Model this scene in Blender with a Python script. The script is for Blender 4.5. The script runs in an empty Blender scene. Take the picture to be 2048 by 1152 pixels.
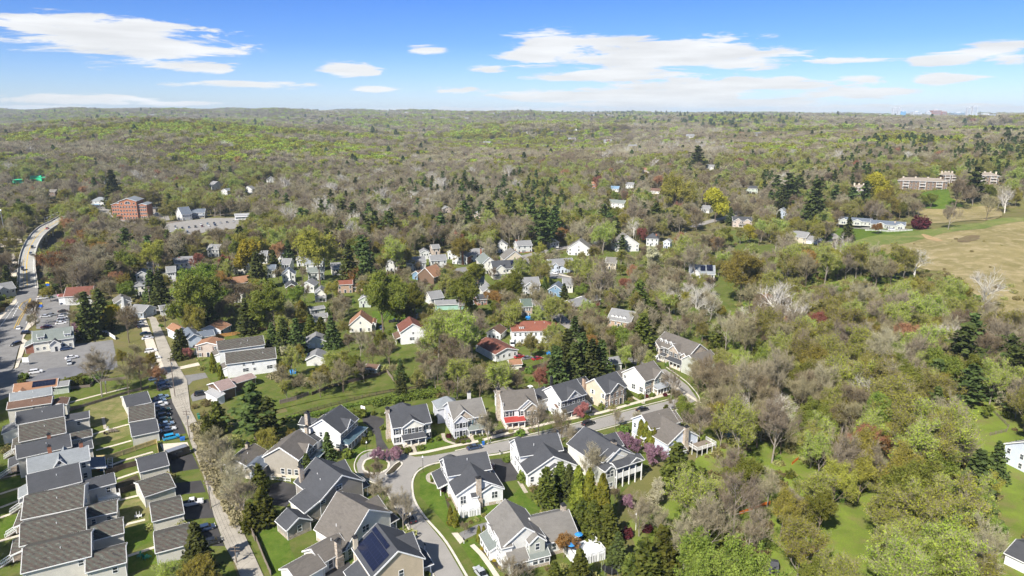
import bpy,math,random
import numpy as np
from mathutils import Vector,Matrix
from bisect import bisect_right
C = bpy.context.scene.collection
scene = bpy.context.scene
R = math.radians
# ------------------------------------------------------------------ camera
FPX,CX,CY,HY,CAMH = 1380.0,1024.0,576.0,225.0,98.0       # focal length etc. in pixels of a 2048 wide picture
PITCH = math.atan((CY - HY) / FPX)
SP,CP = math.sin(PITCH),math.cos(PITCH)
cam = bpy.data.cameras.new('camera')
cam.sensor_width = 36.0
cam.lens = FPX / 2048 * 36.0
cam.clip_end = 60000
cam.clip_start = 1
camo = bpy.data.objects.new('camera',cam)
C.objects.link(camo)
camo.location = (0,0,CAMH)
camo.rotation_euler = (R(90) - PITCH,0,0)
scene.camera = camo
# ------------------------------------------------------------------ sun, sky, exposure
SUN_EL,SUN_AZ = R(44),R(213)        # azimuth clockwise from +Y (the view direction)
sd = Vector((math.sin(SUN_AZ) * math.cos(SUN_EL),math.cos(SUN_AZ) * math.cos(SUN_EL),math.sin(SUN_EL)))
sl = bpy.data.lights.new('sun','SUN')
sl.energy = 5.0
sl.angle = R(0.53)
sl.color = (1.0,0.95,0.87)
so = bpy.data.objects.new('sun',sl)
C.objects.link(so)
so.rotation_euler = sd.to_track_quat('Z','Y').to_euler()
so.location = sd * 500
w = bpy.data.worlds.new('World')
scene.world = w
w.use_nodes = True
nt = w.node_tree
nt.nodes.clear()
def wn(t,**k):
 n = nt.nodes.new(t)
 for a,b in k.items(): setattr(n,a,b)
 return n
def wl(a,b): nt.links.new(a,b)
sky = wn('ShaderNodeTexSky')
sky.sky_type = 'NISHITA'
sky.sun_disc = False
sky.sun_elevation = SUN_EL
sky.sun_rotation = SUN_AZ
sky.altitude = 200
sky.air_density = 1.0
sky.dust_density = 0.4
sky.ozone_density = 2.5
tc = wn('ShaderNodeTexCoord')
sep = wn('ShaderNodeSeparateXYZ')
wl(tc.outputs['Generated'],sep.inputs[0])
def wm(op,a,b=None,c=None,clamp=False):
 n = wn('ShaderNodeMath',operation=op,use_clamp=clamp)
 for i,v in enumerate((a,b,c)):
  if v is None: continue
  if isinstance(v,(int,float)): n.inputs[i].default_value = v
  else: wl(v,n.inputs[i])
 return n.outputs[0]
az = wm('ARCTAN2',sep.outputs[0],sep.outputs[1])          # radians,0 = view direction
el = wm('ARCSINE',sep.outputs[2])
elc = wm('MAXIMUM',el,0.0)
# noise on (azimuth, stretched elevation) gives the flat-bottomed streaky fair weather clouds
comb = wn('ShaderNodeCombineXYZ')
wl(wm('MULTIPLY',az,9.0),comb.inputs[0])
wl(wm('MULTIPLY',el,62.0),comb.inputs[1])
n1 = wn('ShaderNodeTexNoise'); n1.inputs['Scale'].default_value = 1.0; n1.inputs['Detail'].default_value = 11; n1.inputs['Roughness'].default_value = 0.66; n1.inputs['Distortion'].default_value = 0.6
wl(comb.outputs[0],n1.inputs['Vector'])
comb2 = wn('ShaderNodeCombineXYZ')
wl(wm('MULTIPLY',az,22.0),comb2.inputs[0]); wl(wm('MULTIPLY',el,170.0),comb2.inputs[1])
n2 = wn('ShaderNodeTexNoise'); n2.inputs['Scale'].default_value = 1.0; n2.inputs['Detail'].default_value = 6; n2.inputs['Roughness'].default_value = 0.65
wl(comb2.outputs[0],n2.inputs['Vector'])
def pxdir(px,py):
 x = (px - CX) / FPX; yy = (py - CY) / FPX
 dx,dy,dz = x,CP - yy * SP,-(SP + yy * CP)
 l = math.sqrt(dx * dx + dy * dy + dz * dz)
 return math.atan2(dx,dy),math.asin(dz / l)
# each cloud bank: centre and half size in the picture, strength
CLOUDS = [(215,72,205,36,1.05),(330,92,150,28,1.0),(410,136,78,12,.9),(690,139,54,13,.95),(850,101,34,9,.85),(500,169,110,7,.75),
   (750,178,48,7,.9),(910,181,42,7,.85),(130,198,170,9,.9),(70,215,110,5,.8),(1090,100,95,32,1.1),(1245,82,90,14,.9),(1330,112,210,34,1.15),
   (1470,128,110,16,.95),(1190,152,120,12,1.1),(970,138,40,6,.8),(1440,172,200,16,1.1),(1250,192,270,15,1.25),(1370,206,270,11,1.2),(1725,160,56,11,1.05),(1890,119,70,13,1.05),(1700,122,90,5,.8),
   (1990,98,90,17,1.0),(2030,118,60,12,.9),(1895,159,75,10,1.05),(1725,186,120,10,1.05),(1580,158,40,7,.9),(1120,219,260,5,.8),(1750,216,380,6,.75),(370,208,60,5,.7),
   (-500,60,300,50,1.),(2500,80,340,45,1.),(2900,150,300,20,1.)]
acc = None
for (px,py,rx,ry,s) in CLOUDS:
 a0,e0 = pxdir(px,py)
 a1,_ = pxdir(px + rx,py); _,e1 = pxdir(px,py - ry)
 da,de = abs(a1 - a0) * 1.15,abs(e1 - e0) * 1.25
 u = wm('DIVIDE',wm('SUBTRACT',az,a0),da)
 v = wm('DIVIDE',wm('SUBTRACT',el,e0),de)
 # flatter underside
 rr = wm('ADD',wm('MULTIPLY',u,u),wm('MULTIPLY',v,v))
 g = wm('MULTIPLY',wm('SUBTRACT',1.0,wm('SQRT',rr)),s)
 g = wm('MAXIMUM',g,-1.0)
 acc = g if acc is None else wm('MAXIMUM',acc,g)
nz = wm('MULTIPLY_ADD',wm('SUBTRACT',n1.outputs[0],0.5),3.1,wm('MULTIPLY',wm('SUBTRACT',n2.outputs[0],0.5),0.9))
dens = wm('ADD',wm('ADD',acc,nz),0.12)
mr = wn('ShaderNodeMapRange'); mr.interpolation_type = 'SMOOTHSTEP'
mr.inputs['From Min'].default_value = 0.08; mr.inputs['From Max'].default_value = 0.5
wl(dens,mr.inputs['Value'])
up = wm('MULTIPLY',mr.outputs[0],wm('GREATER_THAN',el,0.0))
# cloud brightness: brighter where thick and towards the top of each bank
shade = wn('ShaderNodeMapRange'); shade.inputs['From Min'].default_value = 0.35; shade.inputs['From Max'].default_value = 0.75
shade.inputs['To Min'].default_value = 0.80; shade.inputs['To Max'].default_value = 1.0
comb3 = wn('ShaderNodeCombineXYZ')
wl(wm('MULTIPLY',az,9.0),comb3.inputs[0]); wl(wm('MULTIPLY_ADD',el,80.0,7.3),comb3.inputs[1])
n3 = wn('ShaderNodeTexNoise'); n3.inputs['Scale'].default_value = 1.0; n3.inputs['Detail'].default_value = 4
wl(comb3.outputs[0],n3.inputs['Vector'])
wl(n3.outputs[0],shade.inputs['Value'])
ccol = wn('ShaderNodeMix',data_type='RGBA',blend_type='MULTIPLY'); ccol.inputs[0].default_value = 1
CLOUDV = 8.7
ccol.inputs[6].default_value = (CLOUDV * .98,CLOUDV * .99,CLOUDV * 1.0,1)
wl(shade.outputs[0],ccol.inputs[7])
# photographed sky is a richer blue than the model: tint
tint = wn('ShaderNodeMix',data_type='RGBA',blend_type='MULTIPLY'); tint.inputs[0].default_value = 1
ramp = wn('ShaderNodeValToRGB')
wl(elc,ramp.inputs[0])
re_ = ramp.color_ramp.elements
re_[0].position = 0.0; re_[0].color = (.89,1.06,1.52,1)
re_[1].position = 1.0; re_[1].color = (1,.97,.92,1)
for p_,c_ in ((.09,(.44,.69,1.27)),(.25,(.20,.48,1.15)),(.5,(.8,.85,.92))):
 e_ = re_.new(p_); e_.color = (*c_,1)
wl(sky.outputs[0],tint.inputs[6]); wl(ramp.outputs[0],tint.inputs[7])
mixc = wn('ShaderNodeMix',data_type='RGBA')
wl(wm('MULTIPLY',up,0.96),mixc.inputs[0]); wl(tint.outputs[2],mixc.inputs[6]); wl(ccol.outputs[2],mixc.inputs[7])
bg = wn('ShaderNodeBackground'); bg.inputs[1].default_value = 0.07
wl(mixc.outputs[2],bg.inputs[0])
wo = wn('ShaderNodeOutputWorld'); wl(bg.outputs[0],wo.inputs[0])
scene.view_settings.view_transform = 'Standard'
scene.view_settings.look = 'None'
scene.view_settings.gamma = 1.0
scene.view_settings.exposure = 0.8
cy = scene.cycles
cy.max_bounces = 4; cy.diffuse_bounces = 2; cy.glossy_bounces = 2; cy.transmission_bounces = 3; cy.transparent_max_bounces = 6; cy.volume_bounces = 0
cy.use_adaptive_sampling = True
cy.adaptive_threshold = 0.03
cy.sample_clamp_indirect = 3.0
# ------------------------------------------------------------------ terrain function
AZC = [-1.4,-.95,-.5,-.12,.1,.35,.55,.75,1.1,1.5]
ZT = [(280,[0] * 10),(350,[0,0,0,0,0,0,2,6,8,8]),(430,[0,0,0,0,0,0,5,13,18,18]),(480,[0,0,0,0,0,0,8,18,24,24]),(512,[0,0,0,0,0,0,6,13,24,24]),
  (545,[0,0,0,0,0,1,7,12,22,22]),(600,[0,0,0,0,0,6,20,26,30,30]),(700,[0,0,0,0,1,10,25,30,34,34]),(1000,[8,8,5,0,5,17,29,34,36,36]),
  (1300,[32,32,30,5,9,21,31,36,38,38]),(1700,[55,55,50,8,14,25,34,38,40,40]),(2300,[30,30,22,4,20,31,37,40,42,42]),(3200,[38,38,30,16,30,37,37,36,36,36]),
  (4500,[88,88,80,62,50,46,36,34,34,34]),(7000,[98,98,90,75,62,57,48,46,46,46]),(10000,[80,80,76,66,60,60,60,60,60,60]),(14000,[60] * 10)]
ZY = [a for a,_ in ZT]
KS = 98 / 88
def _sm(t): return t * t * (3 - 2 * t)
def tz(x,y):
 """ground height"""
 if y <= 311: return 0.0
 x /= KS; y /= KS
 a = max(-1.4,min(1.4999,x / y))
 j = bisect_right(AZC,a) - 1
 f = _sm((a - AZC[j]) / (AZC[j + 1] - AZC[j]))
 if y >= 13999: return 60.0 * KS
 i = bisect_right(ZY,y) - 1
 g = (y - ZY[i]) / (ZY[i + 1] - ZY[i])
 g = g * .4 + _sm(g) * .6
 r0,r1 = ZT[i][1],ZT[i + 1][1]
 z = (r0[j] * (1 - f) + r0[j + 1] * f) * (1 - g) + (r1[j] * (1 - f) + r1[j + 1] * f) * g
 if y > 750:
  k = min(1,(y - 750) / 1200)
  z += k * (12 * math.sin(x * .0041 + 1.3) * math.sin(y * .0033 + x * .0011) + 7 * math.sin(x * .0093 + y * .0061))
 return z * KS
def ray(px,py):
 x = (px - CX) / FPX; yy = (py - CY) / FPX
 return x,CP - yy * SP,-(SP + yy * CP)
def G(px,py,z=0.0):
 """point of the ground (or of the level z above it) seen at picture position px, py"""
 dx,dy,dz = ray(px,py)
 if dz < -1e-6:
  t = (z - CAMH) / dz
  if t * dy <= 311: return Vector((dx * t,dy * t,z))
 y = 300.0; py_ = y
 while y < 13900:
  t = y / dy
  if CAMH + dz * t <= tz(dx * t,y) + z: break
  py_ = y; y *= 1.012
 lo,hi = py_,y
 for _ in range(14):
  m = (lo + hi) / 2; t = m / dy
  if CAMH + dz * t <= tz(dx * t,m) + z: hi = m
  else: lo = m
 t = hi / dy
 return Vector((dx * t,hi,CAMH + dz * t))
def proj(x,y,z):
 dx,dy,dz = x,y,z - CAMH
 f = dy * CP - dz * SP
 if f < 1: return (-9999,-9999,1)
 up_ = dy * SP + dz * CP
 return (CX + FPX * dx / f,CY - FPX * up_ / f,f)
TILE = {'A': (0,700,2.549),'B': (400,700,2.549),'C': (850,700,2.549),'D': (1250,700,2.549),'E': (1536,700,2.549),'S': (0,350,2.881),'M': (350,450,2.881),
  'N': (750,450,2.881),'O': (1150,450,2.881),'Q': (1536,350,2.881),'K': (0,180,3.389),'U': (400,200,3.413),'V': (900,200,3.413),'W': (1448,180,3.389),
  '1': (480,780,5.689),'2': (540,950,5.689),'3': (840,880,4.236),'4': (740,730,5.689),'5': (1060,690,5.689),'6': (1140,780,5.487),'7': (0,740,3.113),'8': (240,620,5.237),
  '0': (0,0,1)}
def T(t,x,y):
 a,b,s = TILE[t]
 return a + x / s,b + y / s
def GT(t,x,y,z=0.0):
 return G(*T(t,x,y),z)
# ------------------------------------------------------------------ tags and mesh helpers
def tag(o,label=None,cat=None,group=None,kind=None):
 if label: o['label'] = label
 if cat: o['category'] = cat
 if group: o['group'] = group
 if kind: o['kind'] = kind
 return o
def empty(name,loc,rz=0.0,label=None,cat=None,group=None):
 o = bpy.data.objects.new(name,None)
 o.empty_display_size = 0.2
 C.objects.link(o)
 o.location = loc
 o.rotation_euler = (0,0,rz)
 return tag(o,label,cat,group)
class MB:
 def __init__(s): s.v = []; s.f = []; s.m = []; s.uv = []
 def poly(s,pts,m=0,uv=None):
  i = len(s.v)
  s.v += [tuple(p) for p in pts]
  s.f.append(tuple(range(i,i + len(pts)))); s.m.append(m)
  s.uv += uv if uv else [(0,0)] * len(pts)
 def box(s,x0,x1,y0,y1,z0,z1,m=0):
  P = lambda a,b,c: (a,b,c)
  for q,e in (((P(x0,y0,z0),P(x1,y0,z0),P(x1,y0,z1),P(x0,y0,z1)),0),((P(x1,y1,z0),P(x0,y1,z0),P(x0,y1,z1),P(x1,y1,z1)),0),
     ((P(x0,y1,z0),P(x0,y0,z0),P(x0,y0,z1),P(x0,y1,z1)),1),((P(x1,y0,z0),P(x1,y1,z0),P(x1,y1,z1),P(x1,y0,z1)),1),
     ((P(x0,y0,z1),P(x1,y0,z1),P(x1,y1,z1),P(x0,y1,z1)),2),((P(x0,y1,z0),P(x1,y1,z0),P(x1,y0,z0),P(x0,y0,z0)),2)):
   s.poly(q,m,[(p[0],p[2]) if e == 0 else (p[1],p[2]) if e == 1 else (p[0],p[1]) for p in q])
 def bar(s,a,b,w,h=None,m=0):
  h = h or w
  a,b = Vector(a),Vector(b)
  d = (b - a)
  if d.length < 1e-6: return
  d.normalize()
  u = Vector((0,0,1)) if abs(d.z) < .9 else Vector((1,0,0))
  x = d.cross(u).normalized(); y = x.cross(d).normalized()
  q = [a + x * (i * w / 2) + y * (j * h / 2) for i,j in ((-1,-1),(1,-1),(1,1),(-1,1))]
  r = [p + (b - a) for p in q]
  for i in range(4): s.poly((q[i],q[(i + 1) % 4],r[(i + 1) % 4],r[i]),m,[(0,0),(w,0),(w,(b - a).length),(0,(b - a).length)])
  s.poly(q[::-1],m); s.poly(r,m)
 def tube(s,a,b,r0,r1=None,n=8,m=0,cap=True):
  r1 = r0 if r1 is None else r1
  a,b = Vector(a),Vector(b)
  d = (b - a).normalized()
  u = Vector((0,0,1)) if abs(d.z) < .9 else Vector((1,0,0))
  x = d.cross(u).normalized(); y = d.cross(x).normalized()
  q = [a + (x * math.cos(t) + y * math.sin(t)) * r0 for t in (2 * math.pi * i / n for i in range(n))]
  r = [b + (x * math.cos(t) + y * math.sin(t)) * r1 for t in (2 * math.pi * i / n for i in range(n))]
  for i in range(n): s.poly((q[i],r[i],r[(i + 1) % n],q[(i + 1) % n]),m)
  if cap:
   s.poly(q,m); s.poly(r[::-1],m)
 def ball(s,c,r,n=8,m=0,sz=1.0):
  c = Vector(c)
  P = lambda i,j: c + Vector((math.cos(2 * math.pi * i / n) * math.sin(math.pi * j / (n // 2)) * r,math.sin(2 * math.pi * i / n) * math.sin(math.pi * j / (n // 2)) * r,math.cos(math.pi * j / (n // 2)) * r * sz))
  for i in range(n):
   for j in range(n // 2): s.poly((P(i,j),P(i,j + 1),P(i + 1,j + 1),P(i + 1,j)),m)
 def mesh(s,name,mats):
  me = bpy.data.meshes.new(name)
  me.from_pydata(s.v,[],s.f)
  for mt in (mats if isinstance(mats,(list,tuple)) else [mats]): me.materials.append(mt)
  me.polygons.foreach_set('material_index',s.m)
  ul = me.uv_layers.new(name='UVMap')
  ul.data.foreach_set('uv',[c for p in s.uv for c in p])
  me.update()
  return me
 def build(s,name,mats,parent=None,loc=None,rz=0):
  o = bpy.data.objects.new(name,s.mesh(name,mats))
  C.objects.link(o)
  if parent: o.parent = parent
  if loc is not None: o.location = loc
  if rz: o.rotation_euler = (0,0,rz)
  return o
def link(name,me,parent=None,loc=(0,0,0),rot=(0,0,0),sc=None):
 o = bpy.data.objects.new(name,me)
 C.objects.link(o)
 if parent: o.parent = parent
 o.location = loc; o.rotation_euler = rot
 if sc: o.scale = sc
 return o
# ------------------------------------------------------------------ materials
class NB:
 def __init__(s,name):
  s.m = bpy.data.materials.new(name); s.m.use_nodes = True
  s.t = s.m.node_tree; s.t.nodes.clear()
  s.out = s.n('ShaderNodeOutputMaterial')
 def n(s,t,**k):
  x = s.t.nodes.new(t)
  for a,b in k.items(): setattr(x,a,b)
  return x
 def l(s,a,b): s.t.links.new(a,b)
 def noise(s,vec,scale,detail=4,rough=.55,dist=0):
  x = s.n('ShaderNodeTexNoise')
  x.inputs['Scale'].default_value = scale; x.inputs['Detail'].default_value = detail; x.inputs['Roughness'].default_value = rough; x.inputs['Distortion'].default_value = dist
  s.l(vec,x.inputs['Vector']); return x.outputs[0]
 def rng(s,v,a,b,c=0.,d=1.,sm=False):
  x = s.n('ShaderNodeMapRange')
  if sm: x.interpolation_type = 'SMOOTHSTEP'
  x.inputs[1].default_value = a; x.inputs[2].default_value = b; x.inputs[3].default_value = c; x.inputs[4].default_value = d
  s.l(v,x.inputs[0]); return x.outputs[0]
 def mix(s,f,a,b,mode='MIX'):
  x = s.n('ShaderNodeMix',data_type='RGBA',blend_type=mode)
  for i,v in ((0,f),(6,a),(7,b)):
   if isinstance(v,(tuple,list)): x.inputs[i].default_value = (*v[:3],1)
   elif isinstance(v,(int,float)): x.inputs[i].default_value = v
   else: s.l(v,x.inputs[i])
  return x.outputs[2]
 def math(s,op,a,b=None):
  x = s.n('ShaderNodeMath',operation=op)
  for i,v in ((0,a),(1,b)):
   if v is None: continue
   if isinstance(v,(int,float)): x.inputs[i].default_value = v
   else: s.l(v,x.inputs[i])
  return x.outputs[0]
 def pr(s,col,rough=.8,spec=.3,metal=0.,bump=None,bs=.3,bd=.1):
  p = s.n('ShaderNodeBsdfPrincipled')
  if isinstance(col,(tuple,list)): p.inputs['Base Color'].default_value = (*col[:3],1)
  else: s.l(col,p.inputs['Base Color'])
  p.inputs['Roughness'].default_value = rough; p.inputs['Metallic'].default_value = metal
  p.inputs['Specular IOR Level'].default_value = spec
  if bump is not None:
   b = s.n('ShaderNodeBump'); b.inputs['Strength'].default_value = bs; b.inputs['Distance'].default_value = bd
   s.l(bump,b.inputs['Height']); s.l(b.outputs[0],p.inputs['Normal'])
  s.l(p.outputs[0],s.out.inputs[0]); return s.m
 def pos(s): return s.n('ShaderNodeNewGeometry').outputs['Position']
 def obj(s): return s.n('ShaderNodeTexCoord').outputs['Object']
 def uv(s): return s.n('ShaderNodeTexCoord').outputs['UV']
def dk(c,k): return tuple(v * k for v in c)
def plain(name,c,rough=.7,spec=.3,metal=0,var=.12,scale=1.5):
 b = NB(name); n = b.noise(b.pos(),scale,5)
 return b.pr(b.mix(b.rng(n,.3,.7),dk(c,1 - var),dk(c,1 + var)),rough,spec,metal)
def siding(name,c):
 b = NB(name); uv = b.uv()
 sp = b.n('ShaderNodeSeparateXYZ'); b.l(uv,sp.inputs[0])
 fr = b.math('FRACT',b.math('DIVIDE',sp.outputs[1],.19))
 n = b.noise(b.pos(),.6,6)
 col = b.mix(b.rng(n,.3,.7),dk(c,.88),dk(c,1.05))
 lw = b.mix(b.rng(fr,.0,.16,1,0),col,dk(c,.7))
 return b.pr(lw,.6,.3,bump=fr,bs=.35,bd=.02)
def shingle(name,c,c2=None,c3=None,bw=.9,bh=.3,con=.35):
 b = NB(name); uv = b.uv()
 k = b.n('ShaderNodeTexBrick'); b.l(uv,k.inputs['Vector'])
 k.inputs['Color1'].default_value = (0,0,0,1); k.inputs['Color2'].default_value = (1,1,1,1); k.inputs['Mortar'].default_value = (.2,.2,.2,1)
 k.inputs['Scale'].default_value = 1; k.inputs['Brick Width'].default_value = bw; k.inputs['Row Height'].default_value = bh; k.inputs['Mortar Size'].default_value = .012; k.inputs['Bias'].default_value = 0
 c2 = c2 or dk(c,1 + con); c3 = c3 or dk(c,1 - con)
 f = b.n('ShaderNodeSeparateColor'); b.l(k.outputs[0],f.inputs[0])
 col = b.mix(f.outputs[0],c3,c2)
 n = b.noise(b.pos(),.35,5); n2 = b.noise(b.pos(),3.0,3)
 col = b.mix(.45,col,c)
 col = b.mix(b.rng(n,.35,.7,0,.5),col,dk(c,1.35))
 col = b.mix(b.rng(n2,.3,.75,0,.35),col,dk(c,.7))
 return b.pr(col,.9,.2,bump=f.outputs[0],bs=.3,bd=.02)
def stone(name,c,s=2.6):
 b = NB(name)
 v = b.n('ShaderNodeTexVoronoi'); v.inputs['Scale'].default_value = s; b.l(b.obj(),v.inputs['Vector'])
 sc_ = b.n('ShaderNodeSeparateColor'); b.l(v.outputs['Color'],sc_.inputs[0])
 col = b.mix(sc_.outputs[0],dk(c,.55),dk(c,1.35))
 col = b.mix(b.math('MULTIPLY',sc_.outputs[1],.35),col,(.34,.22,.14))
 col = b.mix(b.rng(v.outputs['Distance'],.38,.6,0,.7),col,(.42,.38,.33))
 return b.pr(col,.85,.2,bump=v.outputs['Distance'],bs=.4,bd=.05)
def brick(name,c):
 b = NB(name); k = b.n('ShaderNodeTexBrick'); b.l(b.uv(),k.inputs['Vector'])
 k.inputs['Color1'].default_value = (*dk(c,.8),1); k.inputs['Color2'].default_value = (*dk(c,1.25),1); k.inputs['Mortar'].default_value = (*dk(c,.75),1)
 k.inputs['Scale'].default_value = 1; k.inputs['Brick Width'].default_value = .42; k.inputs['Row Height'].default_value = .15; k.inputs['Mortar Size'].default_value = .012
 n = b.noise(b.pos(),.8,4)
 return b.pr(b.mix(b.rng(n,.3,.7,0,.3),k.outputs[0],dk(c,.75)),.85,.2)
M = {}
for n_,c_ in dict(white=(.78,.78,.77),dullwhite=(.60,.60,.575),cream=(.70,.68,.60),offwhite=(.66,.65,.61),taupe=(.36,.33,.28),greytaupe=(.30,.275,.245),tan=(.52,.43,.31),beige=(.58,.51,.39),lavgrey=(.55,.56,.60),
     bluewhite=(.62,.68,.77),sage=(.47,.48,.42),blue=(.17,.27,.38),mint=(.33,.52,.44),yellowgreen=(.45,.5,.42),bluegrey=(.33,.38,.44),brownwood=(.17,.11,.075),rowcream=(.60,.57,.50),pinktan=(.50,.42,.36),redbrown=(.30,.13,.09)).items():
 M[n_] = siding('siding_' + n_,c_)
M['stone'] = stone('stone_veneer',(.42,.35,.27)); M['stonegrey'] = stone('stone_grey',(.36,.34,.31),2.2)
M['brick'] = brick('brick_red',(.33,.14,.085)); M['brickorange'] = brick('brick_orange',(.42,.17,.09)); M['bricktan'] = brick('brick_tan',(.42,.30,.22))
SH = dict(charcoal=((.062,.064,.070),None,None,.18),greybrown=((.125,.112,.098),None,None,.25),taupegrey=((.165,.155,.14),None,None,.2),black=((.04,.042,.046),None,None,.2),
   slate=((.21,.225,.235),None,None,.15),greenslate=((.17,.19,.175),None,None,.15),redbrown=((.16,.065,.047),None,None,.2),red=((.20,.075,.05),None,None,.2),orangebrown=((.27,.145,.085),None,None,.2),
   brown=((.13,.08,.058),None,None,.25),greyroof=((.20,.20,.20),None,None,.2),lightgrey=((.30,.30,.30),None,None,.15),bluegreyroof=((.12,.14,.17),None,None,.2),rust=((.27,.2,.18),None,None,.3),greenroof=((.10,.13,.11),None,None,.2))
for n_,(c_,a_,b_,k_) in SH.items(): M['r_' + n_] = shingle('shingle_' + n_,c_,a_,b_,con=k_)
def rowshingle():
 """multi-tone architectural shingles of the row: brown, grey and green tabs in a stepped pattern"""
 b = NB('shingle_multitone'); uv = b.uv()
 wv = b.n('ShaderNodeTexWave'); wv.wave_type = 'BANDS'; wv.bands_direction = 'DIAGONAL'
 wv.inputs['Scale'].default_value = .42; wv.inputs['Distortion'].default_value = 3.2; wv.inputs['Detail'].default_value = 2; wv.inputs['Detail Scale'].default_value = 1.6
 b.l(uv,wv.inputs['Vector'])
 k = b.n('ShaderNodeTexBrick'); b.l(uv,k.inputs['Vector'])
 k.inputs['Color1'].default_value = (0,0,0,1); k.inputs['Color2'].default_value = (1,1,1,1); k.inputs['Mortar'].default_value = (.2,.2,.2,1)
 k.inputs['Scale'].default_value = 1; k.inputs['Brick Width'].default_value = .7; k.inputs['Row Height'].default_value = .3; k.inputs['Mortar Size'].default_value = .008
 f = b.n('ShaderNodeSeparateColor'); b.l(k.outputs[0],f.inputs[0])
 nn_ = b.noise(b.pos(),.5,5)
 t = b.math('ADD',b.math('ADD',b.math('MULTIPLY',wv.outputs[1],.38),b.math('MULTIPLY',f.outputs[0],.36)),b.math('MULTIPLY',nn_,.25))
 r = b.n('ShaderNodeValToRGB'); b.l(t,r.inputs[0])
 e = r.color_ramp.elements
 e[0].position = .1; e[0].color = (.034,.035,.036,1); e[1].position = .95; e[1].color = (.175,.16,.14,1)
 x = e.new(.4); x.color = (.09,.07,.058,1); x = e.new(.65); x.color = (.075,.085,.07,1)
 return b.pr(r.outputs[0],.9,.2)
M['r_multi'] = rowshingle()
M['trim'] = plain('white_trim',(.80,.80,.78),.5,.4,var=.03)
M['door_white'] = plain('white_door',(.75,.75,.75),.5,var=.03); M['door_dark'] = plain('dark_door',(.03,.035,.05),.5,var=.1); M['door_red'] = plain('red_door',(.35,.03,.03),.5,var=.05)
M['shutter'] = plain('shutter_black',(.022,.024,.028),.6,var=.1); M['shutter_teal'] = plain('shutter_teal',(.06,.13,.15),.6,var=.1); M['shutter_brown'] = plain('shutter_brown',(.10,.05,.035),.6,var=.1)
def glass():
 b = NB('window_glass'); n = b.noise(b.pos(),.9,3)
 c = b.mix(b.rng(n,.4,.62),(.018,.022,.028),(.10,.115,.13))
 return b.pr(c,.12,.6)
M['glass'] = glass()
M['carglass'] = plain('car_glass',(.012,.014,.017),.08,.6,var=.2)
M['metalroof_teal'] = plain('metal_roof_teal',(.10,.16,.19),.4,.5,.3,var=.08); M['metalroof_red'] = plain('metal_roof_red',(.34,.05,.04),.45,.4,.1,var=.06); M['metalroof_grey'] = plain('metal_roof_grey',(.42,.44,.46),.45,.4,.3,var=.06)
M['chimneycap'] = plain('chimney_cap',(.03,.03,.032),.6)
M['wood'] = plain('weathered_wood',(.20,.165,.13),.85,var=.3,scale=4); M['wood_new'] = plain('new_wood',(.50,.41,.20),.8,var=.15,scale=3); M['wood_dark'] = plain('dark_wood',(.085,.062,.048),.85,var=.3,scale=4); M['wood_orange'] = plain('cedar_wood',(.42,.22,.07),.8,var=.2,scale=3)
M['pole'] = plain('pole_wood',(.16,.125,.10),.9,var=.2); M['steel'] = plain('galvanised_steel',(.4,.41,.42),.4,.5,.6); M['blackmetal'] = plain('black_metal',(.02,.02,.022),.5)
M['rubber'] = plain('tyre_rubber',(.018,.018,.018),.9); M['rim'] = plain('wheel_rim',(.35,.35,.36),.35,.5,.7)
M['plastic_blue'] = plain('blue_plastic',(.02,.13,.45),.5); M['plastic_green'] = plain('green_plastic',(.02,.18,.12),.5); M['tarp_green'] = plain('green_tarp',(.03,.50,.24),.6,var=.15,scale=.3)
M['fabric_blue'] = plain('blue_fabric',(.03,.22,.55),.8); M['pink'] = plain('pink_fabric',(.7,.12,.3),.8); M['yellow'] = plain('yellow_paint',(.75,.55,.03),.5)
M['signblue'] = plain('sign_blue',(.02,.10,.45),.5,var=.03); M['signwhite'] = plain('sign_white',(.75,.76,.78),.5,var=.03); M['concrete'] = plain('concrete',(.50,.46,.39),.9,var=.12,scale=.7); M['kerb'] = plain('kerb_concrete',(.55,.51,.44),.9,var=.12,scale=.9)
M['bridgecon'] = plain('bridge_concrete',(.42,.40,.36),.9,var=.15,scale=.3)
M['orange'] = plain('orange_plastic',(.8,.2,.03),.6)
def solar():
 b = NB('solar_panel'); k = b.n('ShaderNodeTexBrick'); b.l(b.uv(),k.inputs['Vector'])
 k.offset = 0
 k.inputs['Color1'].default_value = (.007,.009,.024,1); k.inputs['Color2'].default_value = (.011,.014,.034,1); k.inputs['Mortar'].default_value = (.03,.033,.05,1)
 k.inputs['Scale'].default_value = 1; k.inputs['Brick Width'].default_value = 1.0; k.inputs['Row Height'].default_value = 1.65; k.inputs['Mortar Size'].default_value = .02
 return b.pr(k.outputs[0],.25,.5)
M['solar'] = solar()
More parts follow.
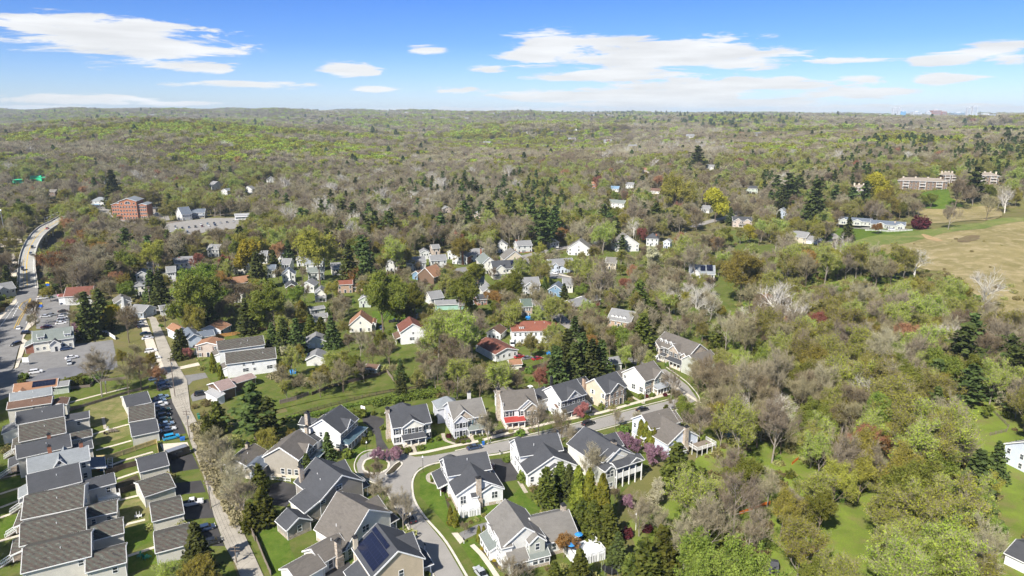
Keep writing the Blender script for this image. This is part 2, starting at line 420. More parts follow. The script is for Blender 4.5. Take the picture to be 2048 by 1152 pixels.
def paved(name,c,cracks=.5,var=.18,sc=.25,stain=.5):
 b = NB(name); p = b.pos()
 n = b.noise(p,sc,6); n2 = b.noise(p,6,3); n3 = b.noise(p,.06,3)
 col = b.mix(b.rng(n,.3,.7),dk(c,1 - var),dk(c,1 + var))
 col = b.mix(b.rng(n3,.5,.72,0,stain),col,dk(c,.62))
 col = b.mix(b.rng(n2,.3,.7,0,.3),col,dk(c,1.2))
 if cracks:
  v = b.n('ShaderNodeTexVoronoi',feature='DISTANCE_TO_EDGE'); v.inputs['Scale'].default_value = .16
  d = b.n('ShaderNodeVectorMath',operation='ADD'); b.l(p,d.inputs[0])
  nn = b.n('ShaderNodeTexNoise'); nn.inputs['Scale'].default_value = .5; b.l(p,nn.inputs['Vector'])
  sc2 = b.n('ShaderNodeVectorMath',operation='SCALE'); sc2.inputs[3].default_value = 3; b.l(nn.outputs[1],sc2.inputs[0]); b.l(sc2.outputs[0],d.inputs[1]); b.l(d.outputs[0],v.inputs['Vector'])
  col = b.mix(b.rng(v.outputs[0],.0,.012,cracks,0),col,dk(c,.4))
 return b.pr(col,.9,.2)
M['asphalt'] = paved('asphalt_grey',(.19,.185,.18),.35,stain=.25); M['asphalt_road'] = paved('asphalt_street',(.26,.245,.225),.4,.1,stain=.2); M['asphalt_dark'] = paved('asphalt_dark',(.055,.052,.052),.1,.25)
M['alley'] = paved('alley_concrete',(.33,.30,.25),.9,.2,stain=.45); M['roof_tar'] = paved('tar_roof',(.15,.15,.16),0); M['sidewalk'] = paved('sidewalk',(.54,.48,.39),0,.12,1.0,.3)
M['bridge_deck'] = paved('bridge_deck',(.33,.32,.29),.2,.1); M['stonepath'] = paved('stone_path',(.38,.34,.27),0,.3,2); M['paint_white'] = plain('road_paint_white',(.7,.7,.68),.8,var=.2,scale=3); M['paint_yellow'] = plain('road_paint_yellow',(.55,.36,.06),.8,var=.2,scale=3)
def ground(name,cols,s1,s2,mulch=None):
 """cols: dark green, mid green, dry"""
 b = NB(name); p = b.pos()
 n = b.noise(p,s1,6,.6,.5); n2 = b.noise(p,s2,5,.65); n3 = b.noise(p,5.0,3,.7)
 col = b.mix(b.rng(n,.36,.64,0,1),cols[0],cols[1])
 col = b.mix(b.rng(n2,.48,.68,0,.85),col,cols[2])
 col = b.mix(b.rng(n3,.35,.7,0,.5),col,dk(cols[0],.55))
 n4 = b.noise(p,1.3,4,.7); col = b.mix(b.rng(n4,.5,.7,0,.4),col,dk(cols[2],.9))
 return b.pr(col,1.0,.05,bump=n3,bs=.5,bd=.15)
M['lawn'] = ground('lawn_grass',((.085,.115,.022),(.125,.16,.034),(.17,.155,.06)),.12,.3)
M['lawn_rich'] = ground('mown_lawn',((.065,.115,.014),(.105,.165,.024),(.14,.17,.035)),.25,.6)
M['lawn_dry'] = ground('patchy_lawn',((.12,.14,.04),(.20,.19,.075),(.30,.24,.13)),.15,.3)
M['floor'] = ground('forest_floor',((.12,.125,.04),(.18,.17,.06),(.20,.155,.085)),.05,.11)
M['undergreen'] = ground('undergrowth_green',((.13,.175,.03),(.20,.265,.04),(.20,.17,.075)),.10,.16)
M['meadow'] = ground('dry_meadow',((.19,.165,.065),(.29,.24,.115),(.42,.34,.20)),.05,.13)
M['scrub'] = ground('dry_scrub',((.14,.10,.06),(.19,.14,.08),(.2,.19,.08)),.2,.4)
M['meadow_green'] = ground('green_meadow',((.11,.15,.035),(.17,.20,.055),(.26,.23,.10)),.05,.1)
M['dirt'] = ground('bare_dirt',((.36,.25,.13),(.44,.31,.17),(.22,.18,.08)),.15,.3)
M['mulch'] = ground('mulch_bed',((.055,.042,.032),(.085,.065,.05),(.06,.08,.03)),.6,1.2)
M['farfloor'] = ground('far_ground',((.11,.095,.045),(.14,.12,.06),(.12,.13,.045)),.01,.03)
M['water'] = plain('stream_water',(.045,.055,.06),.15,.5,var=.3,scale=.2); M['poolwater'] = plain('pool_water',(.04,.14,.14),.1,.5,var=.3,scale=.3)
# ------------------------------------------------------------------ ground, roads
def build_ground():
 rows = [-400,-100,100,311] + list(range(320,710,9))
 y = 710
 while y < 14000: rows.append(y); y *= 1.03
 cols = [-1.6 + 3.2 * i / 150 for i in range(151)]
 v = []; f = []; mi = []
 for yy in rows:
  for a in cols:
   x = a * (abs(yy) + 420)
   v.append((x,yy,tz(x,yy)))
 n = len(cols)
 for j in range(len(rows) - 1):
  for i in range(n - 1):
   f.append((j * n + i,j * n + i + 1,(j + 1) * n + i + 1,(j + 1) * n + i)); mi.append(1 if rows[j] > 780 else 0)
 me = bpy.data.meshes.new('ground'); me.from_pydata(v,[],f)
 me.materials.append(M['floor']); me.materials.append(M['farfloor']); me.polygons.foreach_set('material_index',mi)
 me.polygons.foreach_set('use_smooth',[True] * len(f)); me.update()
 tag(link('ground',me),kind='structure')
build_ground()
import bmesh
from mathutils.geometry import tessellate_polygon
LAYER = [0.0]
NOGO = []          # ground polygons (xy lists) that no scattered tree stands in
def inside(p,poly):
 x,y = p; c = False; j = len(poly) - 1
 for i in range(len(poly)):
  xi,yi = poly[i]; xj,yj = poly[j]
  if (yi > y) != (yj > y) and x < (xj - xi) * (y - yi) / (yj - yi) + xi: c = not c
  j = i
 return c
ORG = dict(lawn_dry=.03,meadow=.012,meadow_green=.03,dirt=.04,undergreen=.03,scrub=.06)
def drape(name,pts,mat,dz,kind='structure',block=True,extra=None):
 if mat in ORG and len(pts) > 3:      # natural edges for grass,beds and bare earth
  pts = [(p[0],p[1]) for p in pts]; c = catmull(pts[-1:] + pts + pts[:2],4)[4:-5]
  q = []; sz = math.sqrt(max((max(a for a,_ in c) - min(a for a,_ in c)) * (max(b for _,b in c) - min(b for _,b in c)),1)); k = min(ORG[mat] * sz,6)
  for i,(a,b) in enumerate(c): q.append((a + k * math.sin(a * .9 + b * 1.7 + i) * .6 + k * .4 * math.sin(b * 3.1),b + k * math.cos(a * 1.3 - b * .8 + i * 2) * .6 + k * .4 * math.sin(a * 2.3)))
  pts = q
 xy = [(p[0],p[1]) for p in pts]
 LAYER[0] += .0001; dz += LAYER[0]
 if block: NOGO.append(((min(a for a,_ in xy),max(a for a,_ in xy),min(b for _,b in xy),max(b for _,b in xy)),xy))
 bm = bmesh.new()
 vs = [bm.verts.new((x,y,dz)) for x,y in xy]
 for q in tessellate_polygon([[Vector((x,y,0)) for x,y in xy]]):
  try: bm.faces.new([vs[i] for i in q])
  except ValueError: pass
 bm.normal_update()
 if any(tz(x,y) > .05 for x,y in xy) or max(y for _,y in xy) > 320:
  dz = max(dz,.25) + LAYER[0] * 3
  for _ in range(7):
   e = [e for e in bm.edges if e.calc_length() > 7]
   if not e: break
   bmesh.ops.subdivide_edges(bm,edges=e,cuts=1)
   bmesh.ops.triangulate(bm,faces=bm.faces[:])
  for v in bm.verts: v.co.z = tz(v.co.x,v.co.y) + dz
 for fc in bm.faces:
  if fc.normal.z < 0: fc.normal_flip()
 me = bpy.data.meshes.new(name); bm.to_mesh(me); bm.free(); me.materials.append(M[mat])
 o = link(name,me)
 if kind: tag(o,kind=kind)
 return o
def patch(name,t,pts,mat,dz,**k): return drape(name,[GT(t,x,y) for x,y in pts],mat,dz,**k)
def catmull(p,n=6):
 out = []
 for i in range(len(p) - 1):
  a,b,c,d = p[max(i - 1,0)],p[i],p[i + 1],p[min(i + 2,len(p) - 1)]
  for k in range(n):
   t = k / n
   out.append(tuple(.5 * (2 * b[j] + (c[j] - a[j]) * t + (2 * a[j] - 5 * b[j] + 4 * c[j] - d[j]) * t * t + (3 * b[j] - a[j] - 3 * c[j] + d[j]) * t ** 3) for j in range(len(b))))
 out.append(tuple(p[-1])); return out
def offset(line,w):
 L = []; Rr = []
 for i,p in enumerate(line):
  a = line[max(i - 1,0)]; b = line[min(i + 1,len(line) - 1)]
  dx,dy = b[0] - a[0],b[1] - a[1]; l = math.hypot(dx,dy) or 1
  L.append((p[0] - dy / l * w,p[1] + dx / l * w)); Rr.append((p[0] + dy / l * w,p[1] - dx / l * w))
 return L,Rr
def ribbon(name,t,pts,width,mat,dz,smooth=True,kind='structure',block=True):
 p = [tuple(GT(t,x,y))[:2] for x,y in pts]
 return ribbon_w(name,p,width,mat,dz,smooth,kind,block)
def ribbon_w(name,p,width,mat,dz,smooth=True,kind='structure',block=True):
 if smooth: p = catmull(p)
 L,Rr = offset(p,width / 2)
 m = MB(); hill = max(q[1] for q in p) > 320
 LAYER[0] += .0001; d = (max(dz,.4) if hill else dz) + LAYER[0]
 for i in range(len(p) - 1):
  m.poly([(*q,tz(*q) + d) for q in (Rr[i],Rr[i + 1],L[i + 1],L[i])])
 if block:
  xy = L + Rr[::-1]; NOGO.append(((min(a for a,_ in xy),max(a for a,_ in xy),min(b for _,b in xy),max(b for _,b in xy)),xy))
 o = m.build(name,M[mat])
 return tag(o,kind=kind) if kind else o
def kerb(t,pts,smooth=True,w=.28,h=.14,name='kerb'):
 p = [tuple(GT(t,x,y))[:2] for x,y in pts]
 if smooth: p = catmull(p)
 L,Rr = offset(p,w / 2); m = MB()
 for i in range(len(p) - 1):
  a,b,c,d = Rr[i],Rr[i + 1],L[i + 1],L[i]
  m.poly([(*q,h + .06) for q in (a,b,c,d)])
  m.poly([(*a,0),(*b,0),(*b,h + .06),(*a,h + .06)]); m.poly([(*c,0),(*d,0),(*d,h + .06),(*c,h + .06)])
 return tag(m.build(name,M['kerb']),kind='structure')
# broad surfaces
patch('town_grass','0',[(330,580),(600,520),(900,510),(1250,500),(1420,470),(1520,470),(1500,640),(1400,690),(1200,690),(1080,745),(860,770),(640,800),(470,840),(380,700)],'lawn',.012,block=False)
patch('row_yard_grass','0',[(-60,850),(0,800),(130,775),(250,748),(345,735),(372,860),(420,1000),(475,1152),(480,1260),(-60,1260)],'lawn',.016,block=True)
patch('plot_grass','0',[(520,1230),(440,960),(470,850),(640,806),(860,772),(1080,750),(1200,700),(1330,690),(1400,740),(1420,800),(1330,900),(1240,990),(1200,1230)],'lawn',.02,block=False)
for pts in [[(1635,1200),(1640,1060),(1668,1012),(1710,1000),(1748,1030),(1775,1070),(1770,1200)],[(1880,860),(1950,812),(1995,815),(2030,870),(2000,930),(1900,905)],[(1996,975),(2060,965),(2060,1075),(1996,1060)],[(1420,1140),(1470,1075),(1480,1120),(1450,1200)]]:
 patch('lawn','0',pts,'lawn_rich',.03)
for pts in [[(780,420),(800,345),(870,310),(950,430),(900,520),(790,560)],[(830,150),(1180,100),(1190,170),(860,225)],[(850,40),(960,25),(1060,70),(1000,110),(860,100)],[(200,300),(330,300),(330,390),(210,400)],[(340,490),(460,490),(530,560),(390,570)]]:
 patch('lawn','O',pts,'lawn',.03)
patch('lawn','N',[(1000,320),(1150,305),(1150,370),(1010,370)],'lawn',.03)
patch('lawn','N',[(1380,300),(1475,300),(1475,400),(1380,400)],'lawn',.03)
for pts in [[(0,480),(350,500),(340,560),(0,560)],[(850,650),(1300,640),(1300,720),(860,745)],[(620,1010),(1200,880),(1260,900),(1250,950),(660,1075)]]:
 pass
patch('lawn','M',[(1135,500),(1300,490),(1475,510),(1475,560),(1140,560)],'lawn_rich',.03)
patch('lawn','M',[(620,1040),(900,970),(1080,900),(1235,865),(1265,945),(900,1020),(660,1085)],'lawn',.03)
patch('lawn','M',[(500,640),(740,570),(760,600),(560,640)],'lawn_rich',.03)
patch('bare_dirt','M',[(1130,775),(1260,760),(1420,770),(1440,840),(1380,890),(1300,880),(1290,830),(1150,800)],'dirt',.035)
patch('lawn','N',[(0,740),(250,730),(240,640),(0,640)],'lawn',.028)
patch('dry_yard','N',[(830,800),(1000,770),(1010,830),(820,850)],'lawn_dry',.03)
patch('lawn','N',[(600,540),(780,560),(760,600),(620,560)],'lawn',.03)
patch('meadow','Q',[(290,445),(600,365),(900,325),(1200,285),(1475,250),(1700,240),(1750,1060),(1475,960),(1300,800),(1180,660),(980,560),(760,520),(560,490),(330,470)],'meadow',.3)
patch('green_meadow','Q',[(300,438),(600,358),(900,318),(1200,278),(1475,243),(1700,232),(1700,262),(1475,272),(1220,310),(1000,345),(760,400),(500,432)],'meadow_green',.45)
patch('meadow_scrape','Q',[(885,350),(905,345),(1000,378),(980,386),(920,375)],'dirt',.5)
patch('meadow_scrape','Q',[(1090,380),(1120,362),(1150,352),(1190,350),(1220,355),(1212,372),(1170,384),(1130,392)],'scrub',.5)
patch('hill_lawn','Q',[(830,170),(900,100),(1030,75),(1050,130),(1130,180),(1020,200),(880,190)],'lawn_rich',.3)
patch('hill_meadow','Q',[(880,205),(1130,190),(1340,200),(1330,245),(1200,262),(930,275),(890,240)],'meadow',.3)
patch('ranch_lawn','Q',[(340,400),(370,305),(440,305),(790,320),(880,300),(840,325),(560,372),(400,400)],'lawn_rich',.3)
patch('stream','O',[(755,605),(800,600),(870,625),(880,650),(930,730),(915,740),(870,660),(780,650)],'water',.03)
patch('undergrowth','0',[(1290,1200),(1290,1010),(1420,870),(1450,800),(1420,720),(1440,640),(1560,560),(1760,545),(1900,600),(2080,690),(2080,1200)],'undergreen',.014,block=False)
# row-yard details
for pts in [[(0,600),(100,570),(112,620),(0,650)],[(0,670),(110,640),(105,690),(0,725)],[(0,760),(108,725),(105,760),(0,795)],[(0,860),(110,840),(112,930),(0,960)],[(600,900),(740,870),(775,975),(610,1040)],[(500,540),(700,480),(760,500),(520,560)],[(620,1060),(790,1020),(800,1085),(640,1150)]]:
 patch('lawn','A',pts,'lawn_rich',.024)
for pts in [[(440,290),(640,235),(660,290),(655,350),(440,390)],[(440,440),(640,390),(665,430),(470,490)],[(570,800),(730,760),(760,870),(600,905)]]:
 patch('patchy_grass','A',pts,'lawn_dry',.026)
for pts in [[(0,655),(110,632)],[(0,735),(110,700)],[(0,805),(105,765)],[(0,855),(90,825)],[(0,975),(100,945)],[(340,272),(500,230),(660,190)],[(440,440),(560,405),(660,378)],[(490,512),(600,482),(670,462)],
   [(560,590),(640,560),(780,520)],[(560,780),(640,758),(735,735)],[(590,912),(660,885),(740,865)],[(610,1065),(700,1035),(790,1005)],[(545,672),(620,650),(710,620)]]:
 ribbon('garden_path','A',pts,1.0,'sidewalk',.05,smooth=False)
patch('garden_path','A',[(517,345),(533,343),(545,400),(529,404)],'stonepath',.05)
patch('garden_bed','A',[(565,690),(700,635),(722,680),(600,730),(560,720)],'mulch',.03)
patch('garden_bed','A',[(500,585),(620,565),(640,600),(520,620)],'mulch',.03)
# roads
AL_L = [(250,620 - 4),(299,639),(311,683),(324,727),(338,775),(345,806),(371,857),(388,904),(408,955),(428,1033),(451,1096),(470,1128),(505,1215)]
AL_R = [(265,616),(313,637),(335,685),(353,727),(374,761),(381,820),(400,857),(416,912),(439,975),(467,1026),(490,1073),(510,1116),(548,1200)]
patch('alley','0',AL_L + AL_R[::-1],'alley',.06)
ribbon('cross_street','S',[(700,820),(830,800),(910,780),(1030,768)],6,'alley',.065)
ribbon('side_street','S',[(910,785),(1010,700),(1030,640),(980,600),(960,560)],5.5,'asphalt_road',.06)
patch('street','0',[(955,1200),(890,1088),(848,1037),(828,1005),(822,980),(824,955),(838,936),(880,922),(1000,905),(1050,893),(1140,872),(1200,858),(1258,842),(1330,822),(1362,815),
      (1396,800),(1376,772),(1352,753),(1330,738),(1308,742),(1318,757),(1352,783),(1356,797),(1340,801),(1240,826),(1100,862),(1000,884),(905,904),(860,912),(830,914),(800,905),(770,905),(740,903),
      (722,912),(713,928),(716,945),(735,958),(768,975),(790,1010),(812,1045),(835,1085),(870,1150),(885,1200)],'asphalt_road',.06)
patch('traffic_island','0',[(727,933),(732,922),(748,916),(766,918),(776,927),(774,938),(760,946),(742,946),(730,941)],'lawn',.20)
kerb('0',[(727,933),(732,922),(748,916),(766,918),(776,927),(774,938),(760,946),(742,946),(730,941),(727,933)],w=1.0)
patch('traffic_island','0',[(772,948),(790,930),(800,924),(803,930),(788,946),(776,951)],'mulch',.20)
kerb('0',[(772,948),(790,930),(800,924),(803,930),(788,946),(776,951),(772,948)],w=.6)
kerb('0',[(960,1200),(895,1088),(852,1037),(831,1005),(825,980),(827,957),(842,939),(882,925),(1000,908),(1050,896)],w=.5)
kerb('0',[(1170,868),(1258,845),(1330,825),(1362,818),(1399,802),(1379,770),(1354,750),(1333,735)])
kerb('0',[(910,902),(1000,882),(1100,860),(1240,824),(1338,799)])
kerb('0',[(883,1200),(866,1150),(832,1085),(809,1045),(787,1010),(765,976),(733,960),(713,946),(709,928),(719,910),(738,901),(768,902)])
ribbon('sidewalk','0',[(818,909),(850,905),(905,893),(960,882),(1010,868),(1100,846),(1200,826),(1300,798),(1345,786)],1.5,'sidewalk',.10,smooth=False)
ribbon('sidewalk','0',[(782,1050),(806,1075),(830,1105),(862,1150),(880,1200)],1.4,'sidewalk',.10,smooth=False)
ribbon('sidewalk','0',[(1330,762),(1352,775),(1400,806)],1.3,'sidewalk',.07)
ribbon('sidewalk','3',[(440,890),(520,970),(600,1080),(660,1170)],1.2,'sidewalk',.09,smooth=False)
patch('driveway_apron','3',[(265,790),(320,788),(375,855),(340,885)],'sidewalk',.11)
for t,pts,mt in [('1',[(1390,320),(1480,280),(1560,300),(1640,330),(1640,380),(1590,420),(1620,560),(1690,670),(1560,690),(1540,520),(1470,420),(1400,370)],'asphalt_dark'),
     ('B',[(330,690),(420,670),(490,690),(490,740),(440,800),(370,790)],'asphalt_dark'),('2',[(310,950),(580,880),(650,960),(720,1020),(905,990),(960,1149),(950,1240),(290,1240),(300,1140),(350,1060)],'asphalt_dark'),
     ('C',[(320,560),(470,545),(500,600),(480,660),(400,675),(345,640)],'asphalt_dark'),('3',[(590,690),(480,720),(330,790),(370,850),(470,800),(620,740)],'asphalt'),('3',[(580,185),(640,165),(830,185),(860,230),(820,340),(700,360),(590,290)],'asphalt_dark'),
     ('C',[(330,420),(400,400),(440,440),(340,455)],'asphalt_dark'),('5',[(700,690),(830,790),(740,800),(690,740)],'asphalt_dark'),('5',[(1240,110),(1420,80),(1500,190),(1370,215)],'asphalt_dark'),('5',[(1070,150),(1170,115),(1320,220),(1230,240)],'asphalt'),
     ('A',[(770,270),(880,245),(950,425),(810,450)],'asphalt_dark'),('A',[(815,480),(955,470),(975,520),(840,530)],'sidewalk'),('A',[(860,560),(980,530),(1015,605),(880,625)],'asphalt_dark'),('A',[(885,680),(1025,665),(1050,725),(895,740)],'asphalt_dark'),
     ('A',[(935,790),(1060,760),(1098,855),(945,865)],'asphalt_dark'),('A',[(1010,920),(1110,905),(1145,1000),(1040,1000)],'asphalt_dark'),('A',[(1225,1090),(1305,1060),(1330,1152),(1250,1152)],'asphalt_dark'),
     ('8',[(660,690),(1010,640),(1040,680),(760,745),(720,790),(680,740)],'asphalt'),('8',[(740,900),(770,870),(980,850),(1010,900),(760,960)],'asphalt'),('8',[(600,600),(930,525),(940,560),(620,625)],'sidewalk'),
     ('M',[(630,770),(730,745),(760,790),(650,820)],'asphalt'),('M',[(850,715),(1000,690),(1100,640),(1150,640),(1100,690),(990,725),(860,745)],'asphalt'),('M',[(1140,575),(1240,560),(1240,600),(1140,610)],'asphalt'),('M',[(1330,540),(1475,480),(1475,515),(1350,560)],'asphalt'),
     ('N',[(270,490),(340,480),(360,520),(290,520)],'asphalt'),('N',[(420,260),(570,235),(570,275),(440,290)],'asphalt'),('N',[(985,270),(1060,270),(1150,310),(1010,310)],'asphalt')]:
 patch('driveway',t,pts,mt,.045)
patch('parking_lot','S',[(205,700),(330,690),(430,720),(400,760),(400,890),(210,890),(200,790)],'asphalt',.05)
patch('parking_lot','S',[(90,1110),(190,1020),(440,975),(650,950),(680,1110),(400,1120),(0,1300),(-40,1180)],'asphalt',.05)
patch('flat_roof_terrace','A',[(150,150),(250,95),(590,60),(580,100),(320,150),(150,155)],'roof_tar',.06)
patch('parking_lot','S',[(800,810),(830,805),(960,1149),(880,1149),(820,900)],'sidewalk',.05)
patch('main_road','S',[(-60,1250),(-60,840),(0,830),(60,745),(100,690),(103,600),(222,600),(220,680),(190,790),(150,900),(135,940),(105,1010),(80,1110),(30,1180),(0,1230)],'asphalt',.06)
patch('sidewalk','S',[(-60,800),(0,800),(95,715),(97,735),(0,835),(-60,845)],'sidewalk',.08)
patch('sidewalk','S',[(225,700),(205,790),(215,850),(165,890),(135,945),(160,960),(105,1110),(85,1120),(140,900),(195,790),(215,700)],'sidewalk',.08)
for pts in [[(0,880),(105,735)],[(20,1060),(60,990)],[(105,965),(85,1060)],[(150,860),(205,730)],[(40,905),(60,850)],[(0,915),(130,905)]]:
 ribbon('lane_marking','S',pts,.25,'paint_white',.075,smooth=False)
for k in range(7):
 ribbon('crosswalk_marking','S',[(5 + k * 19,974),(15 + k * 19,962)],.6,'paint_white',.075,smooth=False)
for k in range(6): ribbon('lane_marking','S',[(70 + k * 7,830 - k * 13),(73 + k * 7,823 - k * 13)],.4,'paint_white',.075,smooth=False)
for pts in [[(82,890),(110,830),(150,770),(175,715)],[(95,890),(120,835),(158,770),(180,715)],[(110,770),(130,740),(175,715)],[(110,770),(130,785)],[(0,1110),(8,1130)]]:
 ribbon('lane_marking','S',pts,.3,'paint_yellow',.076,smooth=False)
ribbon('valley_road','K',[(470,790),(540,735),(580,680),(640,620),(690,585),(690,565),(650,552)],8,'asphalt_road',.3)
patch('under_road','S',[(225,620),(235,520),(260,430),(280,370),(340,320),(360,340),(320,400),(305,470),(280,530),(250,620)],'asphalt_dark',.04)
patch('rail_yard','S',[(0,360),(120,370),(130,390),(0,420),(-50,420),(-50,360)],'sidewalk',.05)
patch('works_yard','S',[(-50,450),(80,455),(100,500),(95,590),(-50,600)],'sidewalk',.05)
patch('station_lot','S',[(800,330),(960,280),(1200,250),(1480,245),(1480,300),(1250,320),(1080,350),(850,360)],'asphalt_road',.05)
ribbon('rail_bed','S',[(560,370),(700,345),(840,310),(1000,272),(1230,235),(1330,228)],6,'wood',.06)
patch('office_lot','S',[(560,190),(640,160),(640,230),(740,250),(800,245),(850,190),(950,190),(980,260),(800,285),(540,240)],'asphalt_road',.05)
for pts,w_ in [([(700,215),(760,210),(850,190),(960,160),(1050,140),(1180,118),(1290,100),(1400,68),(1560,30),(1720,0),(1850,-20)],9)]:
 ribbon('upper_road','N',pts,w_,'asphalt_road',.06)
ribbon('upper_road','V',[(1650,870),(1760,835),(1880,808),(1960,775),(1995,760)],8,'asphalt_road',.06)
ribbon('side_street','N',[(865,430),(960,470),(1040,520),(1110,575),(1180,620)],6.5,'asphalt_road',.06)
ribbon('side_street','N',[(865,430),(760,400),(640,350),(560,260)],5,'asphalt_road',.055)
ribbon('driveway','Q',[(370,280),(440,298),(560,312),(700,322),(800,312)],3.5,'asphalt_road',.3)
ribbon('driveway','Q',[(290,392),(350,385),(390,362),(370,340)],4,'asphalt_road',.3)
patch('driveway','Q',[(490,275),(560,270),(600,300),(580,312),(500,300)],'asphalt_road',.32)
patch('pool_terrace','E',[(925,420),(1060,395),(1190,395),(1225,415),(1120,440),(940,455)],'sidewalk',.05)
patch('pool_terrace','E',[(965,352),(1005,350),(1070,388),(1000,400)],'sidewalk',.05)
patch('pool','E',[(1050,415),(1110,402),(1160,418),(1080,432)],'poolwater',.07)
# mulch beds and lawns round the cul-de-sac
for t,pts,mt in [('4',[(900,830),(1130,800),(1240,890),(1160,920),(1010,905),(930,870)],'mulch'),('4',[(270,900),(520,870),(540,1000),(400,1010),(270,960)],'mulch'),('4',[(1500,740),(1760,690),(1830,790),(1600,810),(1530,780)],'mulch'),
     ('4',[(620,840),(900,790),(960,890),(600,990),(540,960)],'lawn_rich'),('3',[(0,290),(60,260),(200,380),(260,560),(330,720),(300,780),(260,770),(130,620),(0,480)],'lawn_rich'),('3',[(560,560),(720,540),(850,400),(900,470),(1030,590),(880,640),(640,600),(500,700),(420,700)],'lawn_rich'),
     ('3',[(340,880),(460,830),(660,1152),(640,1200),(480,1100)],'lawn_rich'),('B',[(290,930),(370,900),(420,910),(590,860),(620,880),(450,935),(460,1010),(510,1110),(480,1200),(400,1200)],'lawn_rich'),('B',[(650,1065),(740,1040),(800,1030),(790,1080),(720,1095)],'lawn_rich'),
     ('1',[(1180,740),(1300,640),(1420,660),(1440,710),(1330,790),(1220,810)],'lawn_rich'),('5',[(1030,700),(1180,600),(1310,640),(1300,680),(1080,740)],'lawn_rich'),('3',[(480,890),(620,1010),(720,1110),(650,1090),(540,960)],'mulch'),('3',[(200,440),(260,560),(330,730),(270,720),(230,560)],'mulch'),
     ('1',[(850,320),(1250,180),(1900,50),(2048,20),(2048,60),(1500,130),(1000,240),(860,320)],'mulch')]:
 patch('lawn' if mt == 'lawn_rich' else 'planting_bed',t,pts,mt,.034 if mt == 'lawn_rich' else .05)
for t,pts in [('4',[(490,930),(520,1010)]),('4',[(1140,810),(1190,890)]),('4',[(1740,690),(1790,780)]),('4',[(830,780),(860,860),(1010,910)]),('5',[(1160,590),(1300,670)]),('3',[(150,375),(80,350),(70,300),(130,270)]),('3',[(840,350),(900,450)])]:
 ribbon('garden_path',t,pts,1.1,'stonepath',.08)
# ------------------------------------------------------------------ bridge
def bridge():
 L = [(100,650,0),(101,600,1.4),(107,510,3.4),(128,430,5.2),(168,358,6.6),(222,305,7),(290,270,7),(352,232,6.5),(400,190,5.6),(438,150,4.4),(470,118,3.2)]
 Rr = [(222,660,0),(213,590,1.6),(204,520,3.4),(210,440,5.2),(238,375,6.6),(282,326,7),(335,290,7),(395,252,6.5),(428,215,5.6),(455,170,4.4),(482,130,3.2)]
 l = catmull([tuple(GT('S',x,y,z)) for x,y,z in L],4); r = catmull([tuple(GT('S',x,y,z)) for x,y,z in Rr],4)
 root = empty('road_bridge',(l[0][0],l[0][1],0),0,'long curved concrete road bridge carrying two lanes over the rail yard','bridge')
 o0 = Vector((l[0][0],l[0][1],0))
 loc = lambda p,dz=0: tuple(Vector(p) - o0 + Vector((0,0,dz)))
 lerp = lambda a,b,t: tuple(a[i] * (1 - t) + b[i] * t for i in range(3))
 m = MB(); n = len(l)
 for i in range(n - 1):
  m.poly([loc(p,.08) for p in (r[i],r[i + 1],l[i + 1],l[i])])
  m.poly([loc(l[i],.07),loc(l[i + 1],.07),loc(l[i + 1],-1.3),loc(l[i],-1.3)]); m.poly([loc(r[i + 1],.07),loc(r[i],.07),loc(r[i],-1.3),loc(r[i + 1],-1.3)])
  m.poly([loc(l[i],-1.3),loc(l[i + 1],-1.3),loc(r[i + 1],-1.3),loc(r[i],-1.3)])
 m.build('deck',M['bridge_deck'],root)
 for e,s in ((l,-1),(r,1)):
  m = MB()
  for i in range(n - 1):
   a = lerp(l[i],r[i],-.012 if s < 0 else 1.012); b = lerp(l[i + 1],r[i + 1],-.012 if s < 0 else 1.012)
   a2 = lerp(l[i],r[i],.025 if s < 0 else .975); b2 = lerp(l[i + 1],r[i + 1],.025 if s < 0 else .975)
   for q in ([loc(a,1.1),loc(b,1.1),loc(b2,1.1),loc(a2,1.1)],[loc(a,.06),loc(b,.06),loc(b,1.1),loc(a,1.1)],[loc(a2,.1),loc(b2,.1),loc(b2,1.1),loc(a2,1.1)]): m.poly(q)
  m.build('parapet',M['bridgecon'],root)
 for t0,mt,w_ in ((.47,'paint_yellow',.013),(.50,'paint_yellow',.013),(.12,'paint_white',.01),(.88,'paint_white',.01),(.30,'paint_yellow',.01)):
  m = MB()
  for i in range(n - 1): m.poly([loc(p,.1) for p in (lerp(l[i],r[i],t0 + w_),lerp(l[i + 1],r[i + 1],t0 + w_),lerp(l[i + 1],r[i + 1],t0 - w_),lerp(l[i],r[i],t0 - w_))])
  m.build('lane_marking',M[mt],root)
 for i in range(10,n - 8,3):
  m = MB()
  for t0 in (.15,.5,.85):
   p = lerp(l[i],r[i],t0); m.tube(loc((p[0],p[1],0)),loc(p,-1.3),.6,n=8,cap=False)
  m.bar(loc(lerp(l[i],r[i],.02),-1.9),loc(lerp(l[i],r[i],.98),-1.9),1.2,1.15)
  m.build('pier',M['bridgecon'],root)
 xy = [(p[0],p[1]) for p in l] + [(p[0],p[1]) for p in r[::-1]]
 NOGO.append(((min(a for a,_ in xy),max(a for a,_ in xy),min(b for _,b in xy),max(b for _,b in xy)),xy))
bridge()
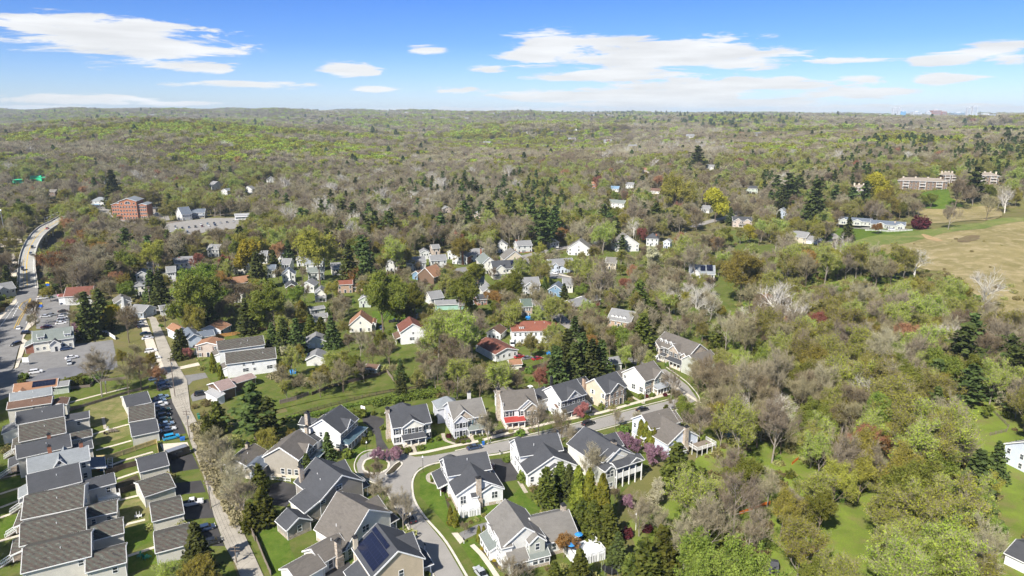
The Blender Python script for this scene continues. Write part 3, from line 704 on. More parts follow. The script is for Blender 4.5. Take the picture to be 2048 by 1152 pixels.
# ------------------------------------------------------------------ houses
BOX = []       # screen boxes of the buildings: (x0,y0,x1,y1,distance)
_mc = {}
def win_meshes(w,h,style):
 k = (round(w,2),round(h,2),style)
 if k not in _mc:
  m = MB(); t = .10
  m.box(-w / 2 - t,w / 2 + t,-.06,-.003,h,h + t); m.box(-w / 2 - t,w / 2 + t,-.06,-.003,-t,0)
  m.box(-w / 2 - t,-w / 2,-.06,-.003,0,h); m.box(w / 2,w / 2 + t,-.06,-.003,0,h)
  m.box(-w / 2,w / 2,-.05,-.022,h / 2 - .035,h / 2 + .035)
  if w > 1.3: m.box(-.05,.05,-.055,-.022,0,h)
  f = m.mesh('window_frame',M['trim'])
  m = MB(); m.box(-w / 2,w / 2,-.02,-.004,0,h); p = m.mesh('window_pane',M['glass'])
  m = MB(); t = .09
  m.box(-w / 2 - t,w / 2 + t,-.03,-.004,-t,h + t,0); m.box(-w / 2,w / 2,-.05,-.031,0,h,1)
  s = m.mesh('window_far',[M['trim'],M['glass']])
  _mc[k] = (f,p,s)
 return _mc[k]
def shut_mesh(h,mat):
 k = ('sh',round(h,2),mat)
 if k not in _mc:
  m = MB(); m.box(-.22,.22,-.05,-.004,-.04,h + .04); _mc[k] = m.mesh('shutter',M[mat])
 return _mc[k]
FACE_R = {'F': 0.0,'B': math.pi,'L': -math.pi / 2,'R': math.pi / 2}
class House:
 def __init__(s,label,A,B,ez,t='0',Cc=None,side='L',depth=9.0,name='house',cat='house',group=None,gz=None):
  k = lambda p,z: G(*T(t,p[0],p[1]),z)
  a,b = k(A,ez),k(B,ez)
  v = Vector((b.x - a.x,b.y - a.y)); s.w = v.length
  yaw = math.atan2(v.y,v.x); s.d = depth
  if Cc is not None:
   c = k(Cc,ez); o = a if side == 'L' else b
   u = Vector((c.x - o.x,c.y - o.y)); s.d = u.length
   y2 = math.atan2(u.y,u.x) - math.pi / 2
   dy = (y2 - yaw + math.pi) % (2 * math.pi) - math.pi
   dy = max(-.5,min(.5,dy))
   yaw += dy * s.d / (s.d + s.w)
  s.ez = ez
  mid = (a + b) / 2
  x = Vector((math.cos(yaw),math.sin(yaw)))
  org = Vector((mid.x,mid.y)) - x * s.w / 2
  z = tz(mid.x,mid.y) if gz is None else gz
  s.root = empty(name,(org.x,org.y,z),yaw,label,cat,group)
  s.yaw = yaw; s.far = org.length > 360; s.cur = None
  s.org = org; s.z = z; s.label = label
  s.reg(0,s.w,0,s.d,0,ez + 2)
 def W(s,x,y,z):
  c,n = math.cos(s.yaw),math.sin(s.yaw)
  return (s.org.x + x * c - y * n,s.org.y + x * n + y * c,s.z + z)
 def reg(s,x0,x1,y0,y1,z0,z1):
  ps = [proj(*s.W(x,y,z)) for x in (x0,x1) for y in (y0,y1) for z in (z0,z1)]
  BOX.append((min(p[0] for p in ps),min(p[1] for p in ps),max(p[0] for p in ps),max(p[1] for p in ps),max(p[2] for p in ps)))
  xy = [s.W(x,y,0)[:2] for x,y in ((x0 - 1.5,y0 - 1.5),(x1 + 1.5,y0 - 1.5),(x1 + 1.5,y1 + 1.5),(x0 - 1.5,y1 + 1.5))]
  NOGO.append(((min(a for a,_ in xy),max(a for a,_ in xy),min(b for _,b in xy),max(b for _,b in xy)),xy))
 def vol(s,x0,x1,y0,y1,ez,ax='x',pitch=.62,wall='white',roof='charcoal',ov=.4,z0=0.0,prof=None,walls=None,trim='trim',base=None,th=.17,open_=False,rname='roof'):
  """walls: {'F': mat, ...} overrides; prof: [(t, z), ...] across the ridge"""
  s.cur = (x0,x1,y0,y1,ez)
  Wd,D = x1 - x0,y1 - y0
  hip = ax == 'hip'
  mats = [wall]; wm_ = {}
  for fc in 'FBLR':
   mm = (walls or {}).get(fc,wall)
   if mm not in mats: mats.append(mm)
   wm_[fc] = mats.index(mm)
  span = D if ax == 'x' else Wd
  if ax in ('flat',): prof = [(0,ez),(Wd,ez)]
  if prof is None and not hip: prof = [(0,ez),(span / 2,ez + pitch * span / 2),(span,ez)]
  if not open_:
   m = MB()
   if hip: pf = {'x': [(0,ez),(D,ez)]}; prof_ = [(0,ez),(D,ez)]; a2 = 'x'
   else: prof_ = prof; a2 = 'y' if ax in ('y','flat') else 'x'
   if a2 == 'x':     # ridge along x: gable ends are L and R
    for xx,fc,rev in ((x0,'L',1),(x1,'R',0)):
     pts = [(xx,y0,z0)] + [(xx,y0 + t,z) for t,z in prof_] + [(xx,y1,z0)]
     if rev == 0: pts = pts[::-1]
     m.poly(pts,wm_[fc],[(p[1],p[2]) for p in pts])
    z_a,z_b = prof_[0][1],prof_[-1][1]
    q = [(x0,y0,z0),(x1,y0,z0),(x1,y0,z_a),(x0,y0,z_a)]; m.poly(q,wm_['F'],[(p[0],p[2]) for p in q])
    q = [(x1,y1,z0),(x0,y1,z0),(x0,y1,z_b),(x1,y1,z_b)]; m.poly(q,wm_['B'],[(p[0],p[2]) for p in q])
   else:
    for yy,fc,rev in ((y0,'F',0),(y1,'B',1)):
     pts = [(x0,yy,z0)] + [(x0 + t,yy,z) for t,z in prof_] + [(x1,yy,z0)]
     if rev == 0: pts = pts[::-1]
     m.poly(pts,wm_[fc],[(p[0],p[2]) for p in pts])
    z_a,z_b = prof_[0][1],prof_[-1][1]
    q = [(x0,y1,z0),(x0,y0,z0),(x0,y0,z_a),(x0,y1,z_a)]; m.poly(q,wm_['L'],[(p[1],p[2]) for p in q])
    q = [(x1,y0,z0),(x1,y1,z0),(x1,y1,z_b),(x1,y0,z_b)]; m.poly(q,wm_['R'],[(p[1],p[2]) for p in q])
   m.build('wall',[M[k] for k in mats],s.root)
   if base:
    m = MB(); e = .03
    m.box(x0 - e,x1 + e,y0 - e,y1 + e,-.05,.9); m.build('foundation',M[base],s.root)
  # roof
  rm = M[('r_' + roof) if ('r_' + roof) in M else roof]
  m = MB(); tr = MB()
  if hip:
   X0,X1,Y0,Y1 = x0 - ov,x1 + ov,y0 - ov,y1 + ov
   e = ez - ov * pitch + .06; hw = min(X1 - X0,Y1 - Y0) / 2; top = e + hw * pitch
   if X1 - X0 >= Y1 - Y0: r0,r1 = (X0 + hw,(Y0 + Y1) / 2,top),(X1 - hw,(Y0 + Y1) / 2,top)
   else: r0,r1 = ((X0 + X1) / 2,Y0 + hw,top),((X0 + X1) / 2,Y1 - hw,top)
   c = [(X0,Y0,e),(X1,Y0,e),(X1,Y1,e),(X0,Y1,e)]
   sl_ = math.sqrt(1 + pitch * pitch)
   if X1 - X0 >= Y1 - Y0: fs = [([c[0],c[1],r1,r0],0,0),([c[1],c[2],r1],1,0),([c[2],c[3],r0,r1],0,1),([c[3],c[0],r0],1,1)]
   else: fs = [([c[0],c[1],r0],0,0),([c[1],c[2],r1,r0],1,0),([c[2],c[3],r1],0,1),([c[3],c[0],r0,r1],1,1)]
   for q,e_,_ in fs: m.poly(q,0,[(p[e_],(p[2] - e) * sl_ / pitch) for p in q])
   m.poly(c[::-1],0,[(p[0],p[1]) for p in c])
   for i in range(4):
    a,b_ = c[i],c[(i + 1) % 4]
    q = [(a[0],a[1],e - .2),(b_[0],b_[1],e - .2),(b_[0],b_[1],e - .005),(a[0],a[1],e - .005)]
    tr.poly(q)
  else:
   a2 = 'y' if ax in ('y','flat') else 'x'
   lo = list(prof)
   s0 = (lo[1][1] - lo[0][1]) / (lo[1][0] - lo[0][0]); s1 = (lo[-1][1] - lo[-2][1]) / (lo[-1][0] - lo[-2][0])
   lo[0] = (lo[0][0] - ov,lo[0][1] - ov * s0); lo[-1] = (lo[-1][0] + ov,lo[-1][1] + ov * s1)
   lo = [(t,z + .012) for t,z in lo]; hi = [(t,z + th) for t,z in lo]
   ea,eb = (x0 - ov,x1 + ov) if a2 == 'x' else (y0 - ov,y1 + ov)
   P = (lambda e,t,z: (e,y0 + t,z)) if a2 == 'x' else (lambda e,t,z: (x0 + t,e,z))
   cum = 0
   for i in range(len(lo) - 1):
    L_ = math.hypot(hi[i + 1][0] - hi[i][0],hi[i + 1][1] - hi[i][1])
    q = [P(ea,*hi[i]),P(eb,*hi[i]),P(eb,*hi[i + 1]),P(ea,*hi[i + 1])]; uvs = [(ea,cum),(eb,cum),(eb,cum + L_),(ea,cum + L_)]
    m.poly(q if a2 == 'x' else q[::-1],0,uvs if a2 == 'x' else uvs[::-1])
    q = [P(ea,*lo[i]),P(ea,*lo[i + 1]),P(eb,*lo[i + 1]),P(eb,*lo[i])]
    m.poly(q if a2 == 'x' else q[::-1],0)
    cum += L_
    for e,sg in ((ea,-1),(eb,1)):
     q = [P(e,*lo[i]),P(e,*hi[i]),P(e,*hi[i + 1]),P(e,*lo[i + 1])]; m.poly(q,0)
     e2 = e + sg * .03; dn = .17
     q = [P(e2,lo[i][0],lo[i][1] - dn),P(e2,hi[i][0],hi[i][1] - .01),P(e2,hi[i + 1][0],hi[i + 1][1] - .01),P(e2,lo[i + 1][0],lo[i + 1][1] - dn)]; tr.poly(q)
     qa = [P(e2,hi[i][0],hi[i][1] - .01),P(e2 - sg * .14,hi[i][0],hi[i][1] + .008),P(e2 - sg * .14,hi[i + 1][0],hi[i + 1][1] + .008),P(e2,hi[i + 1][0],hi[i + 1][1] - .01)]; tr.poly(qa)
   for k_,sg in ((0,-1),(-1,1)):
    q = [P(ea,*lo[k_]),P(eb,*lo[k_]),P(eb,*hi[k_]),P(ea,*hi[k_])]; m.poly(q,0)
    t_,z_ = hi[k_]
    q = [P(ea,t_ + sg * .1,z_ - .22),P(eb,t_ + sg * .1,z_ - .22),P(eb,t_ + sg * .1,z_ - .03),P(ea,t_ + sg * .1,z_ - .03)]; tr.poly(q)
    q = [P(ea,t_ + sg * .1,z_ - .03),P(eb,t_ + sg * .1,z_ - .03),P(eb,t_ + sg * .01,z_ - .03),P(ea,t_ + sg * .01,z_ - .03)]; tr.poly(q)
  m.build(rname,rm,s.root)
  if trim: tr.build('roof_trim',M[trim],s.root)
  # corner boards
  if trim and not s.far and not open_ and z0 < 1:
   cz = [prof_[0][1],prof_[-1][1]]
   for xx in (x0,x1):
    for yy in (y0,y1):
     zc = (cz[0] if yy == y0 else cz[1]) if a2 == 'x' else (cz[0] if xx == x0 else cz[1])
     cb = MB(); cb.box(xx - .05,xx + .05,yy - .05,yy + .05,.0,zc - .02)
     cb.build('corner_board',M[trim],s.root)
  return s
 def face(s,fc,u,z,off=0.0):
  x0,x1,y0,y1,_ = s.cur
  if fc == 'F': return (x0 + u,y0 - off,z)
  if fc == 'B': return (x1 - u,y1 + off,z)
  if fc == 'L': return (x0 - off,y1 - u,z)
  return (x1 + off,y0 + u,z)
 def win(s,fc,us,z,w=.95,h=1.45,sh=None,off=0.0):
  f,p,sm_ = win_meshes(w,h,0)
  for u in (us if isinstance(us,(list,tuple)) else [us]):
   loc = s.face(fc,u,z,off)
   if s.far:
    o = link('window',sm_,s.root,loc,(0,0,FACE_R[fc])); continue
   o = link('window',f,s.root,loc,(0,0,FACE_R[fc]))
   link('pane',p,o)
   if sh:
    for e in (-1,1): link('shutter',shut_mesh(h,sh),o,(e * (w / 2 + .36),0,0))
  return s
 def row(s,fc,n,zs,w=.95,h=1.45,sh=None,m0=1.2,m1=1.2):
  x0,x1,y0,y1,_ = s.cur
  L = (x1 - x0) if fc in 'FB' else (y1 - y0)
  for z in zs: s.win(fc,[m0 + (L - m0 - m1) * (i / (n - 1) if n > 1 else .5) for i in range(n)],z,w,h,sh)
  return s
 def door(s,fc,u,w=1.0,h=2.1,mat='door_dark',z=.15,name='door'):
  m = MB(); m.box(-w / 2 - .12,w / 2 + .12,-.045,-.003,0,h + .12,0); m.box(-w / 2,w / 2,-.07,-.046,0,h,1)
  if name == 'garage_door':
   for k in range(1,4): m.box(-w / 2 + .05,w / 2 - .05,-.078,-.071,h * k / 4 - .02,h * k / 4 + .02,0)
  o = m.build(name,[M['trim'],M[mat]],s.root,s.face(fc,u,z),FACE_R[fc])
  if name == 'door' and not s.far:
   m = MB(); m.ball((w / 2 - .12,-.12,1.0),.05,6); m.build('handle',M['steel'],o)
  return s
 def gdoor(s,fc,us,w=2.6):
  for u in us: s.door(fc,u,w,2.15,'door_white',.05,'garage_door')
  return s
 def porch(s,x0,x1,dep,zh,zl,mat='charcoal',n=4,y0=None,fl=.45,hip=False,ends=.0,posts=True,side='F'):
  cx0,cx1,cy0,cy1,_ = s.cur
  y0 = cy0 if y0 is None else y0
  th = .12; m = MB(); rm = M[('r_' + mat) if ('r_' + mat) in M else mat]
  a,b = y0 - dep - .35,y0 - .004
  zs = zl - .35 * (zh - zl) / dep
  ins = min(dep * .7,(x1 - x0) * .2) if hip else 0
  top = [(x0 - .3,a,zs),(x1 + .3,a,zs),(x1 + .3 - ins,b,zh),(x0 - .3 + ins,b,zh)]
  m.poly(top,0,[(p[0],p[1]) for p in top]); bot = [(p[0],p[1],p[2] - th) for p in top]; m.poly(bot[::-1])
  if hip:
   m.poly([(x0 - .3,b,zs),top[0],top[3]],0,[(0,0),(dep,0),(dep / 2,1)]); m.poly([top[1],(x1 + .3,b,zs),top[2]],0,[(0,0),(dep,0),(dep / 2,1)])
  for i in (0,1,3): m.poly([bot[i],bot[(i + 1) % 4],top[(i + 1) % 4],top[i]])
  m.build('porch_roof',rm,s.root)
  m = MB(); m.box(x0 - .28,x1 + .28,a + .3,a + .45,zs - th - .26,zs - th + .02)
  for xx in (x0 - .28,x1 + .13): m.box(xx,xx + .15,a + .46,b,zs - th - .24,zs - th + .0)
  m.box(x0 - .33,x1 + .33,a - .03,a - .002,zs - .16,zs + .01)
  m.build('porch_beam',M['trim'],s.root)
  m = MB(); m.box(x0 - .1,x1 + .1,y0 - dep,b,0,fl); m.build('porch_floor',M['sidewalk'],s.root)
  for i in range(n if posts else 0):
   x = x0 + (x1 - x0) * i / (n - 1)
   m = MB(); m.box(x - .11,x + .11,y0 - dep + .02,y0 - dep + .24,fl + .002,zs - th - .22); m.build('porch_post',M['trim'],s.root)
  return s
 def chim(s,x,y,w=1.2,d=.9,z1=11,mat='stone',z0=0):
  m = MB(); m.box(x - w / 2,x + w / 2,y - d / 2,y + d / 2,z0,z1)
  if z0 == 0 and z1 > 6: m.box(x - w / 2 - .25,x + w / 2 + .25,y - d / 2 - .12,y + d / 2 + .12,0,2.6)
  c = m.build('chimney',M[mat],s.root)
  m = MB(); m.box(x - w / 2 - .1,x + w / 2 + .1,y - d / 2 - .1,y + d / 2 + .1,z1 + .003,z1 + .15); m.box(x - w / 4,x + w / 4,y - d / 4,y + d / 4,z1 + .153,z1 + .55)
  m.build('chimney_cap',M['chimneycap'],c)
  return s
 def vents(s,pts):
  for x,y,z in pts:
   m = MB(); m.tube((x,y,z - .3),(x,y,z + .35),.08,n=6); m.build('vent_pipe',M['trim'],s.root)
  return s
 def deck(s,x0,x1,y0,y1,z,mat='trim',skirt=True):
  m = MB(); m.box(x0,x1,y0,y1,z - .2,z)
  if skirt:
   n = int((x1 - x0) / .4)
   for i in range(n): xx = x0 + (x1 - x0) * (i + .5) / n; m.box(xx - .13,xx + .13,y0 + .02,y0 + .06,0,z - .2)
   n = int((y1 - y0) / .4)
   for i in range(n):
    yy = y0 + (y1 - y0) * (i + .5) / n
    for xx in (x0 + .02,x1 - .06): m.box(xx,xx + .04,yy - .13,yy + .13,0,z - .2)
  m.build('deck',[M['wood'] if mat == 'trim' and not skirt else M[mat]],s.root)
  m = MB(); r = 1.05
  for a,b in (((x0,y0),(x1,y0)),((x0,y0),(x0,y1)),((x1,y0),(x1,y1))):
   for zz,hh in ((z + r,.09),(z + .15,.06)): m.bar((*a,zz),(*b,zz),.08,hh)
   L_ = math.hypot(b[0] - a[0],b[1] - a[1]); n = max(2,int(L_ / .28))
   for i in range(n + 1):
    q = (a[0] + (b[0] - a[0]) * i / n,a[1] + (b[1] - a[1]) * i / n); big = i % 7 == 0 or i == n
    m.box(q[0] - (.07 if big else .03),q[0] + (.07 if big else .03),q[1] - (.07 if big else .03),q[1] + (.07 if big else .03),(0 if big else z),z + r + (.12 if big else 0))
  m.build('railing',M[mat],s.root)
  return s
# ------------------------------------------------------------------ the houses of the cul-de-sac
PI = math.pi
def H_(*a,**k): return House(*a,**k)
# white house, long teal porch (beside the turning circle)
h = H_('white clapboard house with long teal metal porch roof beside the turning circle',(1140,490),(1335,325),6,'1',(755,440))
w,d = h.w,h.d
h.vol(0,w,0,d,6,'x',.66,'white','charcoal',walls={'F': 'bluegrey'},base='stone')
h.row('F',6,[3.7],.85,1.5,'shutter',.9,.9).row('F',4,[.8],.85,1.6,None,1.3,1.3).door('F',w / 2,z=.45)
h.win('L',[d * .22,d * .42],4.0).win('L',[d * .9],.9,1.2,1.4)
h.vents([(w * .3,d * .6,8.6),(w * .5,d * .68,8.4),(w * .62,d * .66,8.4)])
h.vol(w * .32,w * .72,-.25,d * .5,6,'y',.95,'bluegrey','charcoal',z0=5.2); h.win('F',[w * .2],6.4,.8,.9,'shutter')
h.porch(.2,w + 1.5,2.3,3.5,2.75,'metalroof_teal',7,y0=0,hip=True)
h.vol(w * .45,w * .85,d - 3,d + 5.5,4.8,'y',.6,'white','charcoal'); h.vol(-2.4,w * .3,d - 4.5,d + 1,3.4,'x',.5,'white','charcoal',base='stone')
h.chim(w * .12,d + .3,1.5,1.0,10.6).chim(-1.9,d - 1.2,.9,.9,7.6)
# taupe house with white fenced patio
h = H_('taupe gabled house with brown roof, white rail patio and low garage wing',(640,785),(880,590),6,'1',(285,775))
w,d = h.w,h.d = h.w,max(h.d,10.2)
h.vol(0,w,0,d,6,'x',.62,'taupe','greybrown',base='sidewalk')
h.row('F',6,[3.8],.8,1.4,'shutter',.8,.8).win('L',[d * .52,d * .72,d * .92],1.1,1.0,1.6)
h.vol(w * .34,w * .7,-.3,d * .5,6,'y',.95,'taupe','greybrown',z0=5.2); h.win('F',[w * .18],6.4,.8,.9,'shutter')
h.vol(w * .55,w + .4,-2.2,-.1,3.1,'x',.3,'taupe','metalroof_teal',trim='trim',rname='porch_roof',open_=True)
for u in (w * .58,w * .8,w + .2):
 m = MB(); m.box(u - .12,u + .12,-2.1,-1.86,0,3); m.build('porch_post',M['trim'],h.root)
h.vol(-2.6,2.2,d - .6,d + 4.4,3.6,'x',.45,'taupe','bluegreyroof',base='sidewalk'); h.gdoor('L',[2.6],2.4)
h.vol(-2.2,7.0,d + 3.6,d + 10.6,3.6,'x',.5,'taupe','greybrown'); h.win('L',[3.5],1.2).vents([(2,d + 6.2,5.1)])
h.chim(5,d + 8,.9,.8,6.6)
m = MB()
a_,b_ = GT('1',345,1020),GT('1',575,1045)
fo = empty('patio_fence',(a_.x,a_.y,0),math.atan2(b_.y - a_.y,b_.x - a_.x),'low white rail fence round the patio of the taupe house','fence')
L_ = (b_ - a_).length
m = MB()
for z_ in (.25,1.05): m.bar((0,0,z_),(L_,0,z_),.08,.1); m.bar((0,0,z_),(0,2.0,z_),.08,.1)
m.build('rail',M['trim'],fo)
for i in range(5): m = MB(); m.box(L_ * i / 4 - .07,L_ * i / 4 + .07,-.07,.07,0,1.2); m.build('post',M['trim'],fo)
m = MB(); [m.box(i * .3 - .02,i * .3 + .02,-.02,.02,.25,1.05) for i in range(int(L_ / .3))]; m.build('baluster_panel',M['trim'],fo)
# greige saltbox with small garage wing
h = H_('grey-taupe house with charcoal saltbox roof, stone foundation and small garage wing',(640,996),(724.6,960.5),5.8,'0',depth=12.5)
w,d = h.w,h.d
h.vol(0,w,0,d,5.8,'y',wall='greytaupe',roof='charcoal',prof=[(0,5.2),(w * .52,9.6),(w,5.8)],base='stone')
h.win('F',[w * .44],5.9,1.6,1.3).win('F',[w * .48],3.5,1.0,1.4).win('F',[w * .36],1.3,1.5,1.1).win('F',[w * .06],3.9,1.3,1.0)
h.vents([(w * .3,d * .6,7.9),(w * .25,d * .4,7.6)])
h.vol(-4.2,-.06,.02,7.4,4.2,'y',wall='greytaupe',roof='charcoal',prof=[(0,3.6),(4.14,5.15)],walls={'L': 'cream'},base='stone',ov=.3)
h.vol(w * .55,w + .05,d * .42,d * .98,5.6,'x',.75,'greytaupe','charcoal',z0=4.8,ov=.3)
h.vol(w + .04,w + 2.3,1.2,7,2.9,'x',.3,'greytaupe','charcoal',open_=True,rname='porch_roof')
for yy in (1.3,4,6.8):
 m = MB(); m.box(w + 2.0,w + 2.25,yy - .1,yy + .1,0,2.8); m.build('porch_post',M['trim'],h.root)
h.vol(-10.2,-4.28,-2.6,2.6,3.0,'y',.62,'greytaupe','charcoal',base='stone'); h.win('F',[3.1],1.1,1.0,1.6)
h.chim(.8,d - 1.8,1.1,.9,9.8)
# cream house with twin garage and long brown roof
h = H_('cream house with long brown roof, stone chimney and two white garage doors',(860,748),(1365,465),5.0,'2',depth=11.5)
w,d = h.w,h.d
h.vol(0,w,0,d,5,'y',wall='cream',roof='greybrown',prof=[(0,3.3),(w * .52,9.7),(w,6.0)],base='stone')
h.win('F',[w * .44],4.6,1.8,1.5).win('F',[w * .44],1.2,1.6,1.5).win('F',[.9],.9,.9,1.6)
h.vol(w * .55,w + .7,2.6,8.6,5.6,'x',.72,'cream','greybrown',z0=4.6)
h.vol(w + .05,w + 2.4,.4,5.4,2.9,'x',.3,'cream','greybrown',open_=True,rname='porch_roof')
for yy in (.6,2.9,5.2):
 m = MB(); m.box(w + 2.1,w + 2.35,yy - .1,yy + .1,0,2.8); m.build('porch_post',M['trim'],h.root)
h.vol(-6.6,.3,-.1,6.4,3.1,'x',.62,'cream','greybrown'); h.win('F',[2.3],.5,1.1,2.0).win('F',[5.6],.9,1.0,1.6); h.vents([(-2,2.6,5.2),(0.9,4.5,6.6)])
h.chim(-2.4,-.55,1.3,.9,6.6)
h.vol(-13.2,-6.62,-1.1,5.1,2.8,'x',.5,'cream','greybrown'); h.gdoor('F',[1.8,4.75],2.5)
# tan house with solar roof
h = H_('tan house whose roof is covered by a large dark solar array',(1170,1149),(1740,940),5.9,'2',depth=11.2)
w,d = h.w,h.d
h.vol(0,w,0,d,5.9,'y',.68,'tan','charcoal'); h.win('F',[w * .55],3.3,1.0,1.5).win('F',[w * .25],.9,1.0,1.5)
h.vents([(w * .45,d * .35,9.2),(w * .42,d * .8,9)])
def roofpanel(h,x0,x1,z0,z1,y0,y1,name='solar_panel',ax='y'):
 """panels lying on a roof slope that runs from (x0,z0) to (x1,z1)"""
 m = MB(); L_ = math.hypot(x1 - x0,z1 - z0); nx,nz = -(z1 - z0) / L_ * .12,(x1 - x0) / L_ * .12
 if x1 < x0: nx,nz = -nx,-nz
 P = (lambda a,y,b: (a,y,b)) if ax == 'y' else (lambda a,y,b: (y,a,b))
 q = [P(x0 + nx,y0,z0 + nz),P(x0 + nx,y1,z0 + nz),P(x1 + nx,y1,z1 + nz),P(x1 + nx,y0,z1 + nz)]
 m.poly(q,0,[(0,0),(abs(y1 - y0),0),(abs(y1 - y0),L_),(0,L_)])
 q2 = [P(x0 + nx * .5,y0,z0 + nz * .5),P(x0 + nx * .5,y1,z0 + nz * .5),P(x1 + nx * .5,y1,z1 + nz * .5),P(x1 + nx * .5,y0,z1 + nz * .5)]
 for i in range(4): m.poly([q2[i],q2[(i + 1) % 4],q[(i + 1) % 4],q[i]])
 return m.build(name,M['solar'],h.root)
zz = lambda x: 5.9 + .68 * x + .2
roofpanel(h,.4,w * .36,zz(.4),zz(w * .36),.6,d - .8); roofpanel(h,w * .37,w * .45,zz(w * .37),zz(w * .45),2.6,d - .3)
h.vol(w * .5,w + .3,d * .25,d * .9,5.7,'x',.7,'tan','charcoal',z0=4.8)
h.vol(-3,-.05,-1.5,d * .8,2.9,'y',wall='tan',roof='charcoal',prof=[(0,2.5),(2.95,4.0)],ov=.25)
h.vol(w + .04,w + 2.4,1.0,8,2.9,'x',.25,'tan','charcoal',open_=True,rname='porch_roof')
for yy in (1.2,4.5,7.8):
 m = MB(); m.box(w + 2.1,w + 2.35,yy - .1,yy + .1,0,2.8); m.build('porch_post',M['trim'],h.root)
h.chim(.2,d - .6,.9,.9,8.8,'beige')
# white house with stone chimney and white deck
h = H_('white house with charcoal roof, tall stone chimney and white raised deck behind',(310,465),(695,395),4.4,'3',depth=11)
w,d = h.w,h.d
h.vol(0,w,0,d,4.4,'y',.55,'white','charcoal',base='stone')
h.win('F',[w * .82],1.9,1.5,1.8).win('F',[w * .14],1.6,1.4,2.1).win('F',[w * .36,w * .62],1.7,.8,1.7)
h.vol(w * .3,w * .44,-1.0,1.0,3.5,'x',.5,'white','charcoal',ov=.2).vents([(w * .25,d * .7,6.2),(w * .8,d * .3,5.4)])
h.vol(w * .52,w * 1.0 - .02,-.5,3.4,4.3,'y',.5,'white','charcoal',base='stone'); h.win('F',[w * .3],1.9,1.5,1.8).win('F',[w * .12,w * .38],.25,.9,.45)
h.chim(w * .47,-.45,1.2,1.0,8.4)
h.vol(-.4,w - 1,d * .62,d * .62 + 8.2,6.3,'x',.66,'white','charcoal',base='stone'); h.row('L',3,[3.6],.9,1.5,'shutter').row('L',2,[.8],.9,1.5)
h.vents([(w * .45,d * .62 + 2.6,8.6)])
h.vol(-.3,4.0,d * .62 + 5.8,d * .62 + 9.4,6.4,'hip',.95,'stone','charcoal')
h.vol(-2.6,-.42,d * .62 + 1,d * .62 + 8.8,2.9,'y',wall='white',roof='charcoal',prof=[(0,2.7),(2.15,3.5)],open_=True,rname='porch_roof')
for yy in (d * .62 + 1.2,d * .62 + 5,d * .62 + 8.6):
 m = MB(); m.box(-2.4,-2.2,yy - .1,yy + .1,0,2.7); m.build('porch_post',M['trim'],h.root)
h.deck(.1,w * .42,-3.9,-1.05,1.8)
# greige house at the corner with white terrace railing
h = H_('pale grey house with greige roof, bay windows and big white railed terrace',(720,890),(1050,805),5.8,'3',(600,680))
w,d = h.w,h.d
h.vol(0,w * .98,0,d + 1.5,5.8,'y',.72,'offwhite','taupegrey',walls={'L': 'white'},base='stonegrey')
h.row('L',4,[3.7,.8],.9,1.5,None,1,1)
h.vol(-.9,1.6,-.25,2.6,5.4,'x',.9,'white','taupegrey',ov=.25); h.row('L',2,[3.3,.9],.9,1.6,None,.8,.8)
h.vol(-.7,3,5.6,9.4,5.3,'x',.3,'white','taupegrey',ov=.2,z0=3.2); h.row('L',3,[3.7],.8,1.3)
h.vol(-2.3,-.1,3.4,10,2.9,'y',wall='white',roof='greenslate',prof=[(0,2.5),(2.2,3.5)],ov=.25); h.row('L',4,[.6],1.1,1.7,None,.8,.8)
h.vol(w * .56,w * .94,-1.7,3,5.9,'y',.85,'sage','taupegrey',z0=2.8,ov=.3); h.win('F',[w * .19],3.9,.95,1.5).win('L',[1,3.5],3.9,.7,1.4)
h.vol(w * .5,w * 1.02,-2.6,-.4,2.9,'x',wall='white',roof='greenslate',prof=[(0,2.5),(2.2,3.6)],base='stone',ov=.25); h.win('F',[1.5,3.0,4.4],.9,1.1,1.6)
h.vol(w * .02,w * .5,-2.6,-.02,2.8,'x',wall='sage',roof='taupegrey',prof=[(0,2.5),(2.6,3.9)],ov=.25); h.row('F',3,[.8],.9,1.4)
h.vol(w * .9,w + 8.5,.2,d + 1.2,3.7,'x',.58,'offwhite','taupegrey',base='stone'); h.row('F',4,[1.3],1.0,1.5)
h.chim(w + 7.6,d * .6,1.0,1.1,8.3)
h.deck(w + 5,w + 12.6,-5.6,.1,1.9); TERR = h
# white house, charcoal roof, behind evergreens
h = H_('white house with broad charcoal roof behind the tall evergreens',(915,285),(1335,215),4.0,'3',depth=10)
w,d = h.w,h.d
h.vol(0,w,0,d,4.0,'y',.55,'white','charcoal'); h.row('F',4,[1.4])
h.vol(-.2,w - 2.2,d * .6,d * .6 + 8.4,6.3,'x',.7,'white','charcoal'); h.row('L',2,[4.2],.9,1.3).row('L',3,[1.2],.9,1.4)
h.vol(.1,3.8,d * .6 + 6,d * .6 + 9.6,6.4,'hip',.95,'white','charcoal'); h.vents([(w * .3,5,5.6),(w * .3,d * .75,8.2)])
h.vol(w * .3,w * .75,-1.2,4,3.8,'y',.6,'cream','charcoal')
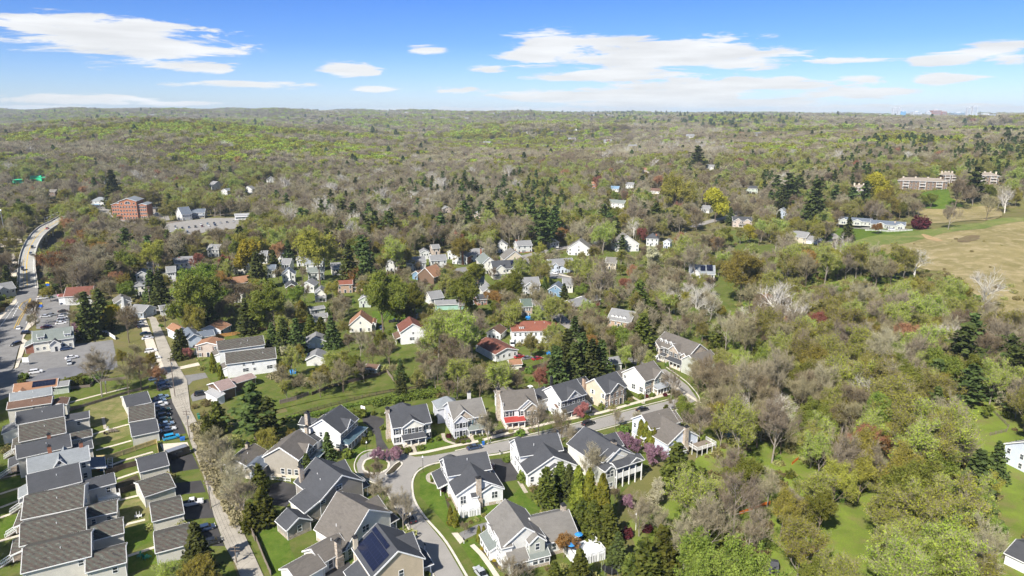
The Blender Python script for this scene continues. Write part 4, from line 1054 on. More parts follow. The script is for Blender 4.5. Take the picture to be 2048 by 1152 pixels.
# house with the two-level porch
h = H_('cream house with long charcoal roof and two-level white columned back porch',(512,848),(800,752),6.4,'6',depth=18)
w,d = h.w,h.d
h.vol(-3.4,-.2,.4,6,6.2,'y',.6,'sage','charcoal',base='stone'); h.win('F',[1.6],3.9,2.2,1.7).win('F',[1.6],.5,1.8,1.6)
h.vol(-2.8,w - .3,2.8,d,6.3,'y',.62,'cream','charcoal')
h.vol(0,w,0,3.2,6.2,'x',.42,'cream','charcoal',open_=True,th=.2)
h.vol(w * .5,w * .98,.02,3.6,6.1,'y',.6,'cream','charcoal',z0=6.0,ov=.3)
h.vol(-2.2,w * .5,3.0,5,7.2,'y',.55,'cream','charcoal',z0=6.2,ov=.3); h.win('F',[w * .4],7.3,1.8,1.1)
h.vol(w * .45,w + .3,d * .5,d * .5 + 7,6.6,'x',.62,'cream','charcoal',z0=4)
m = MB(); m.box(0,w - .2,.05,3.2,3.1,3.35); m.box(0,w - .2,.0,.08,2.85,4.3); m.build('porch_floor',M['trim'],h.root)
for i in range(5):
 m = MB(); u = .1 + (w - .4) * i / 4; m.box(u - .11,u + .11,-.12,.12,0,6.2); m.build('porch_post',M['trim'],h.root)
h.cur = (0,w,2.8,d,6); h.row('F',4,[3.6,.4],1.2,2.0)
h.chim(w * .42,d * .34,1.3,1.1,10.4)
# blue-white house with stone chimney and deck
h = H_('pale blue house with brown roof, stone chimney wall and pointed conifers beside it',(1075,592),(1400,497),4.4,'6',depth=10)
w,d = h.w,h.d
h.vol(0,w,0,d,4.4,'y',.62,'bluewhite','greybrown',base='stone'); h.win('F',[w * .76],.9,1.6,2.1).win('F',[w * .3],1.3,1.0,1.6).vents([(w * .6,d * .5,6.9)])
h.chim(w * .55,-.5,1.4,.9,8.6)
h.vol(.6,w * .45,-2.2,0,2.6,'x',wall='bluewhite',roof='greybrown',prof=[(0,2.3),(2.2,3.4)],ov=.25)
h.vol(-.6,w - 1.6,d * .7,d * .7 + 8.6,6.3,'x',.66,'bluewhite','greybrown'); h.row('L',2,[3.8]).win('F',[.8],4.4,.9,1.2).win('R',[2],4.2)
h.vol(w * .35,w + .3,d * .7 + .6,d * .7 + 7,6.0,'x',.6,'bluewhite','greybrown',z0=2)
h.vol(-2.2,-.62,d * .7 + 1,d * .7 + 6,3.2,'y',.4,'white','metalroof_grey'); h.vents([(w * .4,d + 1,8.6),(w * .46,d + .4,8.4)])
h.deck(w * .66,w + 3.5,-4.2,-.1,2.2,skirt=False)
# ---- the six front-facing houses of the street
h = H_('white house with charcoal roof, cream front gable and tall stone chimney on its side',(265,715),(685,640),6,'4',(190,530))
w,d = h.w,h.d = h.w,11.2
h.vol(0,w,0,d,6,'x',.62,'white','charcoal')
h.win('F',[1.2,w - 1.0],3.6,.95,1.5,'shutter').win('F',[1.2,w - 1.0],.9,.95,1.6,'shutter')
h.vol(w * .24,w * .79,-.7,d * .5,6,'y',.62,'cream','charcoal'); h.win('F',[w * .55 * k for k in (.15,.5,.85)],3.6,.95,1.5,'shutter').win('F',[w * .08,w * .46],.8,.95,1.6,'shutter').door('F',w * .28,z=.5)
h.porch(w * .22,w * .8,2.0,3.4,2.8,'charcoal',4)
h.chim(-.55,d * .45,1.0,1.5,10.2)
h.vol(w * .2,w * .2 + 6.5,d,d + 5.5,5.4,'hip',.75,'white','charcoal'); h.vents([(w * .2 - .6,d + 2.0,5)])
h = H_('lavender-grey house with greybrown roof, part stone front gable and slate porch',(955,630),(1310,560),6,'4',(870,450))
w,d = h.w,h.d = h.w,11.2
h.vol(0,w,0,d,6,'x',.62,'lavgrey','taupegrey'); h.win('F',[w - 2.4,w - 1.2],3.6,.95,1.5,'shutter').row('L',3,[3.6,.9]).win('F',[w - 2.8,w - 1.2],.8,1.0,1.7)
h.vol(.1,w * .62,-.25,d * .45,6,'y',.9,'stone','taupegrey',z0=3.2); h.win('F',[w * .5],3.6,.9,1.5,'shutter_teal')
h.vol(-.05,w * .4,-1.1,d * .3,5.8,'y',.85,'lavgrey','taupegrey'); h.win('F',[w * .1,w * .3],3.5,.9,1.5,'shutter').win('F',[w * .1,w * .3],.8,.9,1.6,'shutter')
h.cur = (0,w,0,d,6); h.door('F',w * .5,mat='shutter_teal',z=.4)
h.porch(w * .42,w + .3,2.1,3.5,2.8,'greenslate',4,y0=0)
h.chim(w * .8,d * .98,1.0,.9,9.6,'offwhite')
h.vol(-2.2,4.8,d - .02,d + 6,5.6,'hip',.75,'lavgrey','slate')
h = H_('white and stone house with bright red metal porch roof',(1530,515),(1905,465),6,'4',(1420,300))
w,d = h.w,h.d = h.w,11.5
h.vol(0,w,0,d,6,'x',.66,'white','greybrown',walls={'F': 'white'},base='stone'); h.win('F',[1.0,2.2],3.6,.95,1.5,'shutter').row('L',2,[6.4,3.6],.8,1.4)
h.vol(w * .4,w + .05,-.3,d * .5,6,'y',.82,'white','greybrown'); h.win('F',[w * .12],3.6,.9,1.5,'shutter')
h.vol(w * .58,w + .1,-.9,d * .35,5.9,'y',.82,'stone','greybrown'); h.win('F',[w * .12,w * .32],3.5,.9,1.5,'shutter').win('F',[w * .12,w * .32],.8,.9,1.6,'shutter')
h.cur = (0,w,0,d,6); h.win('F',[1.0,2.3],.7,1.1,1.8).door('F',w * .5,mat='door_red',z=.4)
h.porch(.1,w * .56,2.2,3.4,2.7,'metalroof_red',4,y0=0)
h.chim(-.55,d * .5,1.0,1.6,10.9)
h.vol(w * .1,w * .1 + 6.5,d,d + 6,5.6,'hip',.75,'white','greybrown')
h.vol(w * .75,w + 4,d - 2,d + 4,3.2,'x',.6,'white','greybrown')
h = H_('white house with dark full-width porch behind the coral flowering tree',(345,625),(640,560),6,'5',(150,555))
w,d = h.w,h.d = h.w + .3,10.4
h.vol(0,w,0,d,6,'x',.66,'white','charcoal'); h.row('F',5,[3.7],.85,1.5,'shutter',.9,.9).row('L',2,[3.6],.9,1.4).row('F',4,[.8],.9,1.6)
h.vol(w * .22,w * .78,-.2,d * .5,6,'y',.82,'white','charcoal',z0=5.6); h.win('F',[w * .28],6.6,.7,.9,'shutter')
h.vol(-.9,.02,1.4,4.2,3.0,'x',.5,'white','brown',ov=.15); h.row('L',3,[.7],.7,1.6,None,.5,.5)
h.porch(-.2,w + .3,2.4,3.5,2.75,'charcoal',5,y0=0,hip=False)
h.vol(-7.5,1,d - 3,d + 4.2,4.6,'x',.62,'white','charcoal'); h.chim(w * .4,d + .2,.8,.7,9.9,'chimneycap')
h.vol(-3.5,-3.1,d + 2,d + 2.6,7.6,'x',.1,'white','trim',z0=5)
h = H_('beige house with stone front, charcoal roof and brown shutters',(845,540),(1110,470),6,'5',(620,470))
w,d = h.w,h.d = h.w,10.4
h.vol(0,w,0,d,6,'x',.7,'beige','charcoal',walls={'F': 'stone','R': 'beige'}); h.win('F',[.8,w - .9],3.6,.85,1.5,'shutter_brown').win('F',[.8,w - .9],.9,.85,1.6,'shutter_brown').win('L',[d * .42,d * .9],3.9,.9,1.4,'trim').win('L',[d * .4,d * .85],1.0,.9,1.5)
h.vol(w * .17,w * .84,-.5,d * .5,6,'y',.72,'stone','charcoal'); h.win('F',[w * .67 * k for k in (.15,.5,.85)],3.6,.85,1.5,'shutter_brown').win('F',[w * .1,w * .3],.9,.85,1.6,'shutter_brown').win('F',[w * .33],6.7,.7,.9,'shutter_brown').door('F',w * .52,z=.4)
h.vol(-3.2,3.2,d - .02,d + 6,5.2,'x',.62,'beige','charcoal'); h.chim(-.6,d * .93,1.0,1.0,8.6,'bricktan')
h = H_('cream house with brown roof, stone ground floor and pale metal porch roof',(1290,395),(1545,345),6,'5',(1060,360))
w,d = h.w,h.d = h.w,10.8
h.vol(0,w,0,d,6,'x',.66,'cream','greybrown',walls={'F': 'stone'},base='trim'); h.win('F',[.8,2.1],3.7,.8,1.4,'shutter_teal').win('F',[.8,2.1],.9,.85,1.6,'shutter').win('L',[d * .1],4.0,1.2,1.0).win('L',[d * .5,d * .84],1.2,1.5,1.8)
h.vol(w * .45,w + .1,-.5,d * .45,6,'y',.78,'cream','greybrown'); h.row('F',3,[3.7],.8,1.4,'shutter_teal',.9,.9)
h.porch(w * .4,w + .5,2.2,3.5,2.8,'metalroof_grey',5)
h.vol(-3.0,3.5,d - .02,d + 6,3.4,'x',.62,'cream','greybrown')
# grand stone house
h = H_('large beige stone house with three white roof dormers and double garage',(463,680),(655,755),6,'O',depth=11)
w,d = h.w,h.d
h.vol(0,w,0,d,6,'x',.72,'stone','greybrown'); h.row('F',9,[3.6],.8,1.5,'shutter',1,1)
for k in (.12,.27,.42): h.vol(w * k - .7,w * k + .7,1.2,4.5,8.0,'y',.8,'white','greybrown',z0=6.6,ov=.2); h.win('F',[.7],6.9,.8,.95)
h.vol(w * .0,w * .22,-1.4,4,5.4,'y',.8,'stone','greybrown'); h.gdoor('F',[1.1,3.2],1.8).win('F',[1.2,3],3.5,.8,1.4)
h.vol(w * .48,w * .74,-.8,5,6.4,'y',.85,'stone','greybrown'); h.row('F',2,[3.7],.9,1.6,'shutter')
h.vol(w * .86,w,-1,4,5.8,'y',.85,'stone','greybrown'); h.win('F',[w * .07],3.6,.9,1.5,'shutter').win('F',[w * .07],.8,.9,1.5)
h.porch(w * .52,w * .94,2.4,3.5,2.8,'charcoal',5,y0=-.8).porch(w * .24,w * .36,1.4,3.4,2.8,'charcoal',3,y0=0)
h.vol(w - .02,w + 7.5,-3.5,7.5,5.6,'y',.68,'sage','greybrown')
# ------------------------------------------------------------------ the row on the left (long side towards the camera)
def ridge_depth(t,el,er,rl,ez,pitch):
 """depth of a gable roof whose eave and ridge are seen at these positions"""
 a = GT(t,*el,ez); b = GT(t,*er,ez); u = Vector((b.x - a.x,b.y - a.y)).normalized(); n = Vector((-u.y,u.x)); d = 9.0
 for _ in range(12):
  q = GT(t,*rl,ez + pitch * d / 2 + .17); d = .5 * d + .5 * 2 * (Vector((q.x - a.x,q.y - a.y)).dot(n))
 return max(5.0,min(14.0,d))
def rowhouse(label,ev_l,ev_r,ez,d,roof,wall='rowcream',t='7',wins=(),pitch=.42,stair=0,rl=None,group='row houses with paired back wings',**k):
 if rl: d = ridge_depth(t,ev_l,ev_r,rl,ez,pitch)
 h = H_(label,ev_l,ev_r,ez,t,depth=d,group=group)
 w = h.w
 h.vol(0,w,0,d,ez,'x',pitch,wall,roof,ov=.35); h.vents([(w * .55,d * .3,ez + pitch * d * .3 + .2)])
 for u,z,ww in wins: h.win('F',[w * u],z,ww,1.2)
 h.row('R',3,[ez - 2.4],.8,1.3).row('L',3,[ez - 2.4,ez - 5],.8,1.3).door('L',d * .4,z=1.4)
 h.porch  # keep
 if stair:
  m = MB()
  m.box(-2.4,-.06,d * .2,d * .75,1.25,1.4); m.build('stoop',M['wood'],h.root)
  m = MB(); n = 8
  for i in range(n): m.box(-2.4 - .3 * (i + 1),-2.4 - .3 * i,d * .3,d * .3 + 1.3,1.2 - .16 * (i + 1),1.36 - .16 * (i + 1))
  m.build('stair',M['wood'],h.root)
  for yy in (d * .3,d * .3 + 1.3):
   m = MB(); m.bar((-2.4,yy,2.3),(-4.9,yy,1.0),.09,.12); m.bar((-2.4,yy,1.5),(-4.9,yy,.2),.07,.1)
   for i in range(9): m.bar((-2.4 - .31 * i,yy,1.35 - .16 * i),(-2.4 - .31 * i,yy,2.3 - .16 * i),.06)
   m.build('stair_railing',M['trim'],h.root)
  h.vol(-2.3,-.05,d * .15,d * .8,3.6,'y',wall=wall,roof=roof,prof=[(0,3.3),(2.25,3.9)],open_=True,trim='trim',ov=.2,rname='porch_roof')
  for yy in (d * .18,d * .78): m = MB(); m.box(-2.2,-2.05,yy - .08,yy + .08,1.4,3.35); m.build('porch_post',M['trim'],h.root)
 return h
rowhouse('pale green-grey roofed row house next to the solar roofed orange one',(65,193),(318,150),5.6,8,'slate',rl=(62,145),wins=[(.5,3.2,.9)])
h = rowhouse('brown roofed row house between the pale roof and the dark roofs',(47,243),(316,204),5.6,8,'brown',rl=(47,200),wins=[(.6,4.0,.9),(.8,4.0,.9)]); h.vol(h.w,h.w + 4,.5,6,4.2,'y',.3,'rowcream','brown')
h = rowhouse('dark roofed row house behind the one with the small roof tree',(105,338),(392,285),6,9,'charcoal',rl=(92,262),stair=0); h.vol(-4,-.06,1,7,4,'y',wall='white',roof='greyroof',prof=[(0,3.4),(3.9,4.4)],ov=.3)
h.vol(h.w + .02,h.w + 6.6,-.6,4.6,4.2,'x',.4,'rowcream','charcoal'); h.win('F',[3.8],2.2,.9,1.1)
h = rowhouse('row house with stepped multicolour shingles and white front stair, nearest the lawn tables',(125,445),(405,388),6,9,'multi',rl=(108,345),stair=1); h.vol(h.w + .02,h.w + 6.4,-2.2,2.6,4.2,'x',.4,'rowcream','multi'); h.win('F',[4.2],1.6,1.0,1.3)
h = rowhouse('dark roofed row house with long white front stair, touching the slate cross-gable house',(110,550),(440,475),6,9,'charcoal',rl=(128,462),stair=1); h.chim(h.w * .62,4.6,.9,.7,9.2,'brick'); h.vol(h.w + .02,h.w + 5,0,5,4.2,'x',.4,'rowcream','charcoal')
# old slate farmhouse in the row
h = H_('old cream farmhouse with pale slate roof and pointed centre gable, in the row',(180,640),(553,556),6.4,'7',depth=8.6)
w,d = h.w,h.d
h.vol(0,w,0,d,6.4,'x',.5,'cream','slate',base=None); h.vol(w * .4,w * .62,-.05,d * .5,6.4,'y',1.3,'cream','slate',z0=5.5,ov=.3); h.win('F',[w * .11],6.9,.9,1.3)
h.vol(w * .5,w * .68,d * .5,d + .02,6.4,'y',1.2,'cream','slate',z0=5.5,ov=.3)
h.cur = (0,w,0,d,6); h.win('F',[w * .2,w * .45,w * .75,w * .9],4.3,.9,1.4).win('F',[w * .9],1.2,.9,1.5).win('R',[2,6],4.4).win('R',[2,6],1.4); h.chim(w * .9,d * .5,.9,.7,10,'brick').chim(w * .35,d * .9,.9,.7,9.4,'brick')
h.porch  # no front porch
h.vol(w + .02,w + 3.2,.6,7,2.9,'y',wall='cream',roof='bluegreyroof',prof=[(0,3.5),(3.2,2.8)],open_=True,rname='porch_roof'); [MB() for _ in ()]
for yy in (.8,3.8,6.8): m = MB(); m.box(w + 2.9,w + 3.1,yy - .1,yy + .1,0,2.8); m.build('porch_post',M['trim'],h.root)
h = rowhouse('row house with plain dark roof, first on the near side of the slate farmhouse',(183,772),(503,692),6,10.5,'charcoal',rl=(163,655),wins=[(.5,4.4,.9)],stair=1); h.vol(h.w + .02,h.w + 7.2,-2.4,3.4,4.4,'x',.4,'rowcream','charcoal'); h.win('F',[5.6],2.2,.9,1.3); h.deck(h.w + 3,h.w + 8,-4.2,-2.45,1.2)
h.vol(-2.4,-.06,3,9,4.6,'y',wall='rowcream',roof='slate',prof=[(0,4.0),(2.3,4.8)],ov=.2)
h = rowhouse('row house with stepped multicolour shingles and twin side windows, behind the last in view',(140,926),(512,850),6,12,'multi',rl=(133,790),wins=[(.57,4.3,.8),(.8,4.2,.9),(.87,4.2,.9)],stair=1); h.vol(h.w + .02,h.w + 7,-2.6,3.2,4.3,'x',.4,'rowcream','multi'); h.win('F',[2.2,5.4],2.2,.8,1.2)
h = rowhouse('last full row house in view, multicolour shingles, gabled wing beside the lawn chairs',(130,1092),(530,992),6,12,'multi',rl=(128,960),wins=[(.55,4.3,.8),(.78,4.2,.9),(.85,4.2,.9)],stair=1); h.vol(h.w + .02,h.w + 7.2,-2.4,4.2,4.3,'x',.4,'rowcream','multi')
h = rowhouse('row house cut off by the lower edge of the view, only its wing roof showing',(140,1260),(560,1155),6,12,'multi',rl=(140,1110),wins=[(.85,4.2,.9)]); h.vol(h.w - .6,h.w + 6.4,-3,4.2,4.3,'x',.4,'rowcream','multi'); h.win('F',[5],2.2,.9,1.3)
# orange cottage with solar panels by the big road
h = H_('orange roofed cottage with a strip of solar panels beside the car park',(85,135),(350,100),3.2,'7',depth=7,name='cottage')
w,d = h.w,h.d; h.vol(0,w,0,d,3.2,'x',.45,'yellowgreen','orangebrown'); roofpanel(h,.5,d * .45,3.65,3.2 + .45 * d * .45 + .2,w * .42,w * .97,ax='x'); h.row('F',4,[1.2]); h.vol(.3,4.5,-1.8,3,2.8,'y',.5,'yellowgreen','orangebrown')
h.vol(w,w + 3.5,0,5,3,'x',.35,'yellowgreen','greyroof')
# ---- twin garages behind the row
RLG = [(637,233),(652,293),(662,380),(700,558),(722,675),(757,795),(783,945)]
GAR = [('dark roofed garage farthest along the row, beside the parked grey cars',(648,292),(768,265),'charcoal'),('multicolour shingled garage between two dark roofed garages by the parked cars',(660,366),(787,344),'multi'),('dark roofed garage beside the blue jeep, new board fence in front',(675,440),(807,412),'charcoal'),
  ('dark roofed garage beside the black camper trailer',(714,622),(858,586),'charcoal'),('multicolour shingled garage beside the empty asphalt pad',(737,747),(890,697),'multi'),('multicolour shingled garage beside the white pickup truck',(780,872),(934,832),'multi'),('garage half hidden by the big bush at the lower end of the alley',(797,1032),(975,985),'multi')]
for (lb,a,b,rf),rl in zip(GAR,RLG):
 dd = ridge_depth('A',a,b,rl,3.3,.36)
 h = H_(lb,a,b,3.3,'A',depth=dd,name='garage',cat='garage',group='garages along the alley')
 h.vol(0,h.w,0,dd,3.3,'x',.36,'rowcream',rf,ov=.3); h.gdoor('R',[dd * .27,dd * .73],min(2.9,dd * .38)).win('L',[3],1.4,.8,1)
# ------------------------------------------------------------------ houses farther off
def mh(label,t,A,B,ez,d,ax='x',wall='white',roof='greyroof',pitch=.6,nw=3,rows=None,walls=None,group=None,name='house',cat='house',porch=None,chim=None,garage=0,cross=None,wing=None,side=1,door=True,base=None,dorm=0,sh=None,gz=None):
 """A, B: eave corners of the wall that faces the camera"""
 h = House(label,A,B,ez,t,depth=d,name=name,cat=cat,group=group,gz=gz)
 w = h.w
 if h.org.y > 300 and wall == 'white': wall = 'dullwhite'
 h.vol(0,w,0,d,ez,ax,pitch,wall,roof,walls=walls,base=base,ov=.4)
 rows = rows if rows is not None else ([ez - 2.2,ez - 4.9] if ez > 4.8 else [ez - 2.1])
 if nw: h.row('F',nw,rows,.95,1.4 if ez > 4.8 else 1.2,sh)
 if side:
  h.row('L',2,rows,.9,1.3); h.row('R',2,rows,.9,1.3)
 if ax == 'y' and pitch * w / 2 > 2.2 and nw: h.win('F',[w / 2],ez + .2,.8,1.1)
 if door and nw: h.door('F',w * (.5 if nw % 2 == 0 else .37),z=.1)
 if garage: h.gdoor('F',[w * (k + .5) / garage for k in range(garage)],min(2.7,w / garage - .5))
 if dorm:
  for k in range(dorm):
   u = w * (k + .5) / dorm * .7 + w * .1
   h.vol(u - .7,u + .7,d * .1,d * .4,ez + 1.3,'y',.8,'white',roof,z0=ez - .2,ov=.15); h.win('F',[.7],ez + .2,.7,.9)
 if cross:
  u,cw,cp = cross
  h.vol(w * u - cw / 2,w * u + cw / 2,-.5,d * .5,ez,'y',cp,wall,roof); h.row('F',2,[r + .05 for r in rows],.85,1.3,None,.8,.8)
 if wing:      # x0,x1,y0,y1,ez,axis
  h.vol(wing[0] if wing[0] < 0 else w + .02,0 - .02 if wing[0] < 0 else w + wing[1],wing[2],wing[3],wing[4],wing[5],pitch * .9,wall,roof); h.row('F',2,[wing[4] - 2.0],.9,1.2)
 if porch: h.cur = (0,w,0,d,ez); h.porch(w * porch[0],w * porch[1],2.0,3.3,2.7,porch[2] if len(porch) > 2 else roof,4,y0=0)
 if chim: h.chim(w * chim[0],d * chim[1],1.0,.9,chim[2],chim[3] if len(chim) > 3 else 'brick')
 return h
# twins and cottages along the alley
h = mh('long white house with multicolour shingles and side windows, nearer of two alike','M',(297,800),(580,765),6,11.5,'x','white','r_multi',.42,0,side=0)
w = h.w; h.cur = (0,w,0,10.5,6); h.win('F',[w * .34,w * .4,w * .83,w * .89],2.0,.95,1.3).win('F',[w * .34,w * .53],4.4,.9,.9).win('F',[w * .55],2.1,.9,1.0); h.vents([(w * .75,3,7.6)])
h.vol(-2.4,-.05,2,8.5,3.4,'y',wall='white',roof='greybrown',prof=[(0,3.1),(2.3,3.9)],ov=.2); h.deck(w + .1,w + 4,1,4,.8)
h = mh('long white house with multicolour shingles, one of two alike, the one behind','M',(252,722),(513,687),6,10.5,'x','white','r_multi',.42,0,side=0); h.vents([(h.w * .65,3,7.6),(h.w * .5,2,7)])
h.vol(-2.4,-.05,2,8.5,3.4,'y',wall='white',roof='greybrown',prof=[(0,3.1),(2.3,3.9)],ov=.2)
h = mh('small tan two storey house with orange roof and brown shutters','M',(122,694),(248,690),5.4,7,'y','pinktan','orangebrown',.28,2,rows=[3.3,.6],sh='shutter_brown'); h.vol(-2.2,-.05,3,6,3.6,'x',.3,'pinktan','orangebrown',open_=True,rname='porch_roof'); h.deck(-2.2,-.05,3,6,1.2)
mh('pale blue cottage with blue-grey roof between two orange roofed ones','M',(75,655),(150,642),4.6,12,'y','bluewhite','bluegreyroof',.6,0,wing=(1,6,3,9,3.4,'x'))
mh('narrow orange roofed cottage standing by the alley','M',(5,615),(72,600),4.2,9,'y','bluewhite','orangebrown',.6,1)
mh('orange roofed bungalow behind the blue cottage','M',(150,600),(262,606),3.4,8,'y','bluewhite','orangebrown',.45,2)
mh('double garage with two white doors at the end of the grey drive','M',(757,676),(868,668),3.1,7.5,'y','cream','greyroof',.5,0,garage=2,name='garage',cat='garage',side=0)
mh('detached garage with grey hipped roof in front of the double garage','M',(757,775),(862,770),3.0,7.5,'y','offwhite','greyroof',.5,0,name='garage',cat='garage')
mh('cream cape house with brown roof and white trim beside the dark evergreens','M',(1005,575),(1132,570),4.0,9,'y','cream','orangebrown',.85,2,rows=[.8],wing=(1,1.5,2,9,3.6,'y'),sh=None)
h = mh('tall white farmhouse with red-brown roof and plain gable wall','M',(1300,617),(1443,605),6,11,'y','white','redbrown',.62,0,side=0); w = h.w
h.cur = (0,w,0,11,6); h.win('F',[w * .5],4.6,.8,.9).win('F',[w * .4,w * .5],1.9,.95,1.3).win('F',[w * .45],.1,.9,.5).row('L',3,[3.7,.9],.9,1.4); h.vol(-2.2,-.05,.8,9,2.9,'y',wall='white',roof='brown',prof=[(0,2.7),(2.2,3.5)],open_=True,rname='porch_roof')
for yy in (1,4.8,8.6): m = MB(); m.box(-2.1,-1.9,yy - .1,yy + .1,0,2.7); m.build('porch_post',M['trim'],h.root)
h.vol(w + .02,w + 3.4,4,9,3.4,'x',.3,'brownwood','redbrown'); h.deck(w + 3.4,w + 5,3,8,1.2,'wood')
mh('brick house with orange-red roof and low red roofed wing','M',(935,345),(1022,340),5.2,8,'x','bricktan','red',.35,2,rows=[2.8,.4],wing=(1,7,1,7,3.2,'x'))
mh('house with white upper floor over brick and grey-green roof','M',(765,275),(858,270),5.0,8,'x','white','greenslate',.55,3)
mh('small white gabled house with a white chimney front','M',(617,288),(690,284),5.2,9,'y','white','bluegreyroof',.75,2,chim=(.55,-.03,8.5,'trim'))
mh('small pale gabled house beside the brick house with the orange-red roof','M',(808,395),(868,392),4.6,9,'y','cream','greyroof',.8,2,porch=(0,1))
mh('low white garage with a green bin beside the pointed evergreens','M',(802,535),(878,528),2.8,6,'x','white','greyroof',.35,1,name='garage',cat='garage')
mh('white shed behind the low white garage','M',(782,490),(862,478),2.8,5,'x','white','greyroof',.3,1,name='garage',cat='garage')
mh('small grey shed at the end of the garden plots','M',(1097,822),(1162,828),2.2,4,'x','offwhite','brown',.45,1,name='shed',cat='shed',side=0,door=False)
h = mh('old wooden house with patched rusty tin roof beside the big pine','M',(265,955),(345,930),4.0,9,'x','brownwood','rust',.4,0); h.vol(-2.6,-.05,-2,6,3,'y',wall='white',roof='lightgrey',prof=[(0,2.6),(2.6,3.3)],ov=.3); h.vol(h.w,h.w + 10,4,9,3.4,'x',.3,'brownwood','rust')
far_ = [('white house between the russet trees at the edge of the town',(190,140),(250,140),'white','greyroof'),('white cottage beside a russet tree and the dark pines',(20,215),(120,210),'white','greyroof'),('grey roofed house half hidden by budding trees',(338,240),(415,238),'cream','greyroof'),
  ('pale gabled house behind the yellow-green tree',(468,180),(528,178),'offwhite','greyroof'),('white house under a large budding tree',(582,172),(640,172),'white','bluegreyroof'),('narrow white house among bare trees',(612,225),(660,225),'white','greyroof'),
  ('white gambrel house behind the red chimney row',(752,225),(852,222),'white','slate')]
for lb,a,b,wl_,rf in far_: mh(lb,'M',a,b,5.2,9,random.Random(a[0]).choice('xy'),wl_,rf,.6,3)
for lb,a,b,wl_,rf,ax in [('terracotta roofed long house beyond the two dark spruces',(285,345),(440,325),'pinktan','orangebrown','x'),('white bungalow hidden behind the olive trees',(20,400),(110,395),'white','greyroof','x'),('pale gabled house with bare tree in front beside the brick house',(725,350),(800,350),'offwhite','greyroof','y'),
        ('dark roofed cottage under the yellow-green maple',(640,360),(705,355),'brownwood','charcoal','y'),('small house with an open porch behind the cape house',(1060,430),(1125,430),'yellowgreen','greyroof','y')]:
 mh(lb,'M',a,b,4.4,9,ax,wl_,rf,.6,3)
for lb,t,a,b,wl_,rf,ax in [('white cottage between the big maple and the russet trees','M',(95,300),(150,298),'white','greyroof','y'),('small white house under the budding trees beyond the spruce pair','M',(520,262),(575,260),'white','bluegreyroof','x'),('narrow white house beside the olive crowned tree','M',(700,200),(742,198),'white','greyroof','y'),
         ('pale house at the end of the grass gap','M',(905,250),(960,246),'cream','greyroof','x'),('white gabled house between the middle row and the brown woods','N',(262,160),(312,158),'white','greyroof','y'),('small pale house beside the mint shed','N',(575,330),(625,330),'offwhite','greyroof','x'),
         ('grey roofed cottage on the lawn before the blue gabled one','N',(1085,345),(1140,345),'cream','greyroof','x'),('tan house beyond the forked bare tree','N',(1330,215),(1390,218),'beige','taupegrey','x'),('white house half way along the upper road','N',(1010,100),(1060,98),'white','greyroof','y'),
         ('small white house behind the orange-olive tree row','S',(960,560),(1010,556),'white','greyroof','x'),('cream house below the terracotta long house','M',(330,400),(385,398),'cream','brown','y')]:
 mh(lb,t,a,b,4.8,8.5,ax,wl_,rf,.6,3)
# centre of the town
mh('white house with grey hipped roof and carport, first of the middle row','N',(185,220),(292,215),5.2,10,'x','white','greyroof',.6,4,cross=(.3,4,.6))
mh('white house with pale roof and small chimney, second of the middle row','N',(322,205),(412,200),5.6,9,'x','white','greyroof',.6,3,chim=(.05,.5,9,'trim'))
mh('white house with a tall brick chimney on its brick base','N',(445,180),(530,185),5.4,9,'y','white','greyroof',.55,3,chim=(.72,-.03,9.5),walls={'R': 'brick'})
mh('white house with brick chimney and red roof ends','N',(550,170),(630,168),5.2,9,'x','white','greyroof',.7,3,chim=(.75,-.02,9),walls={'F': 'white'})
mh('brick house with white upper storey and brick chimney near the upper road','N',(822,120),(905,115),5.6,9,'x','white','greyroof',.6,3,chim=(.05,.5,9.5),base='brick')
mh('cream house with large greenish gable next to the solar roofed house','N',(615,225),(700,220),6.6,16,'y','cream','greenslate',.85,3)
mh('stone coloured house with big hipped roof behind the solar roofed house','N',(745,200),(865,195),6.8,14,'y','beige','taupegrey',.75,4,wing=(1,3,3,9,3.6,'x'))
h = mh('cream house with two gables and solar panels amid the town','N',(682,255),(845,245),6.4,11,'x','cream','charcoal',.7,5,cross=(.25,6,.8),porch=(0,.55)); w = h.w
h.vol(w * .62,w * .95,-1,5,6.4,'y',.8,'cream','charcoal'); h.row('F',2,[4.2,1]); roofpanel(h,w * .45 - 2.8,w * .45 - .4,6.5,8.4,1,4.5,ax='y'); roofpanel(h,.4,4.6,6.8,9.8,w * .66,w * .9,ax='x')
mh('pale blue house with grey roof, dormer and drive beside a retaining wall','N',(1012,235),(1150,225),5.4,10,'x','bluewhite','greyroof',.6,4,wing=(1,2,2,8,4,'x'),cross=(.18,4.5,.8))
mh('blue gabled cottage beside the lawn','N',(1000,370),(1078,375),4.2,9,'y','blue','bluegreyroof',.7,2)
mh('white house with three stepped gables and porches','N',(848,350),(950,345),5.4,11,'x','white','greyroof',.6,4,cross=(.4,5,.7),porch=(.5,1))
mh('dark brown barn shaped house with rust roof','N',(245,285),(338,300),4.6,10,'y','brownwood','orangebrown',.8,0)
mh('small blue and brown cottage beside the barn shaped house','N',(215,280),(262,290),3.6,7,'y','blue','brown',.6,1)
mh('long mint green garage with grey roof beneath the budding trees','N',(348,460),(480,455),3.2,7,'x','mint','greyroof',.4,0,side=0,name='garage',cat='garage')
mh('low mint green shed beside the long garage','N',(485,462),(570,455),2.6,5,'x','mint','greyroof',.4,0,side=0,name='shed',cat='shed',door=False)
mh('small dark red porch house among trees','N',(590,430),(645,425),3.4,7,'x','redbrown','charcoal',.5,2)
mh('grey cottage hidden by trees west of the long mint garage','N',(322,425),(395,415),3.8,9,'x','offwhite','greyroof',.6,2)
